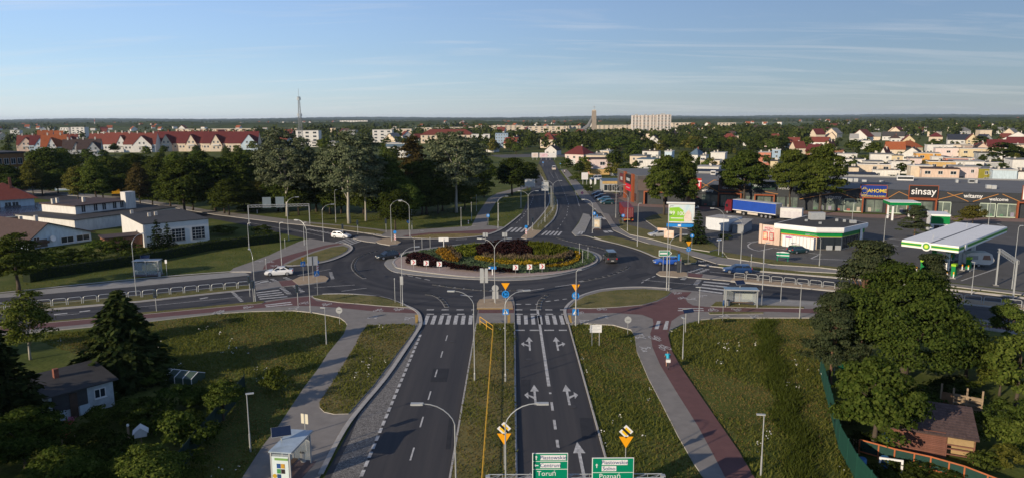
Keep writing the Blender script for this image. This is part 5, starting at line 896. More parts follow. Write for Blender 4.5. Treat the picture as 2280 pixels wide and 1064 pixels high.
def car(px, py, rz, kind, col, label, group='cars on the roads', pos=None):
    L_, W_, secs, gx_, H = CARS[kind]; g = pos or G(px, py); t = thing('van' if kind == 'van' else 'car', label, 'van' if kind == 'van' else 'car', (g.x, g.y, ZA + .01), R(rz), group); P_ = paint(*col)
    b = MB(); loft(b, [[(x, -w * .93, zb), (x, -w, zb + (zt - zb) * .35), (x, -w, zb + (zt - zb) * .7), (x, -w * .88, zt), (x, w * .88, zt), (x, w, zb + (zt - zb) * .7), (x, w, zb + (zt - zb) * .35), (x, w * .93, zb)] for x, zb, zt, w in secs]); 
    zb = [s for s in secs if abs(s[0]) < .2][0][2] - .03; w0 = W_ / 2 * .9; w1 = W_ / 2 * .74; a, bb_, c, d = gx_
    loft(b, [[(a, -w0, zb), (a, w0, zb)] + [(a + .01, w0 * .98, zb + .02), (a + .01, -w0 * .98, zb + .02)], [(bb_, -w0, zb), (bb_, w0, zb), (bb_, w1, H - .02), (bb_, -w1, H - .02)], [((bb_ + c) / 2, -w0, zb), ((bb_ + c) / 2, w0, zb), ((bb_ + c) / 2, w1 * 1.02, H), ((bb_ + c) / 2, -w1 * 1.02, H)], [(c, -w0, zb), (c, w0, zb), (c, w1, H - .03), (c, -w1, H - .03)], [(d, -w0, zb), (d, w0, zb), (d - .01, w0 * .98, zb + .02), (d - .01, -w0 * .98, zb + .02)]])
    b.build('body', P_, t, smooth=False)
    def slab(name, q, off, m=CGL):
        n = (Vector(q[1]) - Vector(q[0])).cross(Vector(q[3]) - Vector(q[0])).normalized() * off; MB().add([tuple(Vector(p) + n) for p in q] + [tuple(Vector(p)) for p in q], [[0, 1, 2, 3], [0, 4, 5, 1], [1, 5, 6, 2], [2, 6, 7, 3], [3, 7, 4, 0]]).build(name, m, t)
    f = lambda x0, z0, x1, z1, u: (x0 + (x1 - x0) * u, z0 + (z1 - z0) * u); wl = lambda u: w0 + (w1 - w0) * u
    x1_, z1_ = f(d, zb, c, H - .03, .1); x2_, z2_ = f(d, zb, c, H - .03, .92); slab('windscreen', [(x1_, -wl(.1) * .93, z1_), (x1_, wl(.1) * .93, z1_), (x2_, wl(.92) * .93, z2_), (x2_, -wl(.92) * .93, z2_)], .012)
    x1_, z1_ = f(a, zb, bb_, H - .02, .15); x2_, z2_ = f(a, zb, bb_, H - .02, .9); slab('rear_window', [(x1_, wl(.15) * .9, z1_), (x1_, -wl(.15) * .9, z1_), (x2_, -wl(.9) * .9, z2_), (x2_, wl(.9) * .9, z2_)], .012)
    mid = (bb_ + c) / 2 + .1
    for s in (-1, 1):
        for x0, x1, y0, y1 in ((bb_ - (bb_ - a) * .5, mid - .06, bb_ + .08, mid - .06), (mid + .04, c + (d - c) * .72, mid + .04, c - .02)):
            q = [(x0, -wl(.1), zb + .06), (x1, -wl(.1), zb + .06), (y1, -wl(.88), H - .1), (y0, -wl(.88), H - .1)]
            if s > 0: q = [(x, -y, z) for x, y, z in q][::-1]
            slab('side_window', q, .014)
    F, B = secs[-1], secs[0]; fw = secs[-2]
    for s in (-1, 1):
        for x in (secs[5][0] - .28, secs[2][0] + .12): wheel(t, x, s * (W_ / 2 - .1), .33 if kind != 'van' else .35)
        MB().box((fw[0] + .02, s * fw[3] * .78, fw[2] - .12), (.2, .34, .14)).build('headlight', HL, t); MB().box((secs[1][0] - .03, s * secs[1][3] * .82, secs[1][2] - .14), (.14, .26, .2)).build('taillight', TL, t); MB().box((c + .35, s * (W_ / 2 + .04), zb + .06), (.12, .18, .12)).build('mirror', P_, t)
    MB().box((F[0] + .01, 0, .46), (.03, .52, .11)).build('number_plate', PLATE, t); MB().box((B[0] - .01, 0, .62), (.03, .52, .11)).build('number_plate', PLATE, t); MB().box((F[0] - .03, 0, .58), (.1, .9, .12)).build('grille', BLACK, t)
    return t
car(622, 612, 191, 'saloon', ('white', (.72, .72, .71)), 'white saloon car leaving the roundabout over the western zebra'); car(760, 530, -20, 'hatch', ('white', (.72, .72, .71)), 'white hatchback coming up to the north western zebra')
car(863, 576, 215, 'hatch', ('night', (.012, .018, .024)), 'dark hatchback with bright headlights at the west of the island'); car(1358, 582, 93, 'van', ('graphite', (.045, .045, .047)), 'dark grey people carrier seen from behind at the east of the island')
car(1484, 588, 184, 'estate', ('azure', (.02, .09, .42)), 'bright blue car behind the green arrow board'); car(1641, 607, 174, 'estate', ('navy', (.012, .04, .12)), 'dark blue estate car driving in along the eastern road')
car(1777, 563, 22, 'hatch', ('petrol', (.015, .05, .055)), 'dark teal hatchback parked before the station shop', 'parked cars'); car(1467, 527, 190, 'estate', ('silver', (.4, .41, .42)), 'silver car half hidden by the orange banners', 'parked cars')
for i, (x, y, c) in enumerate(((1331, 436, ('steelblue', (.03, .07, .12))), (1338, 442.5, ('night', (.012, .018, .024))), (1345, 448.5, ('ocean', (.02, .08, .13))), (1352, 455, ('petrol', (.015, .05, .055))))): car(x, y, 188, 'hatch', c, '%s dark car counted from the road end in the shop car park row' % ORD(i + 1), 'cars parked by the shop')
car(1233, 379, 90, 'van', ('cream', (.62, .55, .48)), 'pale van driving away up the northern road'); car(1326, 402, 195, 'van', ('white', (.72, .72, .71)), 'white van parked behind the notice board', 'parked cars')
car(1220, 352, 0, 'hatch', ('white', (.72, .72, .71)), 'white car crossing below the far billboards'); car(1268, 351, 180, 'hatch', ('night', (.012, .018, .024)), 'dark car crossing below the far billboards'); car(308, 437, 160, 'hatch', ('silver', (.4, .41, .42)), 'silver car parked beside the excavator', 'parked cars'); car(341, 440, 165, 'hatch', ('white', (.72, .72, .71)), 'pale car parked under the rust coloured tree', 'parked cars')
# lorries
def lorry_wheels(t, xs, r=.5, w=.3, y=1.05):
    for x in xs:
        for s in (-1, 1): wheel(t, x, s * y, r, w)
def cab(t, x, m, H=3.7):
    b = MB(); b.extr([(x - 1.1, .9), (x + 1.1, .6), (x + 1.15, 1.7), (x + .95, 3.0), (x + .4, H), (x - 1.1, H)], -1.22, 1.22); c = b.build('cab', m, t); MB().add([(x + 1.165, -1.1, 1.75), (x + 1.165, 1.1, 1.75), (x + .985, 1.05, 2.85), (x + .985, -1.05, 2.85)], [[0, 1, 2, 3]]).build('windscreen', CGL, c)
    for s in (-1, 1): MB().bb(x + .1, x + .85, s * 1.23 - .01, s * 1.23 + .01, 1.8, 2.6).build('side_window', CGL, c); MB().box((x + 1.18, s * .95, .95), (.06, .35, .2)).build('headlight', HL, c)
g = G(1399, 497); d = G(1376, 464) - g; t = thing('container_lorry', 'dark red container on a lorry trailer standing by the shop car park', 'lorry', (g.x, g.y, ZA), math.atan2(d.y, d.x)); CRED = mat('container_red', (.17, .022, .024), .55, .15, 1.2); b = MB(); Lc = 12.2; b.bb(0, Lc, -1.22, 1.22, 1.25, 3.85); b.build('container', CRED, t)
rib = MB().bb(0, .12, -.03, .03, 1.4, 3.7).mesh('rib', CRED)
for i in range(34):
    for s in (-1, 1): link('rib', rib, t, (.3 + i * .35, s * 1.245, 0))
for y in (-.62, .62): dd = MB().bb(-.06, 0, y - .56, y + .56, 1.35, 3.75).build('container_door', CRED, t); [MB().tube([(-.1, y + q, 1.4), (-.1, y + q, 3.7)], .025, 5).build('lock_rod', mat('rod_grey', (.45, .40, .38), .4, 0), dd) for q in (-.25, .25)]
MB().bb(-.2, Lc, -.5, .5, .85, 1.2).build('chassis', STEELD, t); MB().box((-.22, 0, .95), (.08, 2.4, .16)).build('rear_bumper', mat('bumper_orange', (.7, .33, .05), .5, 0), t); [MB().box((-.24, s * .95, .75), (.06, .4, .14)).build('taillight', TL, t) for s in (-1, 1)]
lorry_wheels(t, (1.2, 2.5, 3.8, 10.2)); cab(t, Lc + 1.6, mat('cab_dark', (.03, .03, .035), .4, 0)); lorry_wheels(t, (Lc + 1.9,))
a, b_ = G(1733, 489), G(1616, 474); d = b_ - a; t = thing('curtain_lorry', 'blue curtain sided lorry with a dark red cab parked before the shops', 'lorry', (a.x, a.y, ZA), math.atan2(d.y, d.x)); CB = mat('curtain_blue', (.012, .060, .34), .55, .12, .8, bump=.1); Lc = 13.4
MB().bb(0, Lc, -1.25, 1.25, 1.25, 3.95).build('curtain', CB, t); MB().bb(-.05, Lc + .05, -1.28, 1.28, 3.95, 4.05).build('roof', mat('trailer_roof', (.5, .5, .48), .6, .1, 1), t); MB().bb(-.06, 0, -1.27, 1.27, 1.2, 3.95).build('rear_door', mat('door_grey', (.22, .22, .22), .5, .1, 1), t); MB().bb(0, Lc, 1.26, 1.29, 1.2, 1.38).build('side_rail', WHITE, t)
MB().bb(0, Lc, -.5, .5, .8, 1.2).build('chassis', STEELD, t); [MB().bb(x0, x1, 1.1, 1.2, .5, 1.05).build('side_guard', mat('guard_cream', (.55, .48, .4), .6, .1, 1), t) for x0, x1 in ((5.4, 8.6), (10.6, 12.2))]; lorry_wheels(t, (1.6, 2.9, 4.2, 9.8)); cab(t, Lc + 1.5, mat('cab_red', (.12, .012, .02), .4, 0), 3.8); lorry_wheels(t, (Lc + 1.8,))
a, b_ = G(1786, 492), G(1738, 489); d = b_ - a; t = thing('box_trailer', 'white box trailer with faint graffiti behind the blue lorry', 'trailer', (a.x, a.y, ZA), math.atan2(d.y, d.x)); MB().bb(0, d.length, -1.1, 1.1, .6, 3.1).build('box_body', mat('trailer_white', (.62, .60, .57), .6, .12, 1.2), t); MB().bb(.1, d.length - .1, 1.1, 1.12, .8, 2.3).build('graffiti', mat('graffiti', (.5, .46, .47), .7, .4, 1.5, col2=(.66, .64, .62)), t); lorry_wheels(t, (1.2, 2.2), .36, .22, .95)
g = G(1547, 468); t = thing('coach', 'black coach half hidden behind the tall tree', 'bus', (g.x, g.y, ZA), R(-85), None); MB().bb(-9, 0, -1.22, 1.22, .4, 3.5).build('body', mat('coach_black', (.02, .021, .023), .3, 0), t); MB().bb(0, .03, -1.1, 1.1, 1.3, 3.1).build('windscreen', CGL, t); MB().bb(.02, .06, -1.1, 1.1, .5, .9).build('bumper', GREYB, t); [MB().box((.05, s * .9, 1.05), (.05, .35, .2)).build('headlight', HL, t) for s in (-1, 1)]; lorry_wheels(t, (-1.8, -7), .48)
# excavator far left
g = G(262, 437); t = thing('excavator', 'yellow excavator standing under the trees beyond the white house', 'excavator', g, R(20)); EY = mat('excavator_yellow', (.55, .30, .01), .5, .2, 2)
MB().bb(-1.6, 1.6, -1.2, -.7, 0, .8).build('track', TYRE, t); MB().bb(-1.6, 1.6, .7, 1.2, 0, .8).build('track', TYRE, t); MB().bb(-1.6, 1.2, -1.1, 1.1, .9, 1.9).build('body', EY, t); c = MB().bb(.1, 1.3, -.2, 1.0, 1.9, 3.0).build('cab', EY, t); MB().bb(.2, 1.32, -.1, .9, 2.1, 2.8).build('window', CGL, c); MB().tube([(1.2, -.5, 1.5), (3.0, -.5, 3.2), (4.6, -.5, 1.6)], [.22, .2, .14], 6).build('boom', EY, t); MB().extr([(4.4, 1.7), (5.1, 1.5), (4.9, .8), (4.2, 1.0)], -.9, -.1).build('bucket', STEELD, t)
# caravan
g = G(2176, 592); t = thing('caravan', 'small white caravan parked beside the petrol pumps', 'caravan', (g.x, g.y, ZA), R(-12)); prof = [(-2.2, .5), (1.5, .5), (2.1, .9), (2.15, 1.3), (1.75, 2.3), (1.3, 2.55), (-1.5, 2.55), (-2.2, 2.1)]
MB().extr(prof, -1.05, 1.05).build('body', mat('caravan_white', (.70, .66, .60), .45, .05, 1), t); MB().extr([(.3, 1.35), (1.65, 1.3), (1.4, 2.1), (.45, 2.1)], -1.07, -1.055).build('side_window', mat('curtained_window', (.30, .17, .12), .3, .2, 2), t); MB().add([(2.165, -.8, 1.35), (2.165, .8, 1.35), (1.85, .8, 2.1), (1.85, -.8, 2.1)], [[0, 1, 2, 3]]).build('front_window', CGL, t); MB().bb(-1.9, -.4, -1.075, -1.055, 1.3, 2.0).build('awning_window', mat('awning_grey', (.35, .34, .32), .6, .1, 1), t); wheel(t, -.2, -.95, .3); wheel(t, -.2, .95, .3); MB().tube([(2.0, 0, .5), (3.1, 0, .45)], .06, 6).build('drawbar', STEELD, t)
# ------------------------------------------------------------------ people
SKIN = mat('skin', (.42, .22, .15), .6, .05, 8); HAIR = mat('hair_brown', (.06, .035, .02), .7, .1, 12); TEAL = mat('shirt_turquoise', (.03, .34, .48), .7, .08, 10); SHORTS = mat('shorts_dark', (.03, .032, .036), .8, .1, 10)
def skinned(name, joints, edges, mtl, parent, root=0, sub=1):
    me = bpy.data.meshes.new(name); me.from_pydata([j[0] for j in joints], edges, []); me.materials.append(mtl); o = link(name, me, parent); sk = o.modifiers.new('Skin', 'SKIN'); sk.use_smooth_shade = True
    for v, j in zip(me.skin_vertices[0].data if me.skin_vertices else [], joints): v.radius = j[1] if isinstance(j[1], tuple) else (j[1], j[1]); 
    if not me.skin_vertices: pass
    o.modifiers.new('Subdivision', 'SUBSURF').levels = sub; o.modifiers[-1].render_levels = sub
    return o
def tubebody(name, parts, mtl, parent):
    mb = MB(); [mb.tube(p, r, 10) for p, r in parts]; o = mb.build(name, mtl, parent, smooth=True); return o
def remesh_body(name, parts, mtl, parent, vox=.02):
    o = tubebody(name, parts, mtl, parent); m = o.modifiers.new('Remesh', 'REMESH'); m.mode = 'VOXEL'; m.voxel_size = vox; m.use_smooth_shade = True; s = o.modifiers.new('Smooth', 'SMOOTH'); s.factor = .5; s.iterations = 2; return o
def head_parts(c, fw):
    x, y, z = c; return [([(x, y, z - .12), (x, y, z - .08), (x, y, z), (x, y, z + .08), (x, y, z + .115)], [.05, .08, .092, .075, .02]), ([(x, y - fw * .08, z - .01), (x, y - fw * .115, z - .03)], [.02, .012]), ([(x - .09, y, z - .02), (x - .105, y, z + .02)], [.018, .018]), ([(x + .09, y, z - .02), (x + .105, y, z + .02)], [.018, .018]), ([(x, y, z - .22), (x, y, z - .1)], [.055, .05])]
g = G(1486, 820); rz = math.atan2(*reversed((G(1462, 745) - g)[:2])) - R(90); Zc = ZP + .01
bk = thing('bicycle', 'bicycle with a white pannier ridden on the red cycle path', 'bicycle', (g.x, g.y, Zc), rz); FR = mat('bike_frame', (.05, .05, .055), .4, 0)
for y in (-.52, .52):
    mb = MB(); pts = [(0, y + .33 * math.cos(a), .34 + .33 * math.sin(a)) for a in np.linspace(0, 2 * math.pi, 19)]; mb.tube(pts, .018, 6, cap=False); w = mb.build('wheel', TYRE, bk); mb = MB(); [mb.tube([(0, y, .34), (0, y + .32 * math.cos(a), .34 + .32 * math.sin(a))], .004, 3) for a in np.linspace(0, 5.8, 12)]; mb.build('spokes', RIM, w)
mb = MB(); [mb.tube(p, .018, 6) for p in ([(0, -.52, .34), (0, -.08, .32)], [(0, -.08, .32), (0, -.2, .92)], [(0, -.2, .85), (0, .34, .9)], [(0, -.08, .32), (0, .34, .82)], [(0, .3, 1.02), (0, .52, .34)], [(0, -.52, .34), (0, -.2, .8)])]; mb.build('frame', FR, bk)
MB().tube([(-.3, .2, 1.08), (-.2, .33, 1.08), (.2, .33, 1.08), (.3, .2, 1.08)], .016, 6).build('handlebar', FR, bk); MB().box((0, -.22, .97), (.16, .27, .06)).build('saddle', BLACK, bk); MB().box((0, -.55, .76), (.16, .42, .03)).build('rear_rack', FR, bk); [MB().tube([(s * .05, -.08, .32), (s * .12, -.08 + s * .12, .32 + s * .11), (s * .2, -.08 + s * .12, .32 + s * .11)], .014, 5).build('pedal', FR, bk) for s in (-1, 1)]
bag = thing('pannier_box', 'white box strapped on the rear rack of the bicycle', 'box', (g.x, g.y, Zc), rz); MB().box((0, -.56, .94), (.42, .34, .3)).build('box_body', WHITE, bag); MB().box((0, -.56, 1.1), (.44, .36, .04)).build('lid', GREYB, bag)
pe = thing('person', 'cyclist in a turquoise shirt riding away along the red path', 'person', (g.x, g.y, Zc), rz)
sh, hip = 1.46, 1.0; parts = [([(0, -.2, .98), (0, -.17, 1.12), (0, -.06, 1.32), (0, .03, 1.46), (0, .06, 1.52)], [.15, .145, .165, .15, .07])] + head_parts((0, .12, 1.72), -1)
for s in (-1, 1):
    kx, kz = (.50, .02) if s > 0 else (.25, -.1); foot = (-.08 + s * .12, .32 + s * .11)
    parts += [([(s * .18, .03, 1.44), (s * .25, .1, 1.27), (s * .28, .2, 1.12)], [.06, .048, .036]), ([(s * .28, .2, 1.12), (s * .285, .24, 1.09)], [.035, .03]), ([(s * .09, -.2, .98), (s * .12, .12 + (.05 if s < 0 else .1), .74 + (.1 if s > 0 else -.02))], [.1, .068]), ([(s * .12, .12 + (.05 if s < 0 else .1), .74 + (.1 if s > 0 else -.02)), (s * .14, foot[0] - .06, foot[1] + .08)], [.065, .04]), ([(s * .14, foot[0] - .08, foot[1] + .05), (s * .15, foot[0] + .12, foot[1] + .03)], [.042, .03])]
    for k in range(4): parts.append(([(s * (.26 + .018 * k), .235, 1.095), (s * (.262 + .018 * k), .275 - .004 * k, 1.1), (s * (.262 + .018 * k), .285, 1.07)], [.01, .009, .008]))
    parts.append(([(s * .26, .22, 1.1), (s * .235, .25, 1.085)], [.012, .01]))
remesh_body('body', parts, SKIN, pe, .018)
tubebody('shirt', [([(0, -.215, 1.02), (0, -.18, 1.14), (0, -.07, 1.33), (0, .03, 1.475), (0, .05, 1.5)], [.17, .168, .185, .165, .09])] + [([(s * .14, .01, 1.46), (s * .2, .04, 1.4), (s * .235, .08, 1.31)], [.085, .078, .07]) for s in (-1, 1)], TEAL, pe)
tubebody('shorts', [([(0, -.23, .93), (0, -.21, 1.05)], [.165, .165])] + [([(s * .09, -.2, .98), (s * .11, -.02, .87 + (.04 if s > 0 else 0))], [.118, .098]) for s in (-1, 1)], SHORTS, pe); tubebody('hair', [([(0, .1, 1.7), (0, .105, 1.76), (0, .11, 1.82), (0, .115, 1.845)], [.096, .1, .08, .03])], HAIR, pe)
for s in (-1, 1): MB().disc((s * .035, .205, 1.73), .012, 'y', 8, .01).build('eye', BLACK, pe)
def walker_p(px, py, label, shirt, rz_):
    g = G(px, py); t = thing('person', label, 'person', (g.x, g.y, ZP), R(rz_)); P_ = [([(0, 0, .92), (0, 0, 1.1), (0, 0, 1.35), (0, 0, 1.5)], [.14, .13, .16, .07])] + head_parts((0, 0, 1.67), 1)
    for s in (-1, 1): P_ += [([(s * .17, 0, 1.42), (s * .21, -.03 * s, 1.15), (s * .22, -.12 * s, .9), (s * .22, -.14 * s, .82)], [.06, .048, .036, .03]), ([(s * .09, 0, .92), (s * .1, s * .12, .5), (s * .1, s * .14, .08)], [.095, .065, .045]), ([(s * .1, s * .18, .05), (s * .1, s * .14 - .16, .04)], [.045, .03])]
    remesh_body('body', P_, SKIN, t, .02); tubebody('shirt', [([(0, 0, .95), (0, 0, 1.15), (0, 0, 1.36), (0, 0, 1.49)], [.16, .155, .178, .09])], shirt, t); tubebody('trousers', [([(s * .09, 0, .96), (s * .1, s * .12, .5), (s * .1, s * .14, .1)], [.115, .082, .065]) for s in (-1, 1)], SHORTS, t); tubebody('hair', [([(0, .01, 1.66), (0, .01, 1.74), (0, .01, 1.785)], [.097, .085, .03])], HAIR, t)
walker_p(1257, 388, 'walker in a white top on the pavement of the northern road', WHITE, 0)
# ------------------------------------------------------------------ buildings
def render_m(name, c, v=.10): return mat('render_' + name, c, .85, v * 1.6, 1.1, objvar=.06, stretch=(1.6, 1.6, .4))
WALLS = {'white': render_m('white', (.62, .60, .56)), 'cream': render_m('cream', (.60, .50, .38)), 'peach': render_m('peach', (.62, .46, .36)), 'grey': render_m('grey', (.36, .37, .37)), 'yellow': render_m('yellow', (.56, .46, .29)), 'orange': render_m('orange', (.55, .29, .07)),
         'pink': render_m('pink', (.62, .50, .46)), 'olive': render_m('olive', (.25, .22, .03)), 'coral': render_m('coral', (.52, .20, .13)), 'blue': render_m('blue', (.30, .40, .50)), 'brick': render_m('brick', (.22, .10, .06), .25), 'ochre': render_m('ochre', (.50, .33, .13)), 'terra': render_m('terra', (.36, .13, .07)), 'paleblue': render_m('paleblue', (.46, .55, .60))}
def rooftile(name, c): return mat('roof_' + name, c, .8, .22, 1.2, objvar=.12, stretch=(1, 1, 5))
ROOFS = {'red': rooftile('red', (.155, .040, .028)), 'darkred': rooftile('darkred', (.105, .020, .020)), 'orange': rooftile('orange', (.30, .085, .030)), 'brown': rooftile('brown', (.065, .042, .036)), 'dark': rooftile('dark', (.050, .048, .047)), 'grey': rooftile('grey', (.17, .17, .165)), 'pale': rooftile('pale', (.34, .33, .31)), 'blue': rooftile('blue', (.09, .14, .19)), 'navy': rooftile('navy', (.028, .034, .05))}
WGL = mat('window_glass', (.022, .03, .038), .12, 0, spec=.6); WFR = mat('window_frame', (.62, .62, .60), .6, .05, 2); CHIM = mat('chimney_render', (.50, .46, .40), .85, .2, 2); CHIMR = mat('chimney_brick', (.20, .075, .05), .9, .25, 4)
WC = {}
def winmesh(w, h, fr=WFR, gl=WGL):
    k = (round(w, 1), round(h, 1), fr.name, gl.name)
    if k not in WC:
        mb = MB(); f = .08; mb.bb(-w / 2, w / 2, -.05, .02, -h / 2, -h / 2 + f); mb.bb(-w / 2, w / 2, -.05, .02, h / 2 - f, h / 2)
        for x in (-w / 2 + f / 2, w / 2 - f / 2) + ((0,) if w > .9 else ()): mb.bb(x - f / 2, x + f / 2, -.045, .02, -h / 2 + f, h / 2 - f)
        mb.bb(-w / 2 - .06, w / 2 + .06, -.14, .0, -h / 2 - .07, -h / 2); mb.bb(-w / 2 + f, w / 2 - f, -.025, -.015, -h / 2 + f, h / 2 - f, 1); WC[k] = mb.mesh('window', [fr, gl])
    return WC[k]
class Bd:
    """one building standing on its front line: u along the front, v into the depth"""
    def __init__(s, name, label, cat, o, rz, W_, D, group=None, z=0):
        s.t = thing(name, label, cat, (o[0], o[1], z), rz, group); s.W, s.D, s.o, s.rz = W_, D, Vector((o[0], o[1], 0)), rz; s.d = Vector((math.cos(rz), math.sin(rz), 0)); s.n = Vector((-s.d.y, s.d.x, 0)); s.wm = None
    def win(s, face, u, z, w, h, fr=WFR, gl=WGL, name='window'):
        loc, r = {'f': ((u, -.0, z), 0), 'l': ((0, u, z), -90), 'r': ((s.W, u, z), 90), 'b': ((u, s.D, z), 180)}[face]; return link(name, winmesh(w, h, fr, gl), s.t, loc, R(r))
    def box(s, name, u0, u1, v0, v1, z0, z1, m): return MB().bb(u0, u1, v0, v1, z0, z1).build(name, m, s.t)
    def hit(s, px, py, v=0): return HIT(s.o + s.n * v, s.d, px, py)
    def flat(s, h, wall, roof, par=.25, over=.15, rim=None):
        s.box('wall', 0, s.W, 0, s.D, -.1, h, wall); r = MB().bb(-over, s.W + over, -over, s.D + over, h, h + par).build('roof', (WALLS['white'] if rim is True else rim) if rim else roof, s.t); s.h = h + par
        if rim: MB().bb(.2, s.W - .2, .2, s.D - .2, h + par, h + par + .02).build('roof_felt', roof, r)
        return r
    def gable_u(s, he, hr, wall, roof, over=.4, fr=.5):           # ridge along the front
        prof = [(0, -.1), (s.D, -.1), (s.D, he), (s.D * fr, hr), (0, he)]; mb = MB(); mb.add([(0, y, z) for y, z in prof] + [(s.W, y, z) for y, z in prof], [[4, 3, 2, 1, 0], [5, 6, 7, 8, 9]] + [[i, (i + 1) % 5, 5 + (i + 1) % 5, 5 + i] for i in range(5)]); mb.build('wall', wall, s.t); r = MB(); k = (hr - he) / (s.D * fr); th = .2
        for y0, y1 in ((-over, s.D * fr), (s.D + over, s.D * fr)):
            z0 = he - k * over if y0 < 0 else he - (hr - he) / (s.D * (1 - fr)) * over; r.add([(-over, y0, z0), (s.W + over, y0, z0), (s.W + over, y1, hr), (-over, y1, hr), (-over, y0, z0 + th), (s.W + over, y0, z0 + th), (s.W + over, y1, hr + th), (-over, y1, hr + th)], [[0, 1, 2, 3], [4, 7, 6, 5], [0, 4, 5, 1], [1, 5, 6, 2], [3, 2, 6, 7], [0, 3, 7, 4]])
        return r.build('roof', roof, s.t)
    def gable_v(s, he, hr, wall, roof, over=.4, fr=.5, u0=0, u1=None, v0=0, v1=None, rname='roof', wname='wall', par=None):
        u1 = s.W if u1 is None else u1; v1 = s.D if v1 is None else v1; w = u1 - u0; x = u0 + w * fr; MB().extr([(u0, -.1), (u1, -.1), (u1, he), (x, hr), (u0, he)], v0, v1).build(wname, wall, s.t); r = MB(); th = .2
        for a, sgn in ((u0, -1), (u1, 1)):
            k = (hr - he) / abs(x - a); ae = a + sgn * over; ze = he - k * over; r.extr([(ae, ze), (x, hr), (x, hr + th), (ae, ze + th)], v0 - over, v1 + over)
        return r.build(rname, roof, s.t)
    def hip(s, he, hr, wall, roof, over=.5):
        s.box('wall', 0, s.W, 0, s.D, -.1, he, wall); o = over; q = min(s.D, s.W) / 2; a = (-o, -o, he); b = (s.W + o, -o, he); c = (s.W + o, s.D + o, he); d = (-o, s.D + o, he); e = (q if s.W > s.D else s.W / 2, s.D / 2, hr); f = (s.W - q if s.W > s.D else s.W / 2 + .01, s.D / 2, hr)
        return MB().add([a, b, c, d, e, f], [[0, 1, 5, 4], [1, 2, 5], [2, 3, 4, 5], [3, 0, 4], [3, 2, 1, 0]]).build('roof', roof, s.t)
    def chim(s, u, v, z0, z1, m=CHIM, w=.6): return s.box('chimney', u - w / 2, u + w / 2, v - w / 2, v + w / 2, z0, z1, m)
def BL(name, label, cat, p1, p2, D, group=None):       # front line from two base pixels
    a, b = G(*p1), G(*p2); d = b - a; return Bd(name, label, cat, a, math.atan2(d.y, d.x), d.length, D, group)
# ---- the retail park
FACD = mat('facade_graphite', (.032, .036, .040), .55, .12, .6); FACB = mat('facade_brown', (.085, .060, .052), .6, .12, .6); RUST = mat('rust_frame', (.26, .070, .025), .55, .12, 1); COPP = mat('copper_strip', (.42, .20, .06), .5, .08, 2); SHOPG = mat('shop_glass', (.055, .075, .070), .08, .5, .35, spec=.6, col2=(.20, .24, .20)); LIME = mat('pale_mullion', (.50, .58, .46), .6, .05, 2); RROOF = mat('roof_membrane', (.150, .150, .148), .85, .12, .25)
a = Vector((*G(1419, 454)[:2], 0)); b = Vector((*G(2280, 487)[:2], 0)); d = (b - a).normalized()
S = Bd('shopping_arcade', 'long dark retail park with grey flat roof and illuminated shop names', 'shop building', a, math.atan2(d.y, d.x), (b - a).length + 40, 46)
H0 = S.hit(2200, 431)[1]; FZ = S.hit(2200, 452.5)[1]; print('retail', H0, FZ, S.W)
S.box('wall', 0, S.W, .25, S.D, -.1, H0 - .3, FACD); r = S.box('roof', -.2, S.W, .05, S.D, H0 - .3, H0, RROOF); MB().bb(-.2, S.W, S.D - .3, S.D, H0, H0 + .4).build('parapet', mat('parapet_grey', (.24, .24, .235), .8, .1, 1), r)
S.box('fascia', 0, S.W, -.12, .25, FZ, H0 + .25, FACD)
def su(px, py=450): return S.hit(px, py)[0]
shopwins = [(1562, 1600), (1604, 1646), (1660, 1682), (1684, 1716), (1720, 1748), (1752, 1776), (1810, 1836), (1840, 1878), (1880, 1924), (1929, 1966), (1977, 2020), (2032, 2078), (2083, 2118), (2183, 2218), (2222, 2270)]
for i, (p, q) in enumerate(shopwins):
    u0, u1 = su(p), su(q); f = MB(); n = max(2, int((u1 - u0) / 1.7)); f.bb(u0, u1, .05, .22, FZ - .25, FZ); f.bb(u0, u1, .05, .22, .05, .25)
    for k in range(n + 1): x = u0 + (u1 - u0) * k / n; f.bb(x - .07, x + .07, .05, .22, .25, FZ - .25)
    o = f.build('shop_window', LIME if i in (8, 10, 12, 13, 14) else STEELD, S.t); MB().bb(u0, u1, .12, .16, .25, FZ - .25).build('pane', SHOPG, o)
    for k in range(2): x = u0 + (u1 - u0) * (.25 + .5 * k); MB().bb(x - .5, x + .3, -.02, .03, .3, .9 + .5 * ((i + k) % 2)).build('display', mat('display%d' % ((i + k) % 4), ((.3, .1, .08), (.4, .36, .3), (.1, .2, .12), (.25, .24, .3))[(i + k) % 4], .7, .4, 3), o)
for p, q, zt in ((1922, 1974, FZ + .3), (2024, 2082, FZ + .3), (1601, 1648, FZ + .2), (1682, 1722, FZ + .1), (2268, 2300, FZ + .3)):
    u0, u1 = su(p), su(q); f = MB(); f.bb(u0 - .35, u0, -.9, .1, 0, zt); f.bb(u1, u1 + .35, -.9, .1, 0, zt); f.bb(u0 - .35, u1 + .35, -.9, .1, zt, zt + .35); f.build('portal', RUST, S.t)
def copper(q):
    mb = MB()
    for (x0, y0), (x1, y1) in zip(q, q[1:]): (u0, z0), (u1, z1) = S.hit(x0, y0), S.hit(x1, y1); mb.tube([(u0, -.18, z0), (u1, -.18, z1)], .11, 4)
    mb.build('copper_strip', COPP, S.t)
Z5 = lambda x, y: (1780 + x / 4.56, 390 + y / 4.56); Z4 = lambda x, y: (1380 + x / 5.7, 380 + y / 5.7)
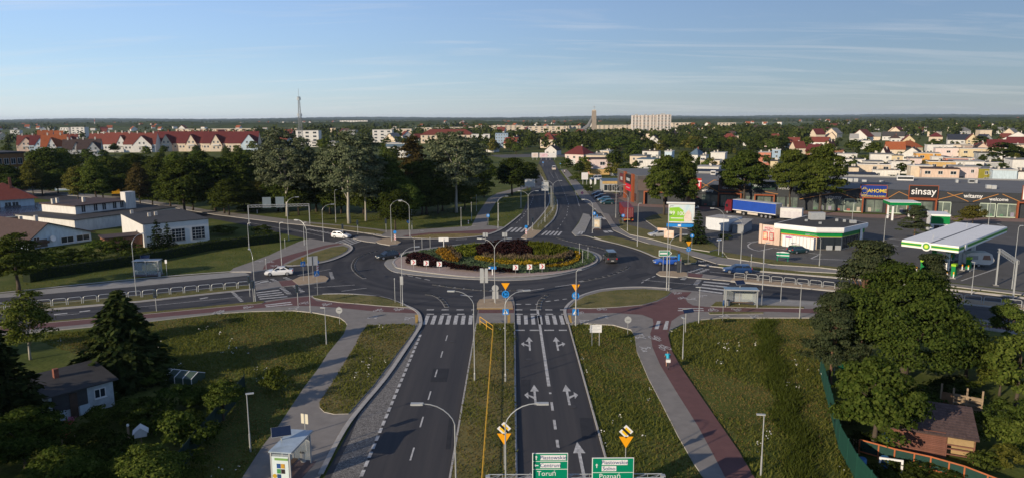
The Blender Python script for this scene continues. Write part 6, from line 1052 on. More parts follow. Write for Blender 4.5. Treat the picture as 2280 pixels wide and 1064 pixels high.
for q in ([Z5(870, 250), Z5(1010, 170), Z5(1200, 255)], [Z5(1500, 180), Z5(1715, 270)], [Z5(1400, 250), Z5(1660, 185)], [Z5(1760, 270), Z5(2020, 195)], [Z5(2060, 195), Z5(2270, 285)], [Z5(240, 115), Z5(580, 245)], [Z5(0, 245), Z5(610, 135)], [Z4(1045, 220), Z4(1200, 120), Z4(1260, 132)], [Z4(1050, 160), Z4(1280, 290)], [Z4(1440, 290), Z4(1640, 240)], [Z4(1840, 268), Z4(2010, 300)]): copper(q)
def sboard(p, q, m, edge, label, letters):
    (u0, z1), (u1, z0) = S.hit(*p), S.hit(*q); z0 = S.hit(p[0], q[1])[1]; z0 = min(z0, z1 - 1); o = MB().bb(u0, u1, -.5, -.12, z0, z1).build('sign_board', edge, S.t); o['label'] = label; MB().bb(u0 + .18, u1 - .18, -.54, -.502, z0 + .18, z1 - .18).build('sign_face', m, o)
    for txt, fx, fz, sz, mm, sx in letters: text(txt, sz * (z1 - z0), mm, S.t, (u0 + (u1 - u0) * fx, -.57, z0 + (z1 - z0) * fz), sx=sx, ext=.02)
    return u0, u1, z0, z1, o
u0, u1, z0, z1, o = sboard((1916, 411), (1974, 441), mat('sign_navy_blue', (.005, .03, .20), .5, 0), RUST, 'blue shop sign reading AHOME', [('AHOME', .63, .55, .36, mat('letter_yellow', (.75, .55, .02), .5, 0), 1), ('WSZYSTKO DLA DOMU', .5, .16, .15, mat('letter_yellow', (.75, .55, .02), .5, 0), 1)])
w, h = u1 - u0, z1 - z0; bg_ = MB(); yl = mat('letter_yellow', (.75, .55, .02), .5, 0); bx, bz = u0 + w * .16, z0 + h * .5
for p_, q_ in (((-.1, -.24), (.1, -.24)), ((-.1, .18), (.1, .18)), ((-.1, -.24), (-.1, .18)), ((.1, -.24), (.1, .18)), ((-.05, .18), (-.04, .3)), ((.05, .18), (.04, .3)), ((-.04, .3), (.04, .3)), ((-.06, -.08), (0, -.13)), ((0, -.13), (.06, -.08))): bg_.tube([(bx + p_[0] * w, -.58, bz + p_[1] * h), (bx + q_[0] * w, -.58, bz + q_[1] * h)], .05, 4)
bg_.build('bag_emblem', yl, o)
sboard((2024, 412), (2088, 441), BLACK, RUST, 'black shop sign reading sinsay', [('sinsay', .5, .52, .72, WHITE, 1)])
sboard((1530, 396), (1562, 422), mat('sign_crimson', (.55, .012, .03), .5, 0), RUST, 'red shop sign with a white figure', [('T', .85, .5, .7, WHITE, 1)])
u0, u1, z0, z1, o = sboard((1601, 398), (1648, 424), FACB, RUST, 'brown shop sign with a round white emblem', [('Common Sense', .55, .22, .2, WHITE, 1)]); MB().disc((u0 + (u1 - u0) * .6, -.57, z0 + (z1 - z0) * .63), .9, 'y', 18, .04).build('emblem', WHITE, o)
sboard((1672, 404), (1728, 423), mat('sign_dark_green', (.008, .035, .022), .5, 0), STEELD, 'dark green shop sign reading MAXI ZOO', [('MAXI ZOO', .45, .5, .42, mat('letter_grey', (.42, .46, .46), .5, 0), 1)])
sboard((2277, 413), (2330, 446), WHITE, RUST, 'white shop sign cut by the picture edge', [])
for txt, p, q, mm in (('witamy', Z5(1668, 192), Z5(1858, 238), WHITE), ('welcome', Z5(1928, 228), Z5(2118, 270), WHITE), ('welcome', Z5(140, 160), Z5(310, 190), GREYB), ('witamy', Z5(260, 205), Z5(426, 245), GREYB), ('witamy', Z4(1040, 230), Z4(1192, 276), WHITE), ('welcome', Z4(2010, 208), Z4(2232, 240), GREYB)):
    (u0, z1), (u1, z0) = S.hit(*p), S.hit(*q); o = text(txt, 1.0, mm, S.t, ((u0 + u1) / 2, -.2, (z0 + z1) / 2), ext=.03); wv = max(v.co.x for v in o.data.vertices) - min(v.co.x for v in o.data.vertices); k = (u1 - u0) / wv; o.scale = (k, k * 1.05, 1)
for i, (px, py, w, h) in enumerate(((2015, 402, 4.5, 1.4), (1880, 404, 1.2, 1.0), (1893, 405, 1.2, 1.0), (1905, 405, 1.2, 1.0), (2162, 408, 1.5, 1.2), (2200, 420, 1.1, 1.0), (2212, 421, 1.1, 1.0), (1924, 405, 1.2, .6), (1962, 406, 1.0, .5), (1588, 389, 1.6, 1.3), (1620, 392, 1.2, .8), (1448, 380, 5, 1.0), (2130, 407, .6, .9), (2172, 408, .7, 1.0))):
    g = G(px, py, H0); p = S.t.matrix_world if False else None; rel = g - S.o; u, v = rel.dot(S.d), rel.dot(S.n); o = S.box('roof_unit', u - w / 2, u + w / 2, v - .8, v + .8, H0 + .01, H0 + h, WHITE if i in (0, 9, 11) else GREYB); 
    if w > 1.4: MB().bb(u - w / 2 + .1, u + w / 2 - .1, v - .84, v - .8, H0 + h * .25, H0 + h * .8).build('grille', STEELD, o)
# left wing of the arcade, facing the street
a2, b2 = G(1374, 431), G(1419, 454); d2 = b2 - a2; Wg = Bd('shop_wing', 'brown corner wing of the retail park with rust coloured frame and red signs', 'shop building', a2, math.atan2(d2.y, d2.x), d2.length, 30); hw = HT(1419, 454, 393); Wg.box('wall', 0, Wg.W - .05, 0, 14, -.1, hw, mat('facade_slate', (.10, .088, .082), .6, .25, .5)); Wg.box('roof', -.1, Wg.W + .0, -.1, 14, hw, hw + .2, RROOF)
for fx0, fx1 in ((.42, .50), (.78, .86)): Wg.box('portal', Wg.W * fx0, Wg.W * fx1, -.6, 0, 0, hw + .3, RUST)
for i, (f0, f1, za, zb_, m) in enumerate(((.2, .4, .55, .9, mat('sign_wine', (.12, .02, .02), .5, .1, 2)), (.5, .76, .62, .95, BLACK), (.5, .76, .35, .6, mat('sign_crimson', (.55, .012, .03), .5, 0)))):
    o = Wg.box('sign_board', Wg.W * f0, Wg.W * f1, -.5, -.02, hw * za, hw * zb_, m); MB().bb(Wg.W * (f0 + .05), Wg.W * (f1 - .05), -.52, -.502, hw * (za + .1), hw * (zb_ - .12)).build('white_field', GREYB, o)
for f in (.06, .3, .56, .9): Wg.win('f', Wg.W * f, 1.7, 3.2, 2.4, STEELD, WGL)
u1 = su(1500, 440); S.box('brown_panel', .1, u1, -.3, -.12, FZ + .4, H0 + 1.2, FACB); f = MB(); f.bb(2, 2.4, -.9, .1, 0, FZ); f.bb(8, 8.4, -.9, .1, 0, FZ); f.bb(2, 8.4, -.9, .1, FZ, FZ + .35); f.build('portal', RUST, S.t)
# low shops between street and arcade
q = BL('shop', 'low grey shop with an ochre band and white shop window', 'shop building', (1341, 428), (1383, 428), 12); h = HT(1360, 428, 404); q.flat(h, WALLS['grey'], ROOFS['blue'], .1, .1); q.box('band', 0, q.W, -.1, 0, h - .9, h + .05, WALLS['ochre']); [q.win('f', q.W * f, 1.5, 2.6, 2.2) for f in (.28, .55, .85)]
q = BL('hall', 'long hall with blue grey sheet metal roof behind the shops', 'hall', (1359, 392), (1500, 396), 16); q.flat(HT(1359, 392, 382), WALLS['grey'], ROOFS['blue'], .15, .3); [q.box('roof_sheet', q.W * f, q.W * (f + .12), -.2, 16.2, HT(1359, 392, 382) + .16, HT(1359, 392, 382) + .2, ROOFS[m]) for f, m in ((.05, 'pale'), (.22, 'blue'), (.36, 'grey'), (.55, 'navy'), (.75, 'blue'))]
q = Bd('hall', 'dark blue roofed hall strip behind the tall shop trees', 'hall', G(1545, 384, 6)[:2], S.rz, 60, 12); q.flat(6.4, WALLS['grey'], ROOFS['navy'], .1, .2)
q = BL('house', 'pale pink two storey house over ochre garages by the street', 'house', (1311, 389), (1361, 389), 12); h = HT(1335, 389, 355); q.flat(h, WALLS['pink'], ROOFS['brown'], .3, .3); q.box('garage_front', .3, q.W - .8, -1.6, 0, 0, h * .36, WALLS['ochre']); q.box('terrace', .1, q.W - .5, -1.8, 0, h * .36, h * .42, ROOFS['pale']); q.win('f', q.W * .6, h * .72, 2.2, 1.6); q.box('side_wall', -.06, 0, 0, 12, 0, h, WALLS['coral'])
# ---- petrol station
def inset(P, k): c = Vector((sum(p[0] for p in P) / len(P), sum(p[1] for p in P) / len(P))); return [(c.x + (p[0] - c.x) * k, c.y + (p[1] - c.y) * k) for p in P]
GREEN = mat('station_green', (.0, .20, .045), .45, .05, 1); LIMEG = mat('station_lime', (.30, .52, .02), .45, 0); CW = mat('canopy_white', (.78, .77, .74), .5, .05, .6)
RT = [G(x, y, 4.5) for x, y in ((1724, 497.5), (1818, 507), (1880, 507.5), (1933.5, 496), (1886, 488), (1829, 481), (1795, 480))]; t = thing('petrol_station_shop', 'petrol station shop with white rounded roof edge and green band', 'shop building', (0, 0, 0))
MB().prism(inset(RT, .90), 0, 3.7).build('wall', WALLS['cream'], t); r = MB().prism(RT, 3.72, 4.5).build('roof', CW, t); MB().prism(inset(RT, .955), 4.5, 4.53).build('roof_felt', mat('roof_felt', (.05, .048, .046), .9, .2, .8), r); MB().prism(inset(RT, .985), 3.5, 3.72).build('roof_soffit', CW, r)
MB().prism(inset(RT, .925), 2.65, 3.5).build('green_band', GREEN, t); MB().prism(inset(RT, .928), 2.55, 2.65).build('lime_line', LIMEG, t)
IN = inset(RT, .905)
def onedge(i, f, z, w, h, m, name, off=.03, par=None, gl=False):
    a, b = Vector(IN[i]), Vector(IN[(i + 1) % len(IN)]); d = (b - a).normalized(); n = Vector((d.y, -d.x)); p = a.lerp(b, f) + n * off; return MB().box((0, 0, 0), (w, .06, h)).build(name, m, par or t, (p.x, p.y, z), math.atan2(d.y, d.x))
onedge(0, .5, 2.45, 8.6, .2, RED, 'red_strip'); [onedge(1, f, 1.25, 1.3, 2.3, WGL, 'door_pane') for f in (.15, .4, .62, .85)]; [onedge(2, f, 1.3, 1.5, 2.2, WGL, 'window') for f in (.12, .3, .48, .66)]; onedge(1, .5, 3.1, 2.0, .5, GREYB, 'emblem', .12); onedge(1, .5, .5, 1.2, .9, GREYB, 'stand', .4); onedge(1, .85, .5, 1.1, .9, GREYB, 'stand', .4); onedge(2, .82, 1.8, 1.0, 3.6, CW, 'white_fin', .3)
for x, y, w, hh in ((1818, 488, 3.0, 1.5), (1863, 492, .5, .5), (1880, 493.5, .5, .5), (1899, 496, 1.2, .6), (1795, 492, .5, .4), (1826, 498, .5, .4)): g = G(x, y, 4.6); MB().box((g.x, g.y, 4.53 + hh / 2), (w, w * .5, hh)).build('roof_unit', GREYB, t)
q = BL('cafe_annex', 'peach coloured annex with cafe pictures at the station shop', 'shop building', (1689, 541), (1735, 547), 7); h = HT(1690, 541, 498); q.box('wall', 0, q.W, .2, 7, -.1, h - .1, WALLS['peach']); q.box('roof', 0, q.W, .2, 7, h - .1, h, ROOFS['dark'])
for u0, u1 in ((0, q.W * .13), (q.W * .76, q.W)): q.box('pier', u0, u1, 0, .2, 0, h, WALLS['peach'])
q.box('white_panel', q.W * .16, q.W * .74, .12, .2, 1.4, h - .15, mat('cafe_panel', (.62, .52, .44), .6, .05, 1)); o = MB().disc((0, 0, 0), .5, 'y', 20, .04).build('oval_sign', mat('cafe_sign', (.60, .42, .40), .5, .05, 2), q.t, (q.W * .45, .08, h - .85)); o.scale = (2.2, 1, 1); text('Wild Bean', .42, mat('cafe_red', (.4, .03, .06), .5, 0), q.t, (q.W * .45, .05, h - .75)); text('Café', .34, mat('cafe_red', (.4, .03, .06), .5, 0), q.t, (q.W * .45, .05, h - 1.05))
for f, c in ((.3, (.62, .35, .08)), (.6, (.32, .1, .06))): o = q.box('picture', q.W * (f - .11), q.W * (f + .11), .06, .11, .9, 2.5, RED); MB().bb(q.W * (f - .085), q.W * (f + .085), .03, .058, 1.05, 2.35).build('picture_print', mat('pic%.2f' % c[0], c, .6, .5, 1.6, col2=(.65, .6, .52)), o)
q = BL('storage_units', 'row of white storage cages before the station shop front', 'storage unit', (1741, 548), (1811, 557), 1.4); h = HT(1776, 553, 528); [q.box('cage', q.W * i / 9 + .03, q.W * (i + 1) / 9 - .03, 0, 1.4, .05, h, WHITE) for i in range(9)]; q.box('label_strip', q.W * .1, q.W * .3, -.03, 0, h - .5, h - .15, mat('label_purple', (.35, .12, .35), .5, .1, 2))
CP = [G(x, y, 6.0) for x, y in ((2008.6, 534), (2135, 548.4), (2242.4, 505), (2130, 494))]; a, b = CP[0], CP[1]; rz = math.atan2((b - a).y, (b - a).x); c_ = CP[2]; W_ = (b - a).length; D_ = max(20, (c_ - b).dot(Vector((-math.sin(rz), math.cos(rz), 0)))); print('canopy', W_, D_, rz)
K = Bd('fuel_canopy', 'large white petrol station canopy with green and lime edge', 'canopy', a, rz, W_, D_); d_ = (c_ - b); sk = d_.dot(K.d)
def kp(u, v, ins=0): return (u + sk * v / D_, v)
def kprism(name, m, e, z0, z1, par=None): return MB().prism([kp(-e, -e), kp(W_ + e, -e), kp(W_ + e, D_ + e), kp(-e, D_ + e)], z0, z1).build(name, m, par or K.t)
r = kprism('roof', CW, 0, 5.9, 6.0); kprism('fascia_white', CW, .03, 4.98, 5.9); kprism('fascia_lime', LIMEG, .06, 5.28, 5.72); kprism('fascia_green', GREEN, .075, 5.38, 5.62); 
a_, b_ = kp(W_ * .52, 0), kp(W_ * .52, D_); strip(MB(), [a_, b_], .25, 6.004, .03).build('roof_gutter', STEELD, r)
for v in (.15, .8): p = kp(W_ * .4, D_ * v); MB().tube([(p[0], p[1], 6), (p[0], p[1], 6.8)], .05, 5).build('vent_pipe', GREYB, r)
o = MB().disc((W_ * .45, -.12, 5.42), .72, 'y', 24, .06).build('emblem_disc', CW, K.t); pt = MB()
for rr, y in ((.58, -.165), (.40, -.18), (.24, -.195)):
    pt = MB(); vs = [];
    for k in range(36): ang = 2 * math.pi * k / 36; q_ = rr * (1 if k % 2 == 0 else .82); vs.append((W_ * .45 + q_ * math.cos(ang), 5.42 + q_ * math.sin(ang)))
    pt.extr(vs, y, y + .01); pt.build('emblem_petals', {.58: GREEN, .40: LIMEG, .24: mat('emblem_yellow', (.8, .75, .15), .5, 0)}[rr], o)
MB().disc((0, 0, 0), .5, 'x', 20, .08).build('emblem_disc', CW, K.t, (*kp(W_ + .12, D_ * .12), 5.45))
for v in (.10, .36, .62, .88):
    p = kp(W_ * .5, D_ * v); MB().box((p[0], p[1], 2.5), (.55, .4, 4.98)).build('column', CW, K.t); MB().box((p[0], p[1], 4.0), (.6, .45, 1.9)).build('column_sleeve', GREEN, K.t)
for i, v in enumerate((.2, .48, .74)):
    for j, u in enumerate((.22, .78)):
        p = kp(W_ * u, D_ * v); wp = K.o + K.d * p[0] + K.n * p[1]; t = thing('fuel_pump', '%s %s fuel pump under the canopy' % (ORD(i + 1), 'western' if j == 0 else 'eastern'), 'fuel pump', (wp.x, wp.y, ZA + .02), rz, 'fuel pumps'); MB().box((0, 0, .08), (1.6, 3.4, .16)).build('island', CONC, t); MB().box((0, 0, 1.0), (.6, .95, 1.7)).build('body', GREEN, t); MB().box((0, 0, 1.6), (.64, .8, .4)).build('display', BLACK, t); MB().box((0, 0, 2.0), (.7, 1.05, .35)).build('header', LIMEG, t); MB().tube([(.35, .3, 1.4), (.5, .3, .7), (.36, .3, .9)], .03, 5).build('hose', BLACK, t)
        for s in (-1, 1):
            bo = MB().tube([(s * .45, -1.6, .1), (s * .45, -1.6, 1.1)], .09, 8).build('bollard', WHITE, t); MB().tube([(s * .45, -1.6, .75), (s * .45, -1.6, 1.12)], .095, 8).build('bollard_cap', YELL, bo)
q = Bd('fuel_canopy', 'small white and green canopy behind the pine at the station', 'canopy', G(1979, 492)[:2], R(-12), 7, 6); q.box('roof', 0, 7, 0, 6, 4.6, 4.7, CW); q.box('fascia', -.05, 7.05, -.05, 6.05, 3.9, 4.6, GREEN); [q.box('column', u - .2, u + .2, v - .2, v + .2, 0, 3.9, CW) for u in (1, 6) for v in (1, 5)]
q = BL('car_wash', 'green and white car wash behind the station pine', 'car wash', (2070, 522), (2112, 524), 6); q.flat(4.2, CW, CW, .3, .1); q.box('green_band', 0, q.W, -.06, 0, 2.4, 4.1, GREEN); q.win('f', q.W * .5, 1.2, 2.4, 2.0)
q = BL('container', 'long white storage container left of the grey shed', 'container', (1571, 511), (1622, 517), 6); h = HT(1620, 517, 489); q.box('body', 0, q.W, 0, 6, .1, h, mat('container_white', (.58, .60, .62), .6, .1, 1)); q.box('roof', -.06, q.W + .06, -.06, 6.06, h, h + .1, ROOFS['pale']); rb = MB().bb(0, .05, -.04, 0, .3, h - .2).mesh('rib', WHITE); [link('rib', rb, q.t, (q.W * (i + .5) / 14, 0, 0)) for i in range(14)]
q = BL('shed', 'grey sheet metal shed with pale sloping roof beside the white container', 'shed', (1630, 519), (1655, 521), 7); h = HT(1655, 521, 502); q.box('wall', 0, q.W, 0, 7, 0, h, mat('sheet_grey', (.24, .25, .26), .6, .15, 1)); MB().add([(-.2, -.2, h), (q.W + .2, -.2, h), (q.W + .2, 7.2, h + .5), (-.2, 7.2, h + .5), (-.2, -.2, h + .12), (q.W + .2, -.2, h + .12), (q.W + .2, 7.2, h + .62), (-.2, 7.2, h + .62)], [[3, 2, 1, 0], [4, 5, 6, 7], [0, 1, 5, 4], [1, 2, 6, 5], [2, 3, 7, 6], [3, 0, 4, 7]]).build('roof', ROOFS['pale'], q.t)
rb = MB().bb(0, .05, -.03, 0, .1, h - .1).mesh('rib', GREYB); [link('rib', rb, q.t, (q.W * (i + .5) / 9, 0, 0)) for i in range(9)]
# ---- houses in the west
q = BL('garage_house', 'white flat roofed garage building with peeling paint and two dark windows', 'garage', (322, 551), (467, 536), 22); h = HT(322, 551, 500); q.flat(h, mat('peeling_white', (.55, .54, .51), .85, .25, .5, col2=(.66, .64, .60)), ROOFS['dark'], .12, .15)
for f in (.52, .83): o = q.win('f', q.W * f, h * .42, 2.6, 2.6, mat('dark_window_frame', (.16, .17, .18), .6, .1, 2), WGL); [MB().bb(-1.2, 1.2, -.05, -.03, z - .03, z + .03).build('glazing_bar', WFR, o) for z in (-.6, 0, .6)]; [MB().bb(x - .03, x + .03, -.05, -.03, -1.2, 1.2).build('glazing_bar', WFR, o) for x in (-.6, .6)]
q.win('l', 6, h * .5, 1.2, 1.2); q.box('downpipe', .05, .15, -.12, -.02, 0, h, GREYB); [q.chim(q.W * f, v, h, h + .9) for f, v in ((.3, 12), (.42, 13), (.15, 20))]; q.box('lean_to', -7, -.1, 1, 6, 0, 2.4, WALLS['brick']); MB().bb(-7.3, 0, .7, 6.3, 2.4, 2.6).build('lean_to_roof', ROOFS['brown'], q.t)
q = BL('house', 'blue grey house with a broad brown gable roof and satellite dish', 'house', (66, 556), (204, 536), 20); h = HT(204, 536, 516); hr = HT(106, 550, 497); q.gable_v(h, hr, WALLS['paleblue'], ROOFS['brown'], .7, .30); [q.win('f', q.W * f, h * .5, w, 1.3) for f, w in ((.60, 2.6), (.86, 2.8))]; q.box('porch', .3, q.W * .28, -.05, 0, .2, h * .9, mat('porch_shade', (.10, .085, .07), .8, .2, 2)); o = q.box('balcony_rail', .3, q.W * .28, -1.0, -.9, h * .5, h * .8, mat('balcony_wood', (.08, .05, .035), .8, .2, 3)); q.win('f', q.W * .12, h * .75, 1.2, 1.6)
d_ = MB().lathe([(.02, 0), (.4, .06), (.62, .18), (.63, .2), (.4, .1), (.02, .04)], 16).build('satellite_dish', WHITE, q.t, (q.W * .36, -.2, h * .85)); d_.rotation_euler = (R(75), 0, R(10)); q.chim(q.W * .45, 8, hr * .8, hr + .9); q.chim(q.W * .32, 11, hr, hr + .7)
q = BL('house', 'white two storey house with dark flat roof, narrow windows and tower chimney', 'house', (172, 505), (290, 489), 16); h1 = HT(172, 505, 479); h2 = HT(172, 505, 460); q.box('lower_wall', -6, q.W + 7, -9, 15, 0, h1, WALLS['white']); q.box('lower_roof', -6.3, q.W + 7.3, -9.3, 15.3, h1, h1 + .15, ROOFS['dark']); q.box('wall', 0, q.W, 0, 14, h1 + .1, h2, WALLS['white']); q.box('roof', -.4, q.W + .4, -.5, 14.4, h2, h2 + .25, ROOFS['brown'])
[q.win('f', q.W * f, (h1 + h2) / 2 + .3, 1.1, 1.9) for f in (.14, .36, .52, .72, .86)]; q.box('tower_chimney', q.W - 1.6, q.W + 1.2, -1.2, .8, h1, h2 + 2.4, WALLS['white']); [q.chim(q.W * f, v, h2 + .2, h2 + 1.5) for f, v in ((-.0, 9), (.12, 10), (.42, 6))]
q = BL('hall', 'low hall whose dark roof is covered with a grid of solar panels', 'hall', (-60, 512), (118, 500), 36); h = HT(118, 500, 482); q.flat(h, WALLS['brick'], ROOFS['dark'], .2, .1); pm = MB().bb(-1, 1, -1, 1, 0, .12).mesh('solar_panel', PANEL); fm = MB().bb(-1.04, 1.04, -1.04, 1.04, -.06, .09).mesh('panel_frame', GREYB)
for i in range(14):
    for j in range(6): x = q.W * (i + .5) / 14; o = link('solar_panel', pm, q.t, (x, 3 + j * 5.4, h + .5)); o.scale = (q.W / 14 * .47, 2.5, 1); f = link('panel_frame', fm, o)
q = BL('house', 'two storey house with spreading red hipped roof and dark balcony', 'house', (-40, 488), (80, 479), 16); h = HT(80, 479, 441); hr = HT(30, 484, 411); q.hip(h, hr, WALLS['paleblue'], ROOFS['red'], 1.0); q.box('balcony', q.W * .42, q.W * .72, -1.6, 0, h * .42, h * .5, WALLS['white']); q.box('balcony_rail', q.W * .42, q.W * .72, -1.6, -1.5, h * .5, h * .66, STEELD); [q.win('f', q.W * f, h * z, 1.5, 1.6) for f, z in ((.5, .68), (.64, .68), (.8, .2), (.92, .2), (.3, .68))]; q.box('plinth', 0, q.W * .75, -.08, 0, 0, h * .3, WALLS['brick']); q.chim(q.W * .62, 5, h, hr + 1.5, CHIMR)
q = BL('brick_building', 'dark orange brick building with flat roof at the west edge', 'building', (-40, 432), (62, 424), 18); h = HT(62, 424, 341); q.flat(h, mat('orange_brick', (.20, .105, .045), .9, .3, 1.5), ROOFS['dark'], .6, .5); [q.win('f', q.W * f, z, 1.6, 2.2) for f in (.15, .3, .45, .6, .75, .9) for z in (h * .3, h * .55, h * .8)]; [q.win('l', v, z, 1.6, 2.2) for v in (4, 9, 14) for z in (h * .55, h * .8)]; q.chim(q.W * .4, 8, h, h + 1.4)
q = BL('house', 'pale pink house with slate coloured roof between the park trees', 'house', (283, 425), (350, 426), 12); h = HT(283, 425, 392); q.hip(h, HT(300, 425, 380), WALLS['pink'], ROOFS['grey'], .5); [q.win('f', q.W * f, z, 1.1, 1.5) for f in (.15, .4, .65, .88) for z in (h * .3, h * .7)]; q.chim(q.W * .8, 4, h, h + 4.2); q.chim(q.W * .95, 4, h, h + 4.2)
q = BL('pavilion', 'low dark pavilion under the western trees', 'building', (122, 425), (160, 424), 6); q.flat(HT(122, 425, 414), WALLS['blue'], ROOFS['dark'], .2, .4); q.win('f', q.W * .5, 1.4, 4, 1.4)
# ---- garden house and shed near the camera
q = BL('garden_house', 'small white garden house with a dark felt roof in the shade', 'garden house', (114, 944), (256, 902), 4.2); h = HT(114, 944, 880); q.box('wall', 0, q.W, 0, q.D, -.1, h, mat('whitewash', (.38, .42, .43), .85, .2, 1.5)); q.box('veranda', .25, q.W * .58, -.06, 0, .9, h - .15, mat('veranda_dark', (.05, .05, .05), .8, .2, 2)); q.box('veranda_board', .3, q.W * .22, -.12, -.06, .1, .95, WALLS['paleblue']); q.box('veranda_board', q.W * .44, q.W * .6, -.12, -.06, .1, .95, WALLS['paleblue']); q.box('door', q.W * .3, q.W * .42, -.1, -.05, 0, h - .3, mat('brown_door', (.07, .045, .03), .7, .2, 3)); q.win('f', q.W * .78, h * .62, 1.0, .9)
r = MB().add([(-.5, -.6, h - .02), (q.W + .3, -.6, h - .02), (q.W + .3, q.D + .3, h + .75), (-.5, q.D + .3, h + .75), (-.5, -.6, h + .08), (q.W + .3, -.6, h + .08), (q.W + .3, q.D + .3, h + .85), (-.5, q.D + .3, h + .85)], [[3, 2, 1, 0], [4, 5, 6, 7], [0, 1, 5, 4], [1, 2, 6, 5], [2, 3, 7, 6], [3, 0, 4, 7]]).build('roof', ROOFS['dark'], q.t); q.chim(q.W * .32, 2.8, h, h + 1.4, CHIMR, .4)
q = BL('garden_shed', 'brown boarded garden shed with a shingled lean-to roof and open porch', 'shed', (1979, 999), (2168, 1031), 4.6); h = 1.85; BW = mat('brown_boards', (.165, .070, .048), .8, .2, 3, objvar=.12); ub = q.W * .66; q.box('wall', .03, ub - .03, .04, q.D, 0, h + .2, BW); bm = MB().bb(0, ub, -.03, .05, 0, .125).mesh('board', BW); [link('board', bm, q.t, (0, 0, .03 + i * .142)) for i in range(13)]
q.box('porch_wall', ub, q.W, .9, 1.0, 0, h, mat('sand_boards', (.34, .23, .11), .85, .2, 2)); q.box('porch_apron', ub + .05, q.W - .05, .0, .05, 1.25, h, mat('sand_boards', (.34, .23, .11), .85, .2, 2)); [q.box('post', u - .06, u + .06, 0, .12, 0, h, BW) for u in (ub + .06, q.W - .06)]; [q.box('porch_rail', ub, q.W, .02, .08, z, z + .09, BW) for z in (.35, .8, 1.12)]
r0, r1 = (-.25, h), (q.D + .2, h + .75); rf = MB().add([(-.2, r0[0], r0[1]), (q.W + .2, r0[0], r0[1]), (q.W + .2, r1[0], r1[1]), (-.2, r1[0], r1[1]), (-.2, r0[0], r0[1] + .1), (q.W + .2, r0[0], r0[1] + .1), (q.W + .2, r1[0], r1[1] + .1), (-.2, r1[0], r1[1] + .1)], [[3, 2, 1, 0], [4, 5, 6, 7], [0, 1, 5, 4], [1, 2, 6, 5], [2, 3, 7, 6], [3, 0, 4, 7]]).build('roof', mat('shingle_base', (.06, .04, .036), .9, .2, 2), q.t)
SHG = mat('brown_shingles', (.105, .068, .060), .85, .2, 2, objvar=.18); n_c, n_r = 22, 12; sw = (q.W + .4) / n_c; sl = math.hypot(r1[0] - r0[0], r1[1] - r0[1]); ang = math.atan2(r1[1] - r0[1], r1[0] - r0[0]); sm = MB().add([(-sw * .48, 0, .02), (0, -.05, .02), (sw * .48, 0, .02), (sw * .48, sl / n_r * 1.1, 0), (-sw * .48, sl / n_r * 1.1, 0), (-sw * .48, 0, .04), (0, -.05, .04), (sw * .48, 0, .04), (sw * .48, sl / n_r * 1.1, .012), (-sw * .48, sl / n_r * 1.1, .012)], [[5, 6, 7, 8, 9], [0, 1, 6, 5], [1, 2, 7, 6], [2, 3, 8, 7], [4, 0, 5, 9]]).mesh('shingle', SHG)
for j in range(n_r):
    for i in range(n_c): s = sl * j / n_r; o = link('shingle', sm, rf, (-.2 + sw * (i + .5 + (.25 if j % 2 else -.0)) if i < n_c - 1 else -.2 + sw * (i + .5), r0[0] + math.cos(ang) * s, r0[1] + .1 + math.sin(ang) * s)); o.rotation_euler = (ang, 0, 0)
# wooden rack, fence, pipes and garden things on the right
WOOD = mat('weathered_wood', (.26, .19, .12), .9, .25, 3, objvar=.15); g0, g1 = G(2092, 915), G(2183, 934); d = g1 - g0; t = thing('wood_rack', 'weathered slatted timber rack behind the brown shed', 'rack', g0, math.atan2(d.y, d.x)); W_ = d.length
for f, h in ((0, 2.6), (.3, 2.4), (.63, 2.6), (1, 2.6)): MB().bb(W_ * f - .07, W_ * f + .07, -.07, .07, 0, h).build('post', WOOD, t)
sl_ = MB().bb(0, W_ * .68, -.11, -.075, 0, .13).mesh('slat', WOOD); [link('slat', sl_, t, (W_ * .31, 0, .12 + .33 * i)) for i in range(6)]; MB().bb(.05, W_ * .3, -.1, -.06, .1, 1.9).build('lattice_panel', mat('lattice_brown', (.17, .095, .05), .9, .25, 4), t); MB().bb(.0, W_, .9, 1.0, .1, 1.5).build('back_boards', WOOD, t); [link('slat', sl_, t, (W_ * .31, .9, .2 + .33 * i)) for i in range(5)]
FG = mat('fence_green', (.008, .055, .036), .75, .15, 2); fp = [Vector((*p[:2], 0)) for p in GP((1826, 832), (1845, 905), (1868, 1000), (1905, 1070), (2010, 1200))]
def fence(pts, h, label, m, posts=2.4, name='fence'):
    t = thing(name, label, 'fence', (pts[0].x, pts[0].y, 0)); pm = MB().tube([(0, 0, 0), (0, 0, h + .12)], .05, 6).mesh('post', m)
    for a, b in zip(pts, pts[1:]):
        n = max(1, round((b - a).length / posts)); rz = math.atan2((b - a).y, (b - a).x)
        for i in range(n): p = a.lerp(b, i / n) - pts[0]; l = (b - a).length / n; link('post', pm, t, p); MB().bb(.05, l - .05, -.02, .02, .08, h).build('panel', m, t, p, rz)
    link('post', pm, t, pts[-1] - pts[0]); return t
fence(fp, 2.0, 'dark green screened fence between meadow and garden', FG); fence([Vector((*p[:2], 0)) for p in GP((546, 872), (500, 930), (440, 1000), (380, 1080))], 1.7, 'dark green fence along the shady garden by the lamp', mat('fence_dark', (.010, .028, .022), .8, .2, 2))
OR = mat('orange_pipe', (.42, .13, .05), .6, .15, 2); p = [Vector((*G(x, y)[:2], 0)) for x, y in ((1912, 1010), (1990, 1032), (2070, 1050), (2145, 1072), (2240, 1110))]; t = thing('pipe_frame', 'orange pipe frame with dark green mesh at the right hand garden edge', 'frame', p[0]); 
for h in (.25, 1.2): MB().tube([(v - p[0]) + Vector((0, 0, h)) for v in p], .06, 6).build('pipe', OR, t)
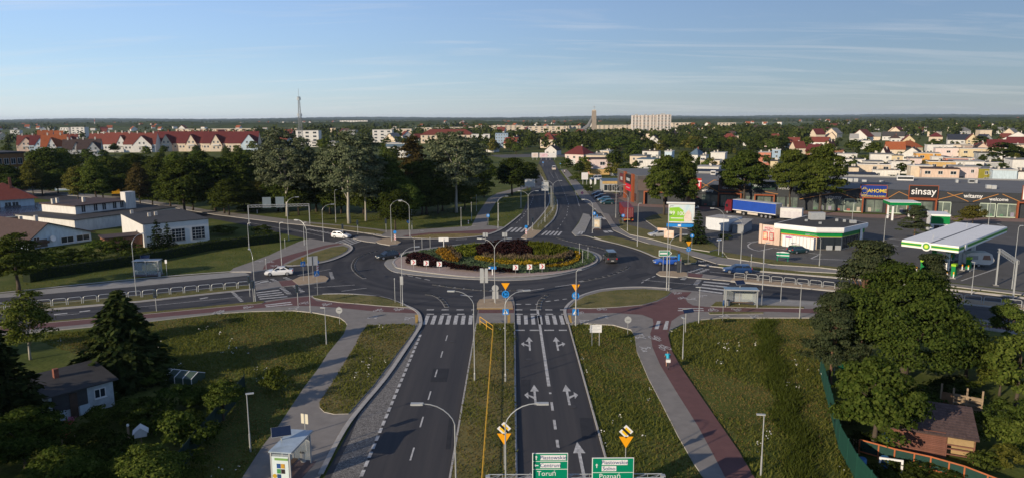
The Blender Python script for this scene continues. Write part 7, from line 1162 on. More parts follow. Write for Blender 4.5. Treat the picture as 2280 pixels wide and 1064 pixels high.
for a, b in zip(p, p[1:]):
    for f in (0, .55): q_ = a.lerp(b, f) - p[0]; MB().tube([(q_.x, q_.y, 0), (q_.x, q_.y, 1.2)], .06, 6).build('upright', OR, t)
    MB().bb(.06, (b - a).length - .06, -.01, .01, .3, 1.15).build('mesh_panel', mat('mesh_green', (.012, .045, .035), .8, .2, 2), t, a - p[0], math.atan2((b - a).y, (b - a).x))
BARB = mat('barrel_blue', (.04, .15, .32), .5, .15, 2)
for x, y, l in ((1918, 1046, 'blue barrel in the garden corner by the green fence, nearer the fence'), (1968, 1043, 'blue barrel standing next to the white frame'), (1971, 990, 'blue barrel at the corner of the brown shed')):
    t = thing('barrel', l, 'barrel', G(x, y)); MB().lathe([(.28, 0), (.31, .05), (.31, .3), (.33, .33), (.31, .36), (.31, .62), (.33, .65), (.31, .68), (.31, .9), (.28, .95)], 14).build('body', BARB, t, smooth=True); MB().disc((0, 0, .96), .27, 'z', 14, .02).build('lid', BARB, t)
g = G(1982, 1052); t = thing('wooden_frame', 'pale wooden frame leaning by the orange pipes', 'frame', g, R(-20)); [MB().bb(*q_).build('bar', WHITE, t) for q_ in ((-.8, .8, -.05, .05, 1.0, 1.14), (-.8, -.66, -.05, .05, 0, 1.0), (.66, .8, -.05, .05, 0, 1.0))]
g0, g1 = G(1897, 1000), G(1940, 1012); d = g1 - g0; t = thing('pallet_stack', 'grey wooden pallets leaning under the olive tree', 'pallet', g0, math.atan2(d.y, d.x)); pm = MB().bb(-.055, .055, -.06, -.02, 0, .95).mesh('slat', WOOD); [link('slat', pm, t, (.1 + i * .19, 0, 0)) for i in range(int(d.length / .19))]; [MB().bb(0, d.length, -.02, .04, z, z + .1).build('rail', WOOD, t) for z in (.1, .75)]
g = G(1871, 832); t = thing('tarpaulin', 'green tarpaulin hanging at the head of the green fence', 'tarpaulin', g, R(10)); MB().add([(-.7, 0, 1.9), (.5, .1, 2.1), (.8, .3, 1.2), (.5, .1, .4), (-.3, -.1, .7), (-.7, .03, 1.86), (.5, .13, 2.06), (.8, .33, 1.2), (.5, .13, .4), (-.3, -.07, .7)], [[0, 1, 2, 3, 4], [9, 8, 7, 6, 5], [0, 5, 6, 1], [1, 6, 7, 2], [2, 7, 8, 3], [3, 8, 9, 4], [4, 9, 5, 0]]).build('sheet', mat('tarp_green', (.01, .22, .12), .6, .2, 3), t); MB().tube([(-.7, 0, 0), (-.7, 0, 2.0)], .04, 6).build('pole', STEEL, t)
# left garden things
g = G(316, 992); t = thing('bird_table', 'small white gabled box on a post in the dark garden', 'garden box', g, R(25)); MB().tube([(0, 0, 0), (0, 0, .9)], .05, 6).build('post', WOOD, t); MB().extr([(-.45, .9), (.45, .9), (.45, 1.3), (0, 1.65), (-.45, 1.3)], -.4, .4).build('box_body', WHITE, t); MB().extr([(-.55, 1.22), (0, 1.66), (0, 1.74), (-.58, 1.26)], -.5, .5).build('roof', WHITE, t); MB().extr([(.55, 1.22), (0, 1.66), (0, 1.74), (.58, 1.26)], -.5, .5).build('roof', WHITE, t)
g0, g1 = G(352, 848), G(420, 860); d = g1 - g0; t = thing('greenhouse', 'low pale green greenhouse behind the spruce', 'greenhouse', g0, math.atan2(d.y, d.x) + .1); W_ = d.length; MB().extr([(0, 0), (2.0, 0), (2.0, .6), (1.0, 1.0), (0, .6)], 0, W_).build('glazed_body', mat('greenhouse_film', (.05, .08, .06), .35, .2, 1.5), t, (0, 2.0, 0), R(-90)); [MB().tube([(x, 0, 0), (x, 0, .62), (x, 1.0, 1.03), (x, 2.0, .62)], .04, 5).build('hoop', WHITE, t) for x in np.linspace(0, W_, 5)]
g = G(288, 985); t = thing('water_tap_post', 'timber post with a small lamp in the dark garden', 'post', g); MB().bb(-.07, .07, -.07, .07, 0, 1.4).build('post', WOOD, t); MB().lathe([(.05, 1.4), (.12, 1.5), (.08, 1.62)], 8).build('lamp', WHITE, t)
for i, (x, y, l) in enumerate(((142, 958, 'red flower tub in front of the garden house'), (158, 943, 'pink flower tub in front of the garden house'), (150, 972, 'second red flower tub before the garden house'))):
    t = thing('flower_tub', l, 'flower tub', G(x, y)); MB().lathe([(.2, 0), (.28, .35), (.3, .36)], 10).build('tub', mat('terracotta', (.28, .10, .05), .8, .1, 4), t); rr = np.random.default_rng(i); stuff('flowers', link('flowers', cardmesh('flowers', cards(rr.normal(size=(70, 3)) * [.2, .2, .12] + [0, 0, .5], rr.normal(size=(70, 3)) + [0, 0, 1], .16, rr), mat('petals%d' % (i % 2), ((.55, .06, .03), (.50, .16, .24))[i % 2], .8, .2, 4)), t))
for i, (x, y) in enumerate(((140, 1020), (168, 1010))): t = thing('garden_stake', 'thin wooden bean stake in the garden, %s from the left edge' % ORD(i + 1), 'stake', G(x, y), 0, 'garden stakes'); MB().tube([(0, 0, 0), (.1, 0, 1.6)], .03, 5).build('pole', WOOD, t)
# ------------------------------------------------------------------ the suburb behind the shops, and the town
FOOT = []                      # (x, y, radius) of houses, so that trees keep clear
WN = {'white': 'white', 'cream': 'cream', 'peach': 'peach', 'grey': 'grey', 'yellow': 'pale yellow', 'orange': 'orange', 'pink': 'pale pink', 'olive': 'olive green', 'coral': 'coral', 'blue': 'blue', 'brick': 'brick red', 'ochre': 'ochre', 'terra': 'terracotta', 'paleblue': 'pale blue'}
RN = {'red': 'red', 'darkred': 'dark red', 'orange': 'orange', 'brown': 'brown', 'dark': 'black', 'grey': 'grey', 'pale': 'pale', 'blue': 'blue', 'navy': 'navy'}
def house(x0, x1, top, h, kind, wall, roof, label, group, D=10, rz=None, wins=True, hr=None):
    c = G((x0 + x1) / 2, top, h); v = G((x0 + x1) / 2, top, h).y; W_ = (x1 - x0) * math.hypot(c.y, 26 - h) / FPX; rz = S.rz if rz is None else rz; W_ = W_ / (math.cos(rz) + .25 * abs(math.sin(rz)))
    o = Vector((c.x - math.cos(rz) * W_ / 2, c.y - math.sin(rz) * W_ / 2)); b = Bd('house', label, 'house', o, rz, W_, D, group); m, r = WALLS[wall], ROOFS[roof]; FOOT.append((c.x - math.sin(rz) * D / 2, c.y + math.cos(rz) * D / 2, max(W_, D) * .62))
    rise = hr or min(W_, D) * .42
    if kind == 'flat': b.flat(h - .3, m, r, .3, .25, rim=None if random.random() < .5 else True)
    elif kind == 'hip': b.hip(h * .55, h, m, r)
    elif kind == 'gv': b.gable_v(h * .5, h, m, r)
    else: b.gable_u(h * .5, h, m, r)
    he = h - .3 if kind == 'flat' else h * .52
    if wins:
        k = max(1, int(W_ / 4)); rows = (he * .32, he * .75) if he > 5 else (he * .5,)
        for z in rows:
            for i in range(k):
                if random.random() < .75: b.win('f', W_ * (i + .5) / k + random.uniform(-.4, .4), z, random.choice((1.1, 1.6, 2.0)), 1.3)
        if rz > -.1 or kind != 'x':
            b.win('l', D * .35, rows[-1], 1.2, 1.3)
    if kind == 'flat':
        for i in range(random.choice((1, 2, 2))): b.chim(W_ * random.uniform(.15, .85), D * random.uniform(.2, .8), h, h + random.uniform(.6, 1.2), CHIM, .7)
        if random.random() < .4: b.box('balcony', W_ * .55, W_ * .9, -1.1, 0, he * .5, he * .5 + .9, m)
    else: b.chim(W_ * .6, D * .55, h * .7, h + .7, CHIMR if random.random() < .5 else CHIM, .6)
    return b
FLATS = [(1892,1912,372,5,'cream','dark'),(1913,1980,366,5.5,'cream','dark'),(1946,2001,379,3.5,'white','brown'),(2031,2074,369,6.5,'cream','pale'),(2058,2132,375,6,'peach','brown'),(2128,2180,371,6.5,'pink','pale'),(2183,2214,375,6,'olive','grey'),(2215,2262,378,6,'paleblue','grey'),(2238,2285,381,5.5,'white','brown'),(2286,2340,378,6,'cream','grey'),
 (1876,1924,355,6,'white','dark'),(1924,1966,359,5.5,'white','grey'),(1987,2027,360,5.5,'white','dark'),(2071,2125,360,6.5,'ochre','brown'),(2125,2187,359,6,'white','pale'),(2259,2310,355,7,'white','grey'),(2028,2052,352,5.5,'pink','grey'),(2196,2228,362,5,'grey','dark'),
 (1860,1907,343,6.5,'white','grey'),(1856,1878,333,8,'brick','brown'),(1941,1988,343,6.5,'white','grey'),(1988,2010,346,6,'yellow','grey'),(2043,2093,341,7,'orange','dark'),(2077,2112,349,5.5,'white','grey'),(2110,2165,352,6,'coral','brown'),(2087,2142,330,7.5,'pink','dark'),(2142,2201,331,7.5,'yellow','grey'),(2182,2219,340,6,'grey','dark'),
 (2068,2120,323,6.5,'white','grey'),(2120,2160,322,6.5,'cream','pale'),(2150,2190,326,6,'peach','grey'),(1919,1939,313,7,'white','grey'),(1720,1738,333,6,'blue','grey'),(1716,1732,358,6,'yellow','dark'),(2230,2262,334,6,'white','grey'),(2262,2300,322,7,'cream','grey'),
 (1553,1600,371,6,'white','pale'),(1560,1602,357,6,'cream','terra'),(1583,1614,340,6.5,'white','pale'),(1430,1466,336,6,'white','brown'),(1402,1440,347,6,'cream','grey'),(1418,1476,354,5.5,'white','blue'),(1452,1480,361,5,'white','brown'),(1304,1356,345,7,'cream','grey'),(1336,1356,336,7,'cream','pale'),(1320,1345,341,6,'pink','grey'),(1480,1496,337,6,'paleblue','pale'),(1560,1572,346,7,'white','grey'),(1655,1680,309,6.5,'white','grey'),(1690,1716,339,7,'coral','pale'),(1680,1694,307,7,'white','grey')]
FLATS.sort()
for i, (x0, x1, y, h, w, r) in enumerate(FLATS):
    if r == 'terra': r = 'brown'
    house(x0, x1, y, h, 'flat', w, r, '%s flat roofed house, %s from the west among the flat roofed houses' % (WN[w], ORD(i + 1)), 'flat roofed suburban houses', D=random.choice((9, 10, 12)), rz=S.rz + random.uniform(-.05, .05))
PITCH_H = [(1977,2015,317,9,'gu','cream','orange'),(2012,2059,314,9.5,'hip','yellow','orange'),(2010,2052,329,8,'gv','white','dark'),(2204,2240,312,9.5,'gu','cream','darkred'),(2172,2206,319,8.5,'gv','peach','brown'),(2012,2037,302,9,'gv','yellow','red'),(2115,2162,300,9,'gu','white','navy'),(2155,2178,299,10,'gv','yellow','red'),(2188,2214,300,9,'gv','grey','navy'),(1968,2012,294,9,'gu','white','dark'),(2072,2098,296,9,'hip','cream','darkred'),(2245,2290,294,11,'gv','white','dark'),(2250,2300,306,9,'gu','white','darkred'),
 (1803,1840,306,8,'gu','white','red'),(1750,1780,307,8.5,'gu','white','red'),(1720,1742,299,9,'gu','white','red'),(1772,1796,316,8.5,'gu','cream','red'),(1796,1820,323,8,'gu','brick','darkred'),(1838,1850,314,8,'gv','cream','red'),(1960,1974,330,8,'gv','white','red'),(1535,1554,331,8,'hip','white','blue'),(1700,1724,304,9,'hip','pink','brown'),(1843,1860,295,9,'gv','cream','red'),(1212,1240,324,6.8,'gv','white','brown'),(1255,1302,326,10,'hip','pink','darkred'),(1202,1234,296,13,'hip','cream','red'),(1606,1640,298,10,'hip','brick','red'),(1940,1960,296,8,'gu','cream','grey'),(2185,2210,316,7,'hip','cream','red'),
 (1080,1100,313,9,'gv','white','brown'),(1120,1150,307,9,'gu','cream','red'),(1135,1152,303,9,'gv','cream','brown'),(1230,1256,300,9,'gu','peach','red'),(1760,1790,284,9,'gu','white','brown'),(2140,2165,284,10,'hip','white','grey'),(2225,2245,284,9,'gu','white','grey'),(1985,2005,300,8,'hip','white','brown'),(1895,1912,299,8,'gu','white','pale')]
PITCH_H.sort()
KN = {'gu': 'gabled', 'gv': 'front gabled', 'hip': 'hipped'}
for i, (x0, x1, y, h, k, w, r) in enumerate(PITCH_H): house(x0, x1, y, h, k, w, r, '%s %s house with %s roof, %s from the west among the pitched roofs' % (WN[w], KN[k], RN[r], ORD(i + 1)), 'pitched roof suburban houses', rz=S.rz + random.choice((0, 0, .5, -.3)) + random.uniform(-.1, .1))
# terraces with steep red roofs in the west
def terrace(x0, x1, base, top, wall, roof, label, group, gab=(.3, .7), D=13, rz=.10, chims=3, gwall=None, ghi=.86):
    a, b = G(x0, base), G(x1, base); W_ = (b - a).length; c = a.lerp(b, .5); h = HT((x0 + x1) / 2, base, top); q = Bd('terraced_house', label, 'house', a, rz, W_ / math.cos(rz), D, group); FOOT.append((c.x, c.y + D / 2, W_ * .6)); q.gable_u(h * .42, h, WALLS[wall], ROOFS[roof], .2)
    if gab: q.gable_v(h * .36, h * ghi, WALLS[gwall or wall], ROOFS[roof], .3, .5, q.W * gab[0], q.W * gab[1], -1.6, D * .45, 'gable_roof', 'gable_wall'); u = q.W * (gab[0] + gab[1]) / 2; [link('window', winmesh(1.3, 1.7), q.t, (u + dx, -1.62, z)) for dx in (-1.6, 1.6) for z in (h * .2, h * .48)]; q.box('balcony', u - 2.6, u + 2.6, -2.6, -1.6, h * .3, h * .36, WALLS['white'])
    for i in range(chims): q.chim(q.W * (i + .5) / chims, D * .5, h * .9, h + 1.5, CHIMR if roof == 'darkred' else CHIM, .9)
    [q.win('f', q.W * f, h * .25, 1.4, 1.6) for f in (.08, .2, .8, .92)]; [link('skylight', MB().bb(-.5, .5, -.05, .05, 0, .1).mesh('skylight', WGL), q.t, (q.W * f, D * .22, h * .72)) for f in (.15, .85)]
    return q
for i, (x0, x1, gw) in enumerate(((340, 398, 'cream'), (398, 452, 'cream'), (452, 508, 'cream'), (508, 570, 'paleblue'))): terrace(x0, x1, 338, 294, 'cream', 'darkred', '%s house from the west of the long dark red roofed terrace' % ORD(i + 1), 'dark red roofed terrace', gab=(.3, .72) if i < 3 else (.45, 1.0), gwall=gw)
for i, (x0, x1, y, gw) in enumerate(((232, 284, 296, 'white'), (276, 340, 297, 'white'), (196, 240, 298, 'white'))): terrace(x0, x1, 340, y, 'white', 'red', ('white gabled house with red roof, widest of the middle terrace', 'white double gabled house with red roof next to the dark red terrace', 'red roofed terrace house with white chimneys west of the white gables')[i], 'middle red roofed terrace', gab=((.5, .92), (.3, .9), None)[i], chims=4, gwall=gw)
for x0, x1, b, y, w, r, g_, l in ((38, 72, 338, 302, 'peach', 'red', (.1, .9), 'peach double gabled house at the west end of the terraces'), (66, 98, 338, 303, 'paleblue', 'darkred', (.3, .95), 'pale blue gabled house with dark roof near the west end'), (84, 110, 332, 291, 'grey', 'orange', None, 'tall house with plain orange roof behind the western gables'), (92, 136, 346, 301, 'white', 'orange', (.25, .65), 'house with broad orange roof and white dormer'), (112, 134, 330, 292, 'white', 'orange', None, 'far house with orange roof and white chimney'), (140, 174, 350, 312, 'grey', 'brown', (.5, 1.0), 'grey gabled house with brown roof in front of the terrace'), (172, 214, 350, 311, 'grey', 'brown', (.4, 1.0), 'second grey gabled house with brown roof in front of the terrace'), (150, 168, 335, 299, 'white', 'red', (.2, .8), 'small house with red roof and white gable between the terraces')): terrace(x0, x1, b, y, w, r, l, 'western gabled houses', g_, 11, .35, 2)
# long pale slabs of flats, the towers, church, mast
def slab(x0, x1, base, top, wall, label, group='pale blocks of flats', D=11, rz=0.0, roof='pale', floors=None, cols=None):
    a, b = G(x0, base), G(x1, base); h = HT((x0 + x1) / 2, base, top); q = Bd('apartment_block', label, 'apartment block', a, rz, (b - a).length, D, group); c = a.lerp(b, .5); FOOT.append((c.x, c.y, 12)); q.flat(h, WALLS[wall], ROOFS[roof], .4, .1); n = floors or max(2, int(h / 3)); k = cols or min(16, max(3, int(q.W / 9)))
    for j in range(n):
        for i in range(k): q.win('f', q.W * (i + .5) / k, h * (j + .5) / n, min(4, q.W / k * .45), h / n * .5)
    return q
for a_ in ((392,480,300,288,'cream','long low pale block behind the dark red terrace, western half'),(484,566,303,287.5,'cream','long low pale block behind the dark red terrace, eastern half'),(660,708,325,292,'white','white block of flats behind the lattice mast'),(694,710,318,294,'grey','grey end block beside the lattice mast'),(690,746,328,316,'white','white low block among the poplar tops'),(830,872,318,290,'white','white block of flats between the poplars'),(870,915,308,288,'cream','cream row block behind the grey poplar'),(775,792,316,291,'grey','small grey block left of the white flats'),(1050,1090,322,300,'white','white block beside the blue office'),(1062,1082,300,289,'grey','grey block behind the red roofed school'),(1058,1160,292,280,'cream','long pale row on the horizon, middle part'),(1000,1062,294,284,'cream','long pale row on the horizon, western part'),(1150,1262,296,282,'cream','long pale wall of flats left of the church'),(1266,1292,287,281,'cream','pale low block right behind the church'),(1330,1412,288,279.5,'cream','long pale block between church and towers'),(1496,1540,284,274,'cream','pale block right of the towers'),(160,186,308,284,'white','grey white works building behind the terraces'),(136,152,308,285,'white','white tower building behind the western terrace'),(925,1000,296,285,'cream','pale row behind the red roofed school'),(757,808,281,269,'white','far white factory on the horizon'),(1600,1640,281,274,'cream','far pale row beyond the suburb')): slab(*a_)
q = slab(1103, 1131, 330, 298, 'blue', 'blue grey office building on the far street', 'blue buildings', 12, 0, 'blue', 5, 5)
q = slab(862, 905, 352, 320, 'white', 'white and blue public building between poplar and column tree', 'blue buildings', 14, -.1, 'pale', 3, 6); q.box('mansard', -.5, q.W + .5, -.6, -.05, HT(880, 352, 327), HT(880, 352, 321), ROOFS['blue'])
a, b = G(937, 320), G(1052, 320); q = Bd('school', 'long building with a big red hipped roof behind the poplars', 'school', a, 0, (b - a).length, 18); q.hip(HT(990, 320, 301), HT(990, 320, 288.5), WALLS['cream'], ROOFS['red'], .8); [q.win('f', q.W * (i + .5) / 10, z, 1.8, 2) for i in range(10) for z in (3, 7)]
TOWW = mat('tower_panel', (.66, .60, .55), .8, .15, .3)
for x0, x1, top, l in ((1407, 1429, 257.5, 'westernmost tower block with balcony rows'), (1430, 1447, 257.5, 'second tower block from the west'), (1448, 1461, 257, 'narrow third tower block'), (1462, 1494, 256, 'widest tower block at the east of the towers')):
    a, b = G(x0, 291), G(x1, 291); h = HT(x0, 291, top); q = Bd('tower_block', l, 'tower block', a, -.05, (b - a).length, 16, 'tower blocks on the horizon'); q.box('wall', 0, q.W, 0, 16, -.1, h, TOWW); q.box('roof', -.2, q.W + .2, -.2, 16.2, h, h + .6, ROOFS['pale']); n = 10; k = max(2, int(q.W / 6))
    for j in range(n):
        for i in range(k): q.win('f', q.W * (i + .5) / k, h * (j + .5) / n, q.W / k * .5, h / n * .55)
        q.box('balcony', q.W * .05, q.W * .95, -.9, -.15, h * j / n + .1, h * j / n + .7, (WALLS['peach'], WALLS['white'], WALLS['white'])[j % 3])
    q.box('lift_house', q.W * .3, q.W * .6, 4, 9, h + .6, h + 2.6, WALLS['grey'])
a = G(1322, 292); hc = HT(1322, 292, 247); k = G(1322, 292).y / FPX; t = thing('church', 'modern church with a tall concrete tower and sweeping concave roof', 'church', a); CT = mat('church_concrete', (.30, .25, .20), .85, .15, .3)
MB().extr([(-5 * k, 0), (6 * k, 0), (5 * k, hc), (-3.2 * k, hc)], 0, 12).build('tower', CT, t); MB().bb(-2.6 * k, 4.2 * k, 1, 10, hc, hc + 1.5).build('tower_cap', WALLS['cream'], t); pr = [(-34, 0), (-34, 1.5), (-22, 6), (-12, 14), (-4.3, 27), (-4.3, 24), (-11, 10), (-18, 0)]; MB().extr([(x * k, z * k) for x, z in pr], 1, 24).build('nave_roof', ROOFS['grey'], t); MB().extr([(x * k, (z - 1.4) * k) for x, z in pr[2:5]] + [(-4.3 * k, 10 * k), (-16 * k, 0)], 3, 22).build('nave_wall', WALLS['white'], t)
cz = hc + 1.5; MB().bb(1.4 * k - .35, 1.4 * k + .35, 5, 5.7, cz, cz + 9 * k).build('cross_post', STEEL, t); MB().bb(-1.6 * k, 4.4 * k, 5, 5.7, cz + 5.6 * k, cz + 5.6 * k + .7).build('cross_arm', STEEL, t)
g = G(671, 330); H = HT(671, 330, 216); t = thing('lattice_mast', 'tall steel lattice telephone mast with antennas on top', 'mast', g); mb = MB(); n = 22; MS = mat('mast_steel', (.20, .21, .22), .5, .1, 1)
w = lambda z: 1.5 * (1 - z / H) + .5
for i in range(n):
    z0, z1 = H * i / n, H * (i + 1) / n
    for s0, s1 in (((-1, -1), (1, -1)), ((1, -1), (1, 1)), ((1, 1), (-1, 1)), ((-1, 1), (-1, -1))):
        A = (s0[0] * w(z0), s0[1] * w(z0), z0); B = (s1[0] * w(z1), s1[1] * w(z1), z1); A1 = (s0[0] * w(z1), s0[1] * w(z1), z1); B0 = (s1[0] * w(z0), s1[1] * w(z0), z0); mb.tube([A, B], .07, 4, cap=False); mb.tube([B0, A1], .07, 4, cap=False); mb.tube([A, A1], .11, 4, cap=False); mb.tube([A1, B], .07, 4, cap=False)
mb.build('lattice', MS, t); MB().tube([(0, 0, H), (0, 0, H + 7)], .12, 5).build('aerial', MS, t); [MB().tube([(x, y, z), (x, y, z + 2.4)], .35, 6).build('antenna', GREYB, t) for x, y, z in ((-1.4, 0, H - 3), (1.4, 0, H - 3), (0, -1.4, H - 3), (-1.8, 0, H * .62), (1.8, 0, H * .62), (0, -1.8, H * .62))]; MB().lathe([(1.9, H * .6), (1.9, H * .6 + .3)], 10).build('platform', MS, t); MB().lathe([(1.5, H - .4), (1.5, H)], 10).build('platform', MS, t)
g = G(212, 285); t = thing('lattice_mast', 'tiny red and white mast on the western horizon', 'mast', g); hh = HT(212, 285, 263); [MB().tube([(0, 0, hh * i / 5), (0, 0, hh * (i + 1) / 5)], 1.1 - .15 * i, 6).build('mast_section', RED if i % 2 else WHITE, t) for i in range(5)]
# ------------------------------------------------------------------ trees, placed one by one
treepx('spruce', 280, 850, 638, 'big dark spruce behind the garden house roof', wpx=235, name='spruce_tree'); treepx('spruceb', 8, 985, 690, 'very dark spruce at the left edge of the garden', wpx=230, name='spruce_tree'); treepx('birch', 68, 800, 625, 'slender pale green birch at the left edge', wpx=120, name='birch_tree')
treepx('fruit', 498, 935, 836, 'pale leaved fruit tree by the dark garden fence', wpx=105); treepx('shade', 60, 1050, 900, 'dark broad tree at the lower left corner', wpx=200); treepx('garden', 150, 1130, 985, 'leafy tree at the bottom edge of the dark garden', wpx=190); treepx('garden', 330, 1120, 985, 'pale bushy tree at the bottom edge beside the white box', wpx=190)
for i, (x, y) in enumerate(((-62, 42), (-55, 33), (-47, 27), (-40, 18), (-33, 12), (-70, 50), (-60, 22), (-50, 12), (-78, 62), (-37, 27), (-42, 42), (-45, 51), (-40, 35), (-53, 59))): tree('shade', (x, y), 'dark garden tree beyond the left edge of the picture', 'garden trees beyond the picture', h=(12, 13.5, 11, 13, 12, 12, 14, 13, 12, 10.5, 9, 10, 9.5, 10)[i])
treepx('oak', 2012, 845, 570, 'huge dense dark green tree filling the right hand side', wpx=345); treepx('pine', 1918, 800, 538, 'ragged pine leaning out left of the huge tree', wpx=215, name='pine_tree'); treepx('pine', 1848, 860, 655, 'grey green pine at the head of the green fence', wpx=150, name='pine_tree'); treepx('pine', 2060, 760, 566, 'pine top behind the huge tree', wpx=130, name='pine_tree'); treepx('maple', 1945, 1005, 775, 'round light olive tree before the brown shed', wpx=205)
treepx('garden', 2238, 770, 660, 'young light green tree at the eastern guard rail', wpx=95); treepx('garden', 2262, 905, 715, 'olive green garden tree at the right edge', wpx=190); treepx('shade', 2150, 850, 720, 'dark garden tree behind the timber rack', wpx=150); treepx('fruit', 2225, 880, 800, 'small garden tree right of the timber rack', wpx=120); treepx('fruit', 2200, 840, 770, 'small tree in the shade behind the rack', wpx=110)
for i, (k, x, y, ty, w, l) in enumerate((('bush1', 2225, 1000, 930, 120, 'bright green bush right of the brown shed'), ('bush3', 2250, 1055, 985, 90, 'yellowish bush at the lower right corner'), ('bush0', 2255, 945, 885, 100, 'green bush at the right edge behind the shed'), ('bush1', 225, 955, 900, 85, 'light round bush before the garden house'), ('bush1', 385, 1000, 918, 125, 'light green bush beside the white garden box'), ('bush2', 395, 915, 850, 110, 'dark bush in front of the greenhouse'), ('bush1', 622, 870, 815, 80, 'yellow green bush at the lawn edge'), ('bush2', 445, 905, 868, 70, 'small dark bush between greenhouse and fruit tree'), ('bush2', 250, 1040, 960, 110, 'dark bush in the middle of the shady garden'), ('bush2', 90, 985, 900, 120, 'dark bush left of the garden house'), ('bush0', 455, 1000, 935, 90, 'green bush along the dark fence'), ('bush2', 2000, 1060, 1030, 120, 'low green growth at the orange pipes'), ('bush0', 2080, 1062, 1035, 130, 'low green growth in front of the shed porch'), ('bush2', 1935, 1000, 960, 90, 'dark bush under the olive tree'),
   ('bush0', 2205, 960, 905, 90, 'leafy bush right behind the shed roof'), ('bush1', 2270, 1010, 935, 110, 'bright green bush at the right edge below the olive tree'), ('bush2', 2190, 1045, 1000, 80, 'dark bush at the porch corner of the shed'), ('bush0', 2130, 880, 840, 110, 'green bush behind the timber rack'), ('bush2', 2040, 905, 860, 110, 'dark bush under the huge tree'), ('bush2', 1890, 940, 890, 80, 'dark bush between green fence and olive tree'),
   ('bush2', 300, 935, 880, 120, 'dark bush right of the garden house wall'), ('bush2', 330, 960, 905, 100, 'dark bush in the garden middle by the timber post'), ('bush0', 190, 1000, 950, 120, 'dark bush before the bean stakes'), ('bush2', 30, 1000, 920, 120, 'dark bush at the left edge below the spruce'), ('bush2', 420, 960, 915, 90, 'dark bush near the fence corner'), ('bush0', 330, 860, 820, 90, 'dark bush behind the garden house'), ('bush2', 510, 880, 850, 70, 'dark bush behind the fruit tree'), ('bush2', 250, 1075, 1010, 130, 'dark bush at the bottom edge of the garden'), ('bush0', 420, 1055, 1000, 100, 'dark bush at the bottom end of the dark fence'),
   ('bush0', 135, 590, 550, 90, 'dark garden bush before the brown roofed house'), ('bush1', 215, 575, 535, 90, 'garden bush under the house windows'), ('bush0', 262, 572, 530, 70, 'upright garden bush beside the brick lean-to'), ('bush2', 300, 578, 545, 60, 'dark bush at the brick lean-to'), ('bush2', 90, 610, 560, 110, 'dark bush beside the big western garden tree'), ('bush2', 180, 590, 553, 90, 'dark low bush row before the gable house'), ('bush0', 585, 522, 500, 45, 'clipped bush at the end of the long hedge'), ('bush2', 500, 522, 500, 60, 'dark bush right of the garage building'), ('bush0', 1615, 533, 520, 30, 'low shrub at the white container'), ('bush2', 2118, 523, 505, 30, 'small shrub at the station car wash'), ('bush3', 2130, 500, 478, 30, 'small yellowish shrub by the shop window'), ('bush0', 1287, 405, 385, 40, 'green shrub by the white billboard'), ('bush0', 1310, 430, 410, 24, 'shrub under the white notice board'), ('bush2', 560, 470, 452, 60, 'dark shrub under the sign gantry'))):
    g = G(x, y); h = HT(x, y, ty); o = link('bush', BUSH[k].copy() if False else BUSH[k], None, g, random.uniform(0, 6)); tag(o, l, 'bush'); r0 = {'bush0': 1.5, 'bush1': 1.7, 'bush2': 1.3, 'bush3': 1.4}[k]; h0 = {'bush0': 2.2, 'bush1': 2.4, 'bush2': 1.8, 'bush3': 2.6}[k]; r = w / 2 * g.y / FPX; o.scale = (r / r0, r / r0, h / h0)
treepx('shade', 42, 650, 512, 'big dark tree in the western front garden', wpx=150); treepx('firmid', 352, 558, 487, 'dark fir in front of the garage wall, taller of two', wpx=52, name='fir_tree'); treepx('firmid', 376, 553, 494, 'dark fir in front of the garage wall, shorter of two', wpx=42, name='fir_tree')
# long clipped hedge
HP = [Vector((*p[:2], 0)) for p in GP((60, 628), (104, 618), (310, 587), (465, 557), (622, 538))]; t = thing('hedge', 'long clipped hedge between the houses and the western lawn', 'hedge', HP[0]); mb = MB(); strip(mb, [p - HP[0] for p in HP], 1.6, 0, 1.7); mb.build('core', mat('hedge_dark', (.012, .02, .006), .95, .2, 3), t); rr = np.random.default_rng(3); Q = []
for a, b in zip(HP, HP[1:]):
    L_ = (b - a).length; d = (b - a).normalized(); n_ = Vector((-d.y, d.x, 0)); n = int(L_ * 90); s = rr.uniform(0, L_, n); f = rr.uniform(-1, 1, n); top = rr.uniform(size=n) < .45; zz_ = np.where(top, 1.85 + rr.normal(size=n) * .06, rr.uniform(.05, 1.85, n)); f = np.where(top, f * .95, np.sign(f) * (.95 + rr.normal(size=n) * .06)); P = np.outer(s, d) + np.outer(f, n_) + np.array(a - HP[0]); P[:, 2] = zz_; Nn = np.outer(np.sign(f) * ~top, n_) + rr.normal(size=(n, 3)) * .5; Nn[:, 2] += np.where(top, 1, .2); Q.append(cards(P, Nn, .3 * rr.uniform(.6, 1.3, n), rr))
link('foliage', cardmesh('foliage', np.concatenate(Q), LF['deep']), t)
PARK = [('poplar0', 640, 482, 279, 165, 'silvery poplar left of the pair'), ('poplar1', 778, 498, 279, 180, 'broad silvery poplar with white trunk over the lawn'), ('poplar2', 1016, 474, 282, 165, 'silvery poplar nearest the northern road'), ('poplar1', 815, 492, 330, 110, 'smaller silvery poplar beside the broad one')]
for k, x, y, ty, w, l in PARK: treepx(k, x, y, ty, l, 'silvery park poplars', 'poplar_tree', wpx=w)
treepx('column', 922, 455, 288, 'tall rusty green column shaped tree in the park', wpx=75)
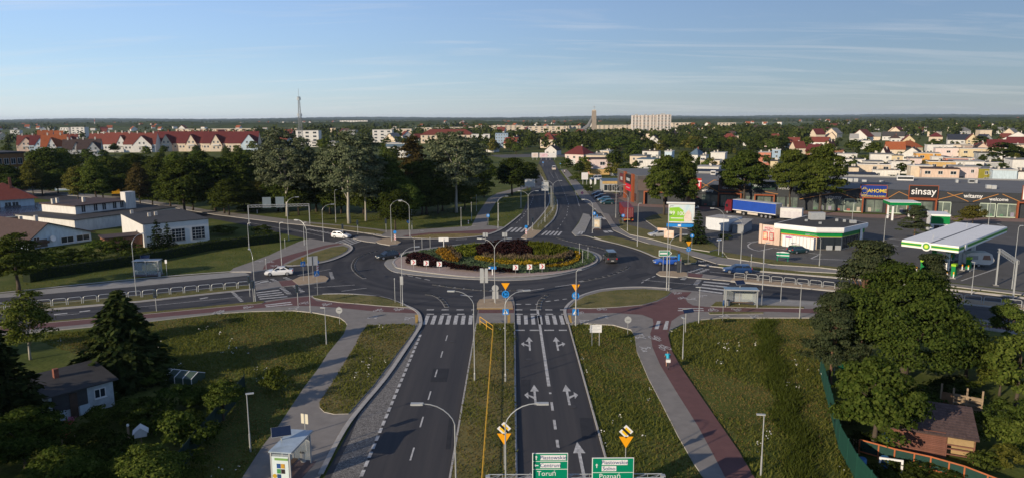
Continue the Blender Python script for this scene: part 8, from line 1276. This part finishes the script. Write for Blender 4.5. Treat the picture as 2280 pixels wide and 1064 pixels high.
MIDT = [('park0', 412, 478, 345, 135), ('park3', 480, 470, 338, 130), ('park4', 573, 468, 398, 60), ('park5', 313, 462, 360, 64), ('park0', 110, 425, 322, 115), ('park4', 75, 440, 352, 54), ('park4', 175, 452, 366, 64), ('park1', 215, 452, 352, 86), ('park3', 255, 432, 340, 95), ('park0', 862, 488, 338, 120), ('park3', 950, 478, 345, 130), ('park1', 905, 492, 395, 90), ('park0', 1140, 434, 347, 95), ('park3', 1175, 425, 355, 60), ('park0', 705, 472, 335, 120), ('park3', 540, 452, 330, 110), ('park3', 880, 514, 415, 92), ('park0', 350, 448, 345, 90), ('park3', 620, 470, 400, 100), ('park0', 665, 480, 390, 90), ('park3', 735, 478, 400, 90), ('park1', 840, 470, 360, 80), ('park0', 985, 470, 400, 90), ('park3', 1050, 455, 350, 80), ('park1', 1078, 440, 345, 70), ('park0', 30, 420, 355, 80), ('park3', 5, 440, 360, 90), ('park1', 150, 420, 330, 80), ('park0', 455, 440, 330, 80), ('park1', 395, 425, 335, 70), ('park3', 300, 415, 335, 70), ('park0', 510, 480, 395, 90), ('park3', 585, 440, 335, 90), ('park5', 70, 500, 445, 40)]
MIDT = MIDT[:-1]
for i, (k, x, y, ty, w) in enumerate(sorted(MIDT, key=lambda q: q[1])): treepx(k, x, y, ty, '%s tree, %s from the west in the park tree belt' % ({'park0': 'dark green', 'park3': 'deep green rounded', 'park1': 'mid green', 'park4': 'yellow green', 'park5': 'rust tinged'}[k], ORD(i + 1)), 'park trees west of the northern road', wpx=w)
for k, x, y, ty, w, l in (('street1', 1478, 480, 343, 92, 'tall dense tree behind the green billboard, left of two'), ('park1', 1522, 476, 332, 80, 'tall narrow tree behind the green billboard, right of two'), ('street0', 1655, 466, 322, 122, 'broad round tree before the brown shop sign'), ('street0', 1757, 475, 318, 100, 'tree with a bare trunk before the welcome sign'), ('street1', 1825, 478, 316, 118, 'broad tree next to the AHOME sign'), ('willow', 2165, 502, 453, 66, 'small weeping tree behind the white canopy')): treepx(k, x, y, ty, l, 'trees in front of the shops' if k != 'willow' else None, wpx=w)
treepx('firmid', 1553, 542, 468, 'dark spruce between the billboard and white container', wpx=62, name='spruce_tree'); treepx('pine', 2035, 535, 458, 'dark pine between the two white canopies', wpx=72, name='pine_tree')
SUB = [('far0', 1902, 308, 11, 52, 'dark round tree'), ('far1', 1948, 313, 11, 48, 'mid green round tree'), ('far2', 2238, 311, 13, 80, 'big dark round tree'), ('far0', 1381, 302, 13, 60, 'broad dark tree'), ('far1', 1415, 316, 11, 50, 'mid green tree'), ('far4', 2172, 321, 8, 14, 'thin dark conifer'), ('far4', 2138, 360, 7, 14, 'thin conifer'), ('far4', 2150, 368, 5, 12, 'short conifer'), ('far2', 1275, 290, 14, 90, 'wide dark tree'), ('far0', 1330, 294, 13, 70, 'dark tree'), ('far3', 1470, 312, 10, 36, 'yellow green tree'), ('far1', 1300, 345, 9, 40, 'green tree'), ('far0', 1370, 330, 12, 52, 'dark tree'), ('far2', 1560, 345, 7, 30, 'dark small tree'), ('far0', 1585, 300, 12, 60, 'dark green tree'), ('far3', 1545, 303, 12, 60, 'olive green tree'), ('far0', 1660, 290, 12, 60, 'dark tree'), ('far1', 1440, 368, 6, 50, 'low spreading tree'), ('far0', 1398, 362, 7, 46, 'low dark tree'), ('far2', 2270, 322, 10, 40, 'dark tree'), ('far0', 2215, 352, 6, 40, 'low dark tree'), ('far1', 2050, 345, 5, 24, 'low tree'), ('far0', 1890, 365, 6, 30, 'low dark tree'), ('far2', 1985, 318, 8, 24, 'narrow dark tree'), ('far0', 2080, 308, 10, 36, 'round tree'), ('far1', 1820, 336, 8, 34, 'green tree'), ('far2', 2185, 300, 10, 40, 'dark tree'), ('far0', 1290, 356, 8, 34, 'dark tree by the street')]
for i, (k, x, ty, h, w, l) in enumerate(sorted(SUB, key=lambda q: q[1])): treetop(k, x, ty, h, '%s, %s from the west among the suburb garden trees' % (l, ORD(i + 1)), 'garden trees of the suburb', wpx=w)
UND = [(596, 452, 30), (632, 470, 60), (690, 472, 60), (720, 468, 60), (760, 476, 70), (810, 478, 70), (845, 486, 60), (900, 480, 70), (940, 478, 60), (975, 476, 60), (1035, 466, 55), (1060, 452, 50), (545, 470, 60), (500, 476, 60), (430, 470, 60), (380, 462, 60), (340, 458, 50), (270, 440, 50), (230, 445, 50), (130, 432, 50), (95, 436, 50), (30, 440, 60)]
for i, (x, y, w) in enumerate(sorted(UND)): treepx(('park0', 'park3', 'park1')[i % 3], x, y, y - w * 1.15, 'low dark understorey tree, %s from the west under the park crowns' % ORD(i + 1), 'understorey trees of the park', wpx=w * 1.5)
# the many trees of the town, nearest ones each a tree of their own
rr = random.Random(21); CAND = []
def rnd(n, xr, yr, hr, keys, thin=1.0):
    for _ in range(n):
        x = rr.uniform(*xr); y0 = yr[0] + (yr[1] - yr[0]) * rr.random() ** .8; g = G(x, y0)
        h = rr.uniform(*hr)
        if any((g.x - a) ** 2 + (g.y - b) ** 2 < (c + h * .12) ** 2 for a, b, c in FOOT): continue
        if (1165 < x < 1260 and y0 > 335) or (1110 < x < 1510 and y0 < 309): continue
        CAND.append((g.y, g.x, h, rr.choice(keys)))
D_ = ('far0', 'far1', 'far2', 'far0', 'far4', 'far5'); M_ = ('far0', 'far1', 'far2', 'far3', 'far5')
rnd(70, (1060, 1760), (305, 345), (8, 13), D_); rnd(60, (1240, 1880), (318, 395), (4, 8), M_); rnd(110, (1750, 2300), (300, 400), (3, 7), M_); rnd(60, (1780, 2290), (283, 300), (7, 12), D_); rnd(75, (0, 1080), (345, 395), (7, 10), D_); rnd(30, (560, 1100), (315, 345), (9, 13), D_); rnd(190, (1050, 1800), (292, 318), (10, 15), D_); rnd(90, (1240, 1800), (318, 345), (9, 13), D_)
rnd(60, (0, 640), (290, 335), (8, 13), D_); rnd(70, (560, 1150), (286, 318), (9, 14), D_); rnd(140, (1820, 2180), (278, 292), (10, 17), D_); rnd(70, (1080, 1300), (310, 345), (7, 11), M_)
CAND.sort(); TL = []
for i, (y, x, h, k) in enumerate(CAND):
    if y < 95: continue
    if i < 285: TL.append((x / y, tree(k, (x, y), 'x', 'small trees among the town houses', h=h, rz=rr.uniform(0, 6), name='town_tree'), {'far0': 'dark green', 'far1': 'mid green', 'far2': 'deep green', 'far3': 'olive', 'far4': 'pointed fir', 'far5': 'leafy green'}[k]))
CN = {}
for _, o, k in sorted(TL, key=lambda q: q[0]): CN[k] = CN.get(k, 0) + 1; o['label'] = 'small %s tree among the town houses, %s of its colour from the west' % (k, ORD(CN[k]))
REST = CAND[285:]
for _ in range(3600):
    Y = 900 * (10 ** rr.uniform(0, .95)); X = rr.uniform(-.78, .78) * Y
    if Y < 1650 and 1095 < PW / 2 + X / Y * FPX < 1515: continue
    if math.sin(X * .004 + Y * .0011) + math.sin(Y * .0023 - X * .0015) + rr.uniform(-.9, .9) > -.25: REST.append((Y, X, rr.uniform(8, 15), 'f'))
rng = np.random.default_rng(9); Q = []
for Y, X, h, k in REST:
    n = int(np.clip(42000 / Y, 8, 70)); w = h * .42; P = rng.normal(size=(n, 3)) * [w * .5, w * .5, h * .2] + [X, Y, h * .55]; P[:, 2] = np.clip(P[:, 2], .5, h); Q.append(cards(P, rng.normal(size=(n, 3)) + [-.4, -.6, .6], h * (.42 if n < 30 else .27) * rng.uniform(.7, 1.3, n) * (1 + .6 * (n < 10)), rng, .8))
stuff('distant_trees', link('distant_trees', cardmesh('distant_trees', np.concatenate(Q), leafmat('leaves_far', (.020, .034, .009), (.065, .085, .022), .15))), 'far off trees between the outer houses and fields')
# far houses: small but countable
HM = {}
def farhouse(kind, w, r):
    k = (kind, w, r)
    if k not in HM:
        mb = MB()
        if kind == 'flat': mb.bb(-6, 6, -5, 5, 0, 6, 0); mb.bb(-6.2, 6.2, -5.2, 5.2, 6, 6.4, 1)
        else: mb.extr([(-6, 0), (6, 0), (6, 4), (0, 9), (-6, 4)], -5, 5, 0); mb.extr([(-6.6, 3.6), (0, 9.05), (0, 9.4), (-6.8, 3.8)], -5.5, 5.5, 1); mb.extr([(6.6, 3.6), (0, 9.05), (0, 9.4), (6.8, 3.8)], -5.5, 5.5, 1)
        HM[k] = (mb, mb.mesh('far_house', [WALLS[w], ROOFS[r]]))
    return HM[k]
FARH = []
for _ in range(300):
    Y = 620 * (10 ** rr.uniform(0, .9)); X = rr.uniform(-.72, .75) * Y; kind, w, r = rr.choice((('flat', 'white', 'pale'), ('gable', 'white', 'red'), ('gable', 'cream', 'darkred'), ('gable', 'white', 'brown'), ('flat', 'cream', 'grey'), ('gable', 'cream', 'grey')))
    if any((X - a) ** 2 + (Y - b) ** 2 < (c + 9) ** 2 for a, b, c in FOOT): continue
    FARH.append((Y, X, kind, w, r, rr.uniform(0, 3.1), rr.uniform(.8, 1.3)))
FARH.sort()
HN = {}
for Y, X, kind, w, r, a, s in sorted(FARH[:120], key=lambda q: q[1] / q[0]):
    kk = (w, r); HN[kk] = HN.get(kk, 0) + 1; o = link('far_house', farhouse(kind, w, r)[1], None, (X, Y, 0), a); o.scale = (s, s, s); tag(o, 'far off %s house with %s %s roof, %s of its kind from the west' % (WN[w], RN[r], 'flat' if kind == 'flat' else 'pitched', ORD(HN[kk])), 'house', 'far off small houses')
mbw, mbr = MB(), MB()
for Y, X, kind, w, r, a, s in FARH[120:]:
    src = farhouse(kind, w, r)[0]; ca, sa = math.cos(a) * s, math.sin(a) * s; V = [(X + x * ca - y * sa, Y + x * sa + y * ca, z * s) for x, y, z in src.v]
    mbw.add(V, [f for f, m in zip(src.f, src.m) if m == 0]); mbr.add(V, [f for f, m in zip(src.f, src.m) if m == 1])
stuff('distant_houses', mbw.build('distant_houses', WALLS['white']), 'walls of the farthest scattered houses'); stuff('distant_roofs', mbr.build('distant_roofs', ROOFS['orange']), 'roofs of the farthest scattered houses')
# woods on the horizon
FORE = mat('far_forest', (.016, .028, .010), .95, .4, .02, world=True, col2=(.04, .055, .02))
def wood(Y, x0, x1, h, dep, seed, step):
    r = np.random.default_rng(seed); n = max(3, int((x1 - x0) / step)); xs = np.linspace(x0, x1, n); env = np.clip(np.minimum(np.arange(n), np.arange(n)[::-1]) / 3, .3, 1); ys = Y + np.cumsum(r.normal(size=n)) * step * .08; mb = MB()
    for row in range(3):
        hh = h * env * (.75 + .25 * np.sin(xs / step * .07 + seed) + r.uniform(-.16, .16, n)); o = len(mb.v); yy = ys + row * dep / 3
        for i in range(n): mb.v += [(xs[i], yy[i], 0), (xs[i], yy[i] + dep * .05, hh[i] * .8), (xs[i] + step * r.uniform(-.3, .3), yy[i] + dep * .16, hh[i]), (xs[i], yy[i] + dep * .33, hh[i] * .85)]
        for i in range(n - 1):
            for k in range(3): a = o + i * 4 + k; mb.f.append([a, a + 4, a + 5, a + 1]); mb.m.append(0)
    return mb
mb = MB(); r = random.Random(4)
def addw(*a): q = wood(*a); mb.add(q.v, q.f)
for i in range(46): Y = 2100 * 10 ** r.uniform(0, .6); X = r.uniform(-.8, .8) * Y; L_ = r.uniform(60, 420) * (Y / 2500); addw(Y, X - L_, X + L_, r.uniform(10, 16), r.uniform(30, 90), i, 9 + Y * .003)
for i, (Y, h) in enumerate(((7000, 15), (8300, 21), (9800, 26), (11500, 33))):
    for k in range(5): c = (-1 + k * .5) * Y * .75 + r.uniform(-900, 900); addw(Y + r.uniform(-500, 500), c - Y * .3, c + Y * .3, h * r.uniform(.7, 1.1), 300, 100 + i * 7 + k, 30)
addw(14500, -16000, 16000, 48, 500, 200, 60)
stuff('distant_woods', mb.build('distant_woods', FORE, smooth=True), 'dark woods along the horizon')
mb = MB()
for Y, X, w, d in ((1500, 1120, 300, 60), (2100, 1500, 500, 120), (1250, 900, 120, 40), (2600, 300, 260, 120), (2300, -700, 300, 90), (3000, 1200, 600, 200), (1700, 1420, 200, 60), (2800, 1900, 700, 150)): mb.poly([(X - w / 2, Y), (X + w / 2, Y - d * .2), (X + w / 2, Y + d), (X - w / 2, Y + d)], .05)
struct('far_fields', mb, mat('far_field', (.13, .13, .05), .95, .2, .02, world=True, col2=(.20, .18, .08)))
# ------------------------------------------------------------------ haze
hz = MB().bb(-14000, 14000, -60, 15500, -1.0, 75).build('haze', []); hz['kind'] = 'stuff'; hz['label'] = 'thin evening haze over the plain'
hm = bpy.data.materials.new('haze'); hm.use_nodes = True; nt_ = hm.node_tree; nt_.nodes.clear(); pv = nt_.nodes.new('ShaderNodeVolumePrincipled'); pv.inputs['Color'].default_value = (.62, .78, 1.0, 1); pv.inputs['Density'].default_value = 3.2e-5; pv.inputs['Anisotropy'].default_value = 0.0; oo = nt_.nodes.new('ShaderNodeOutputMaterial'); nt_.links.new(pv.outputs[0], oo.inputs['Volume']); hz.data.materials.append(hm)
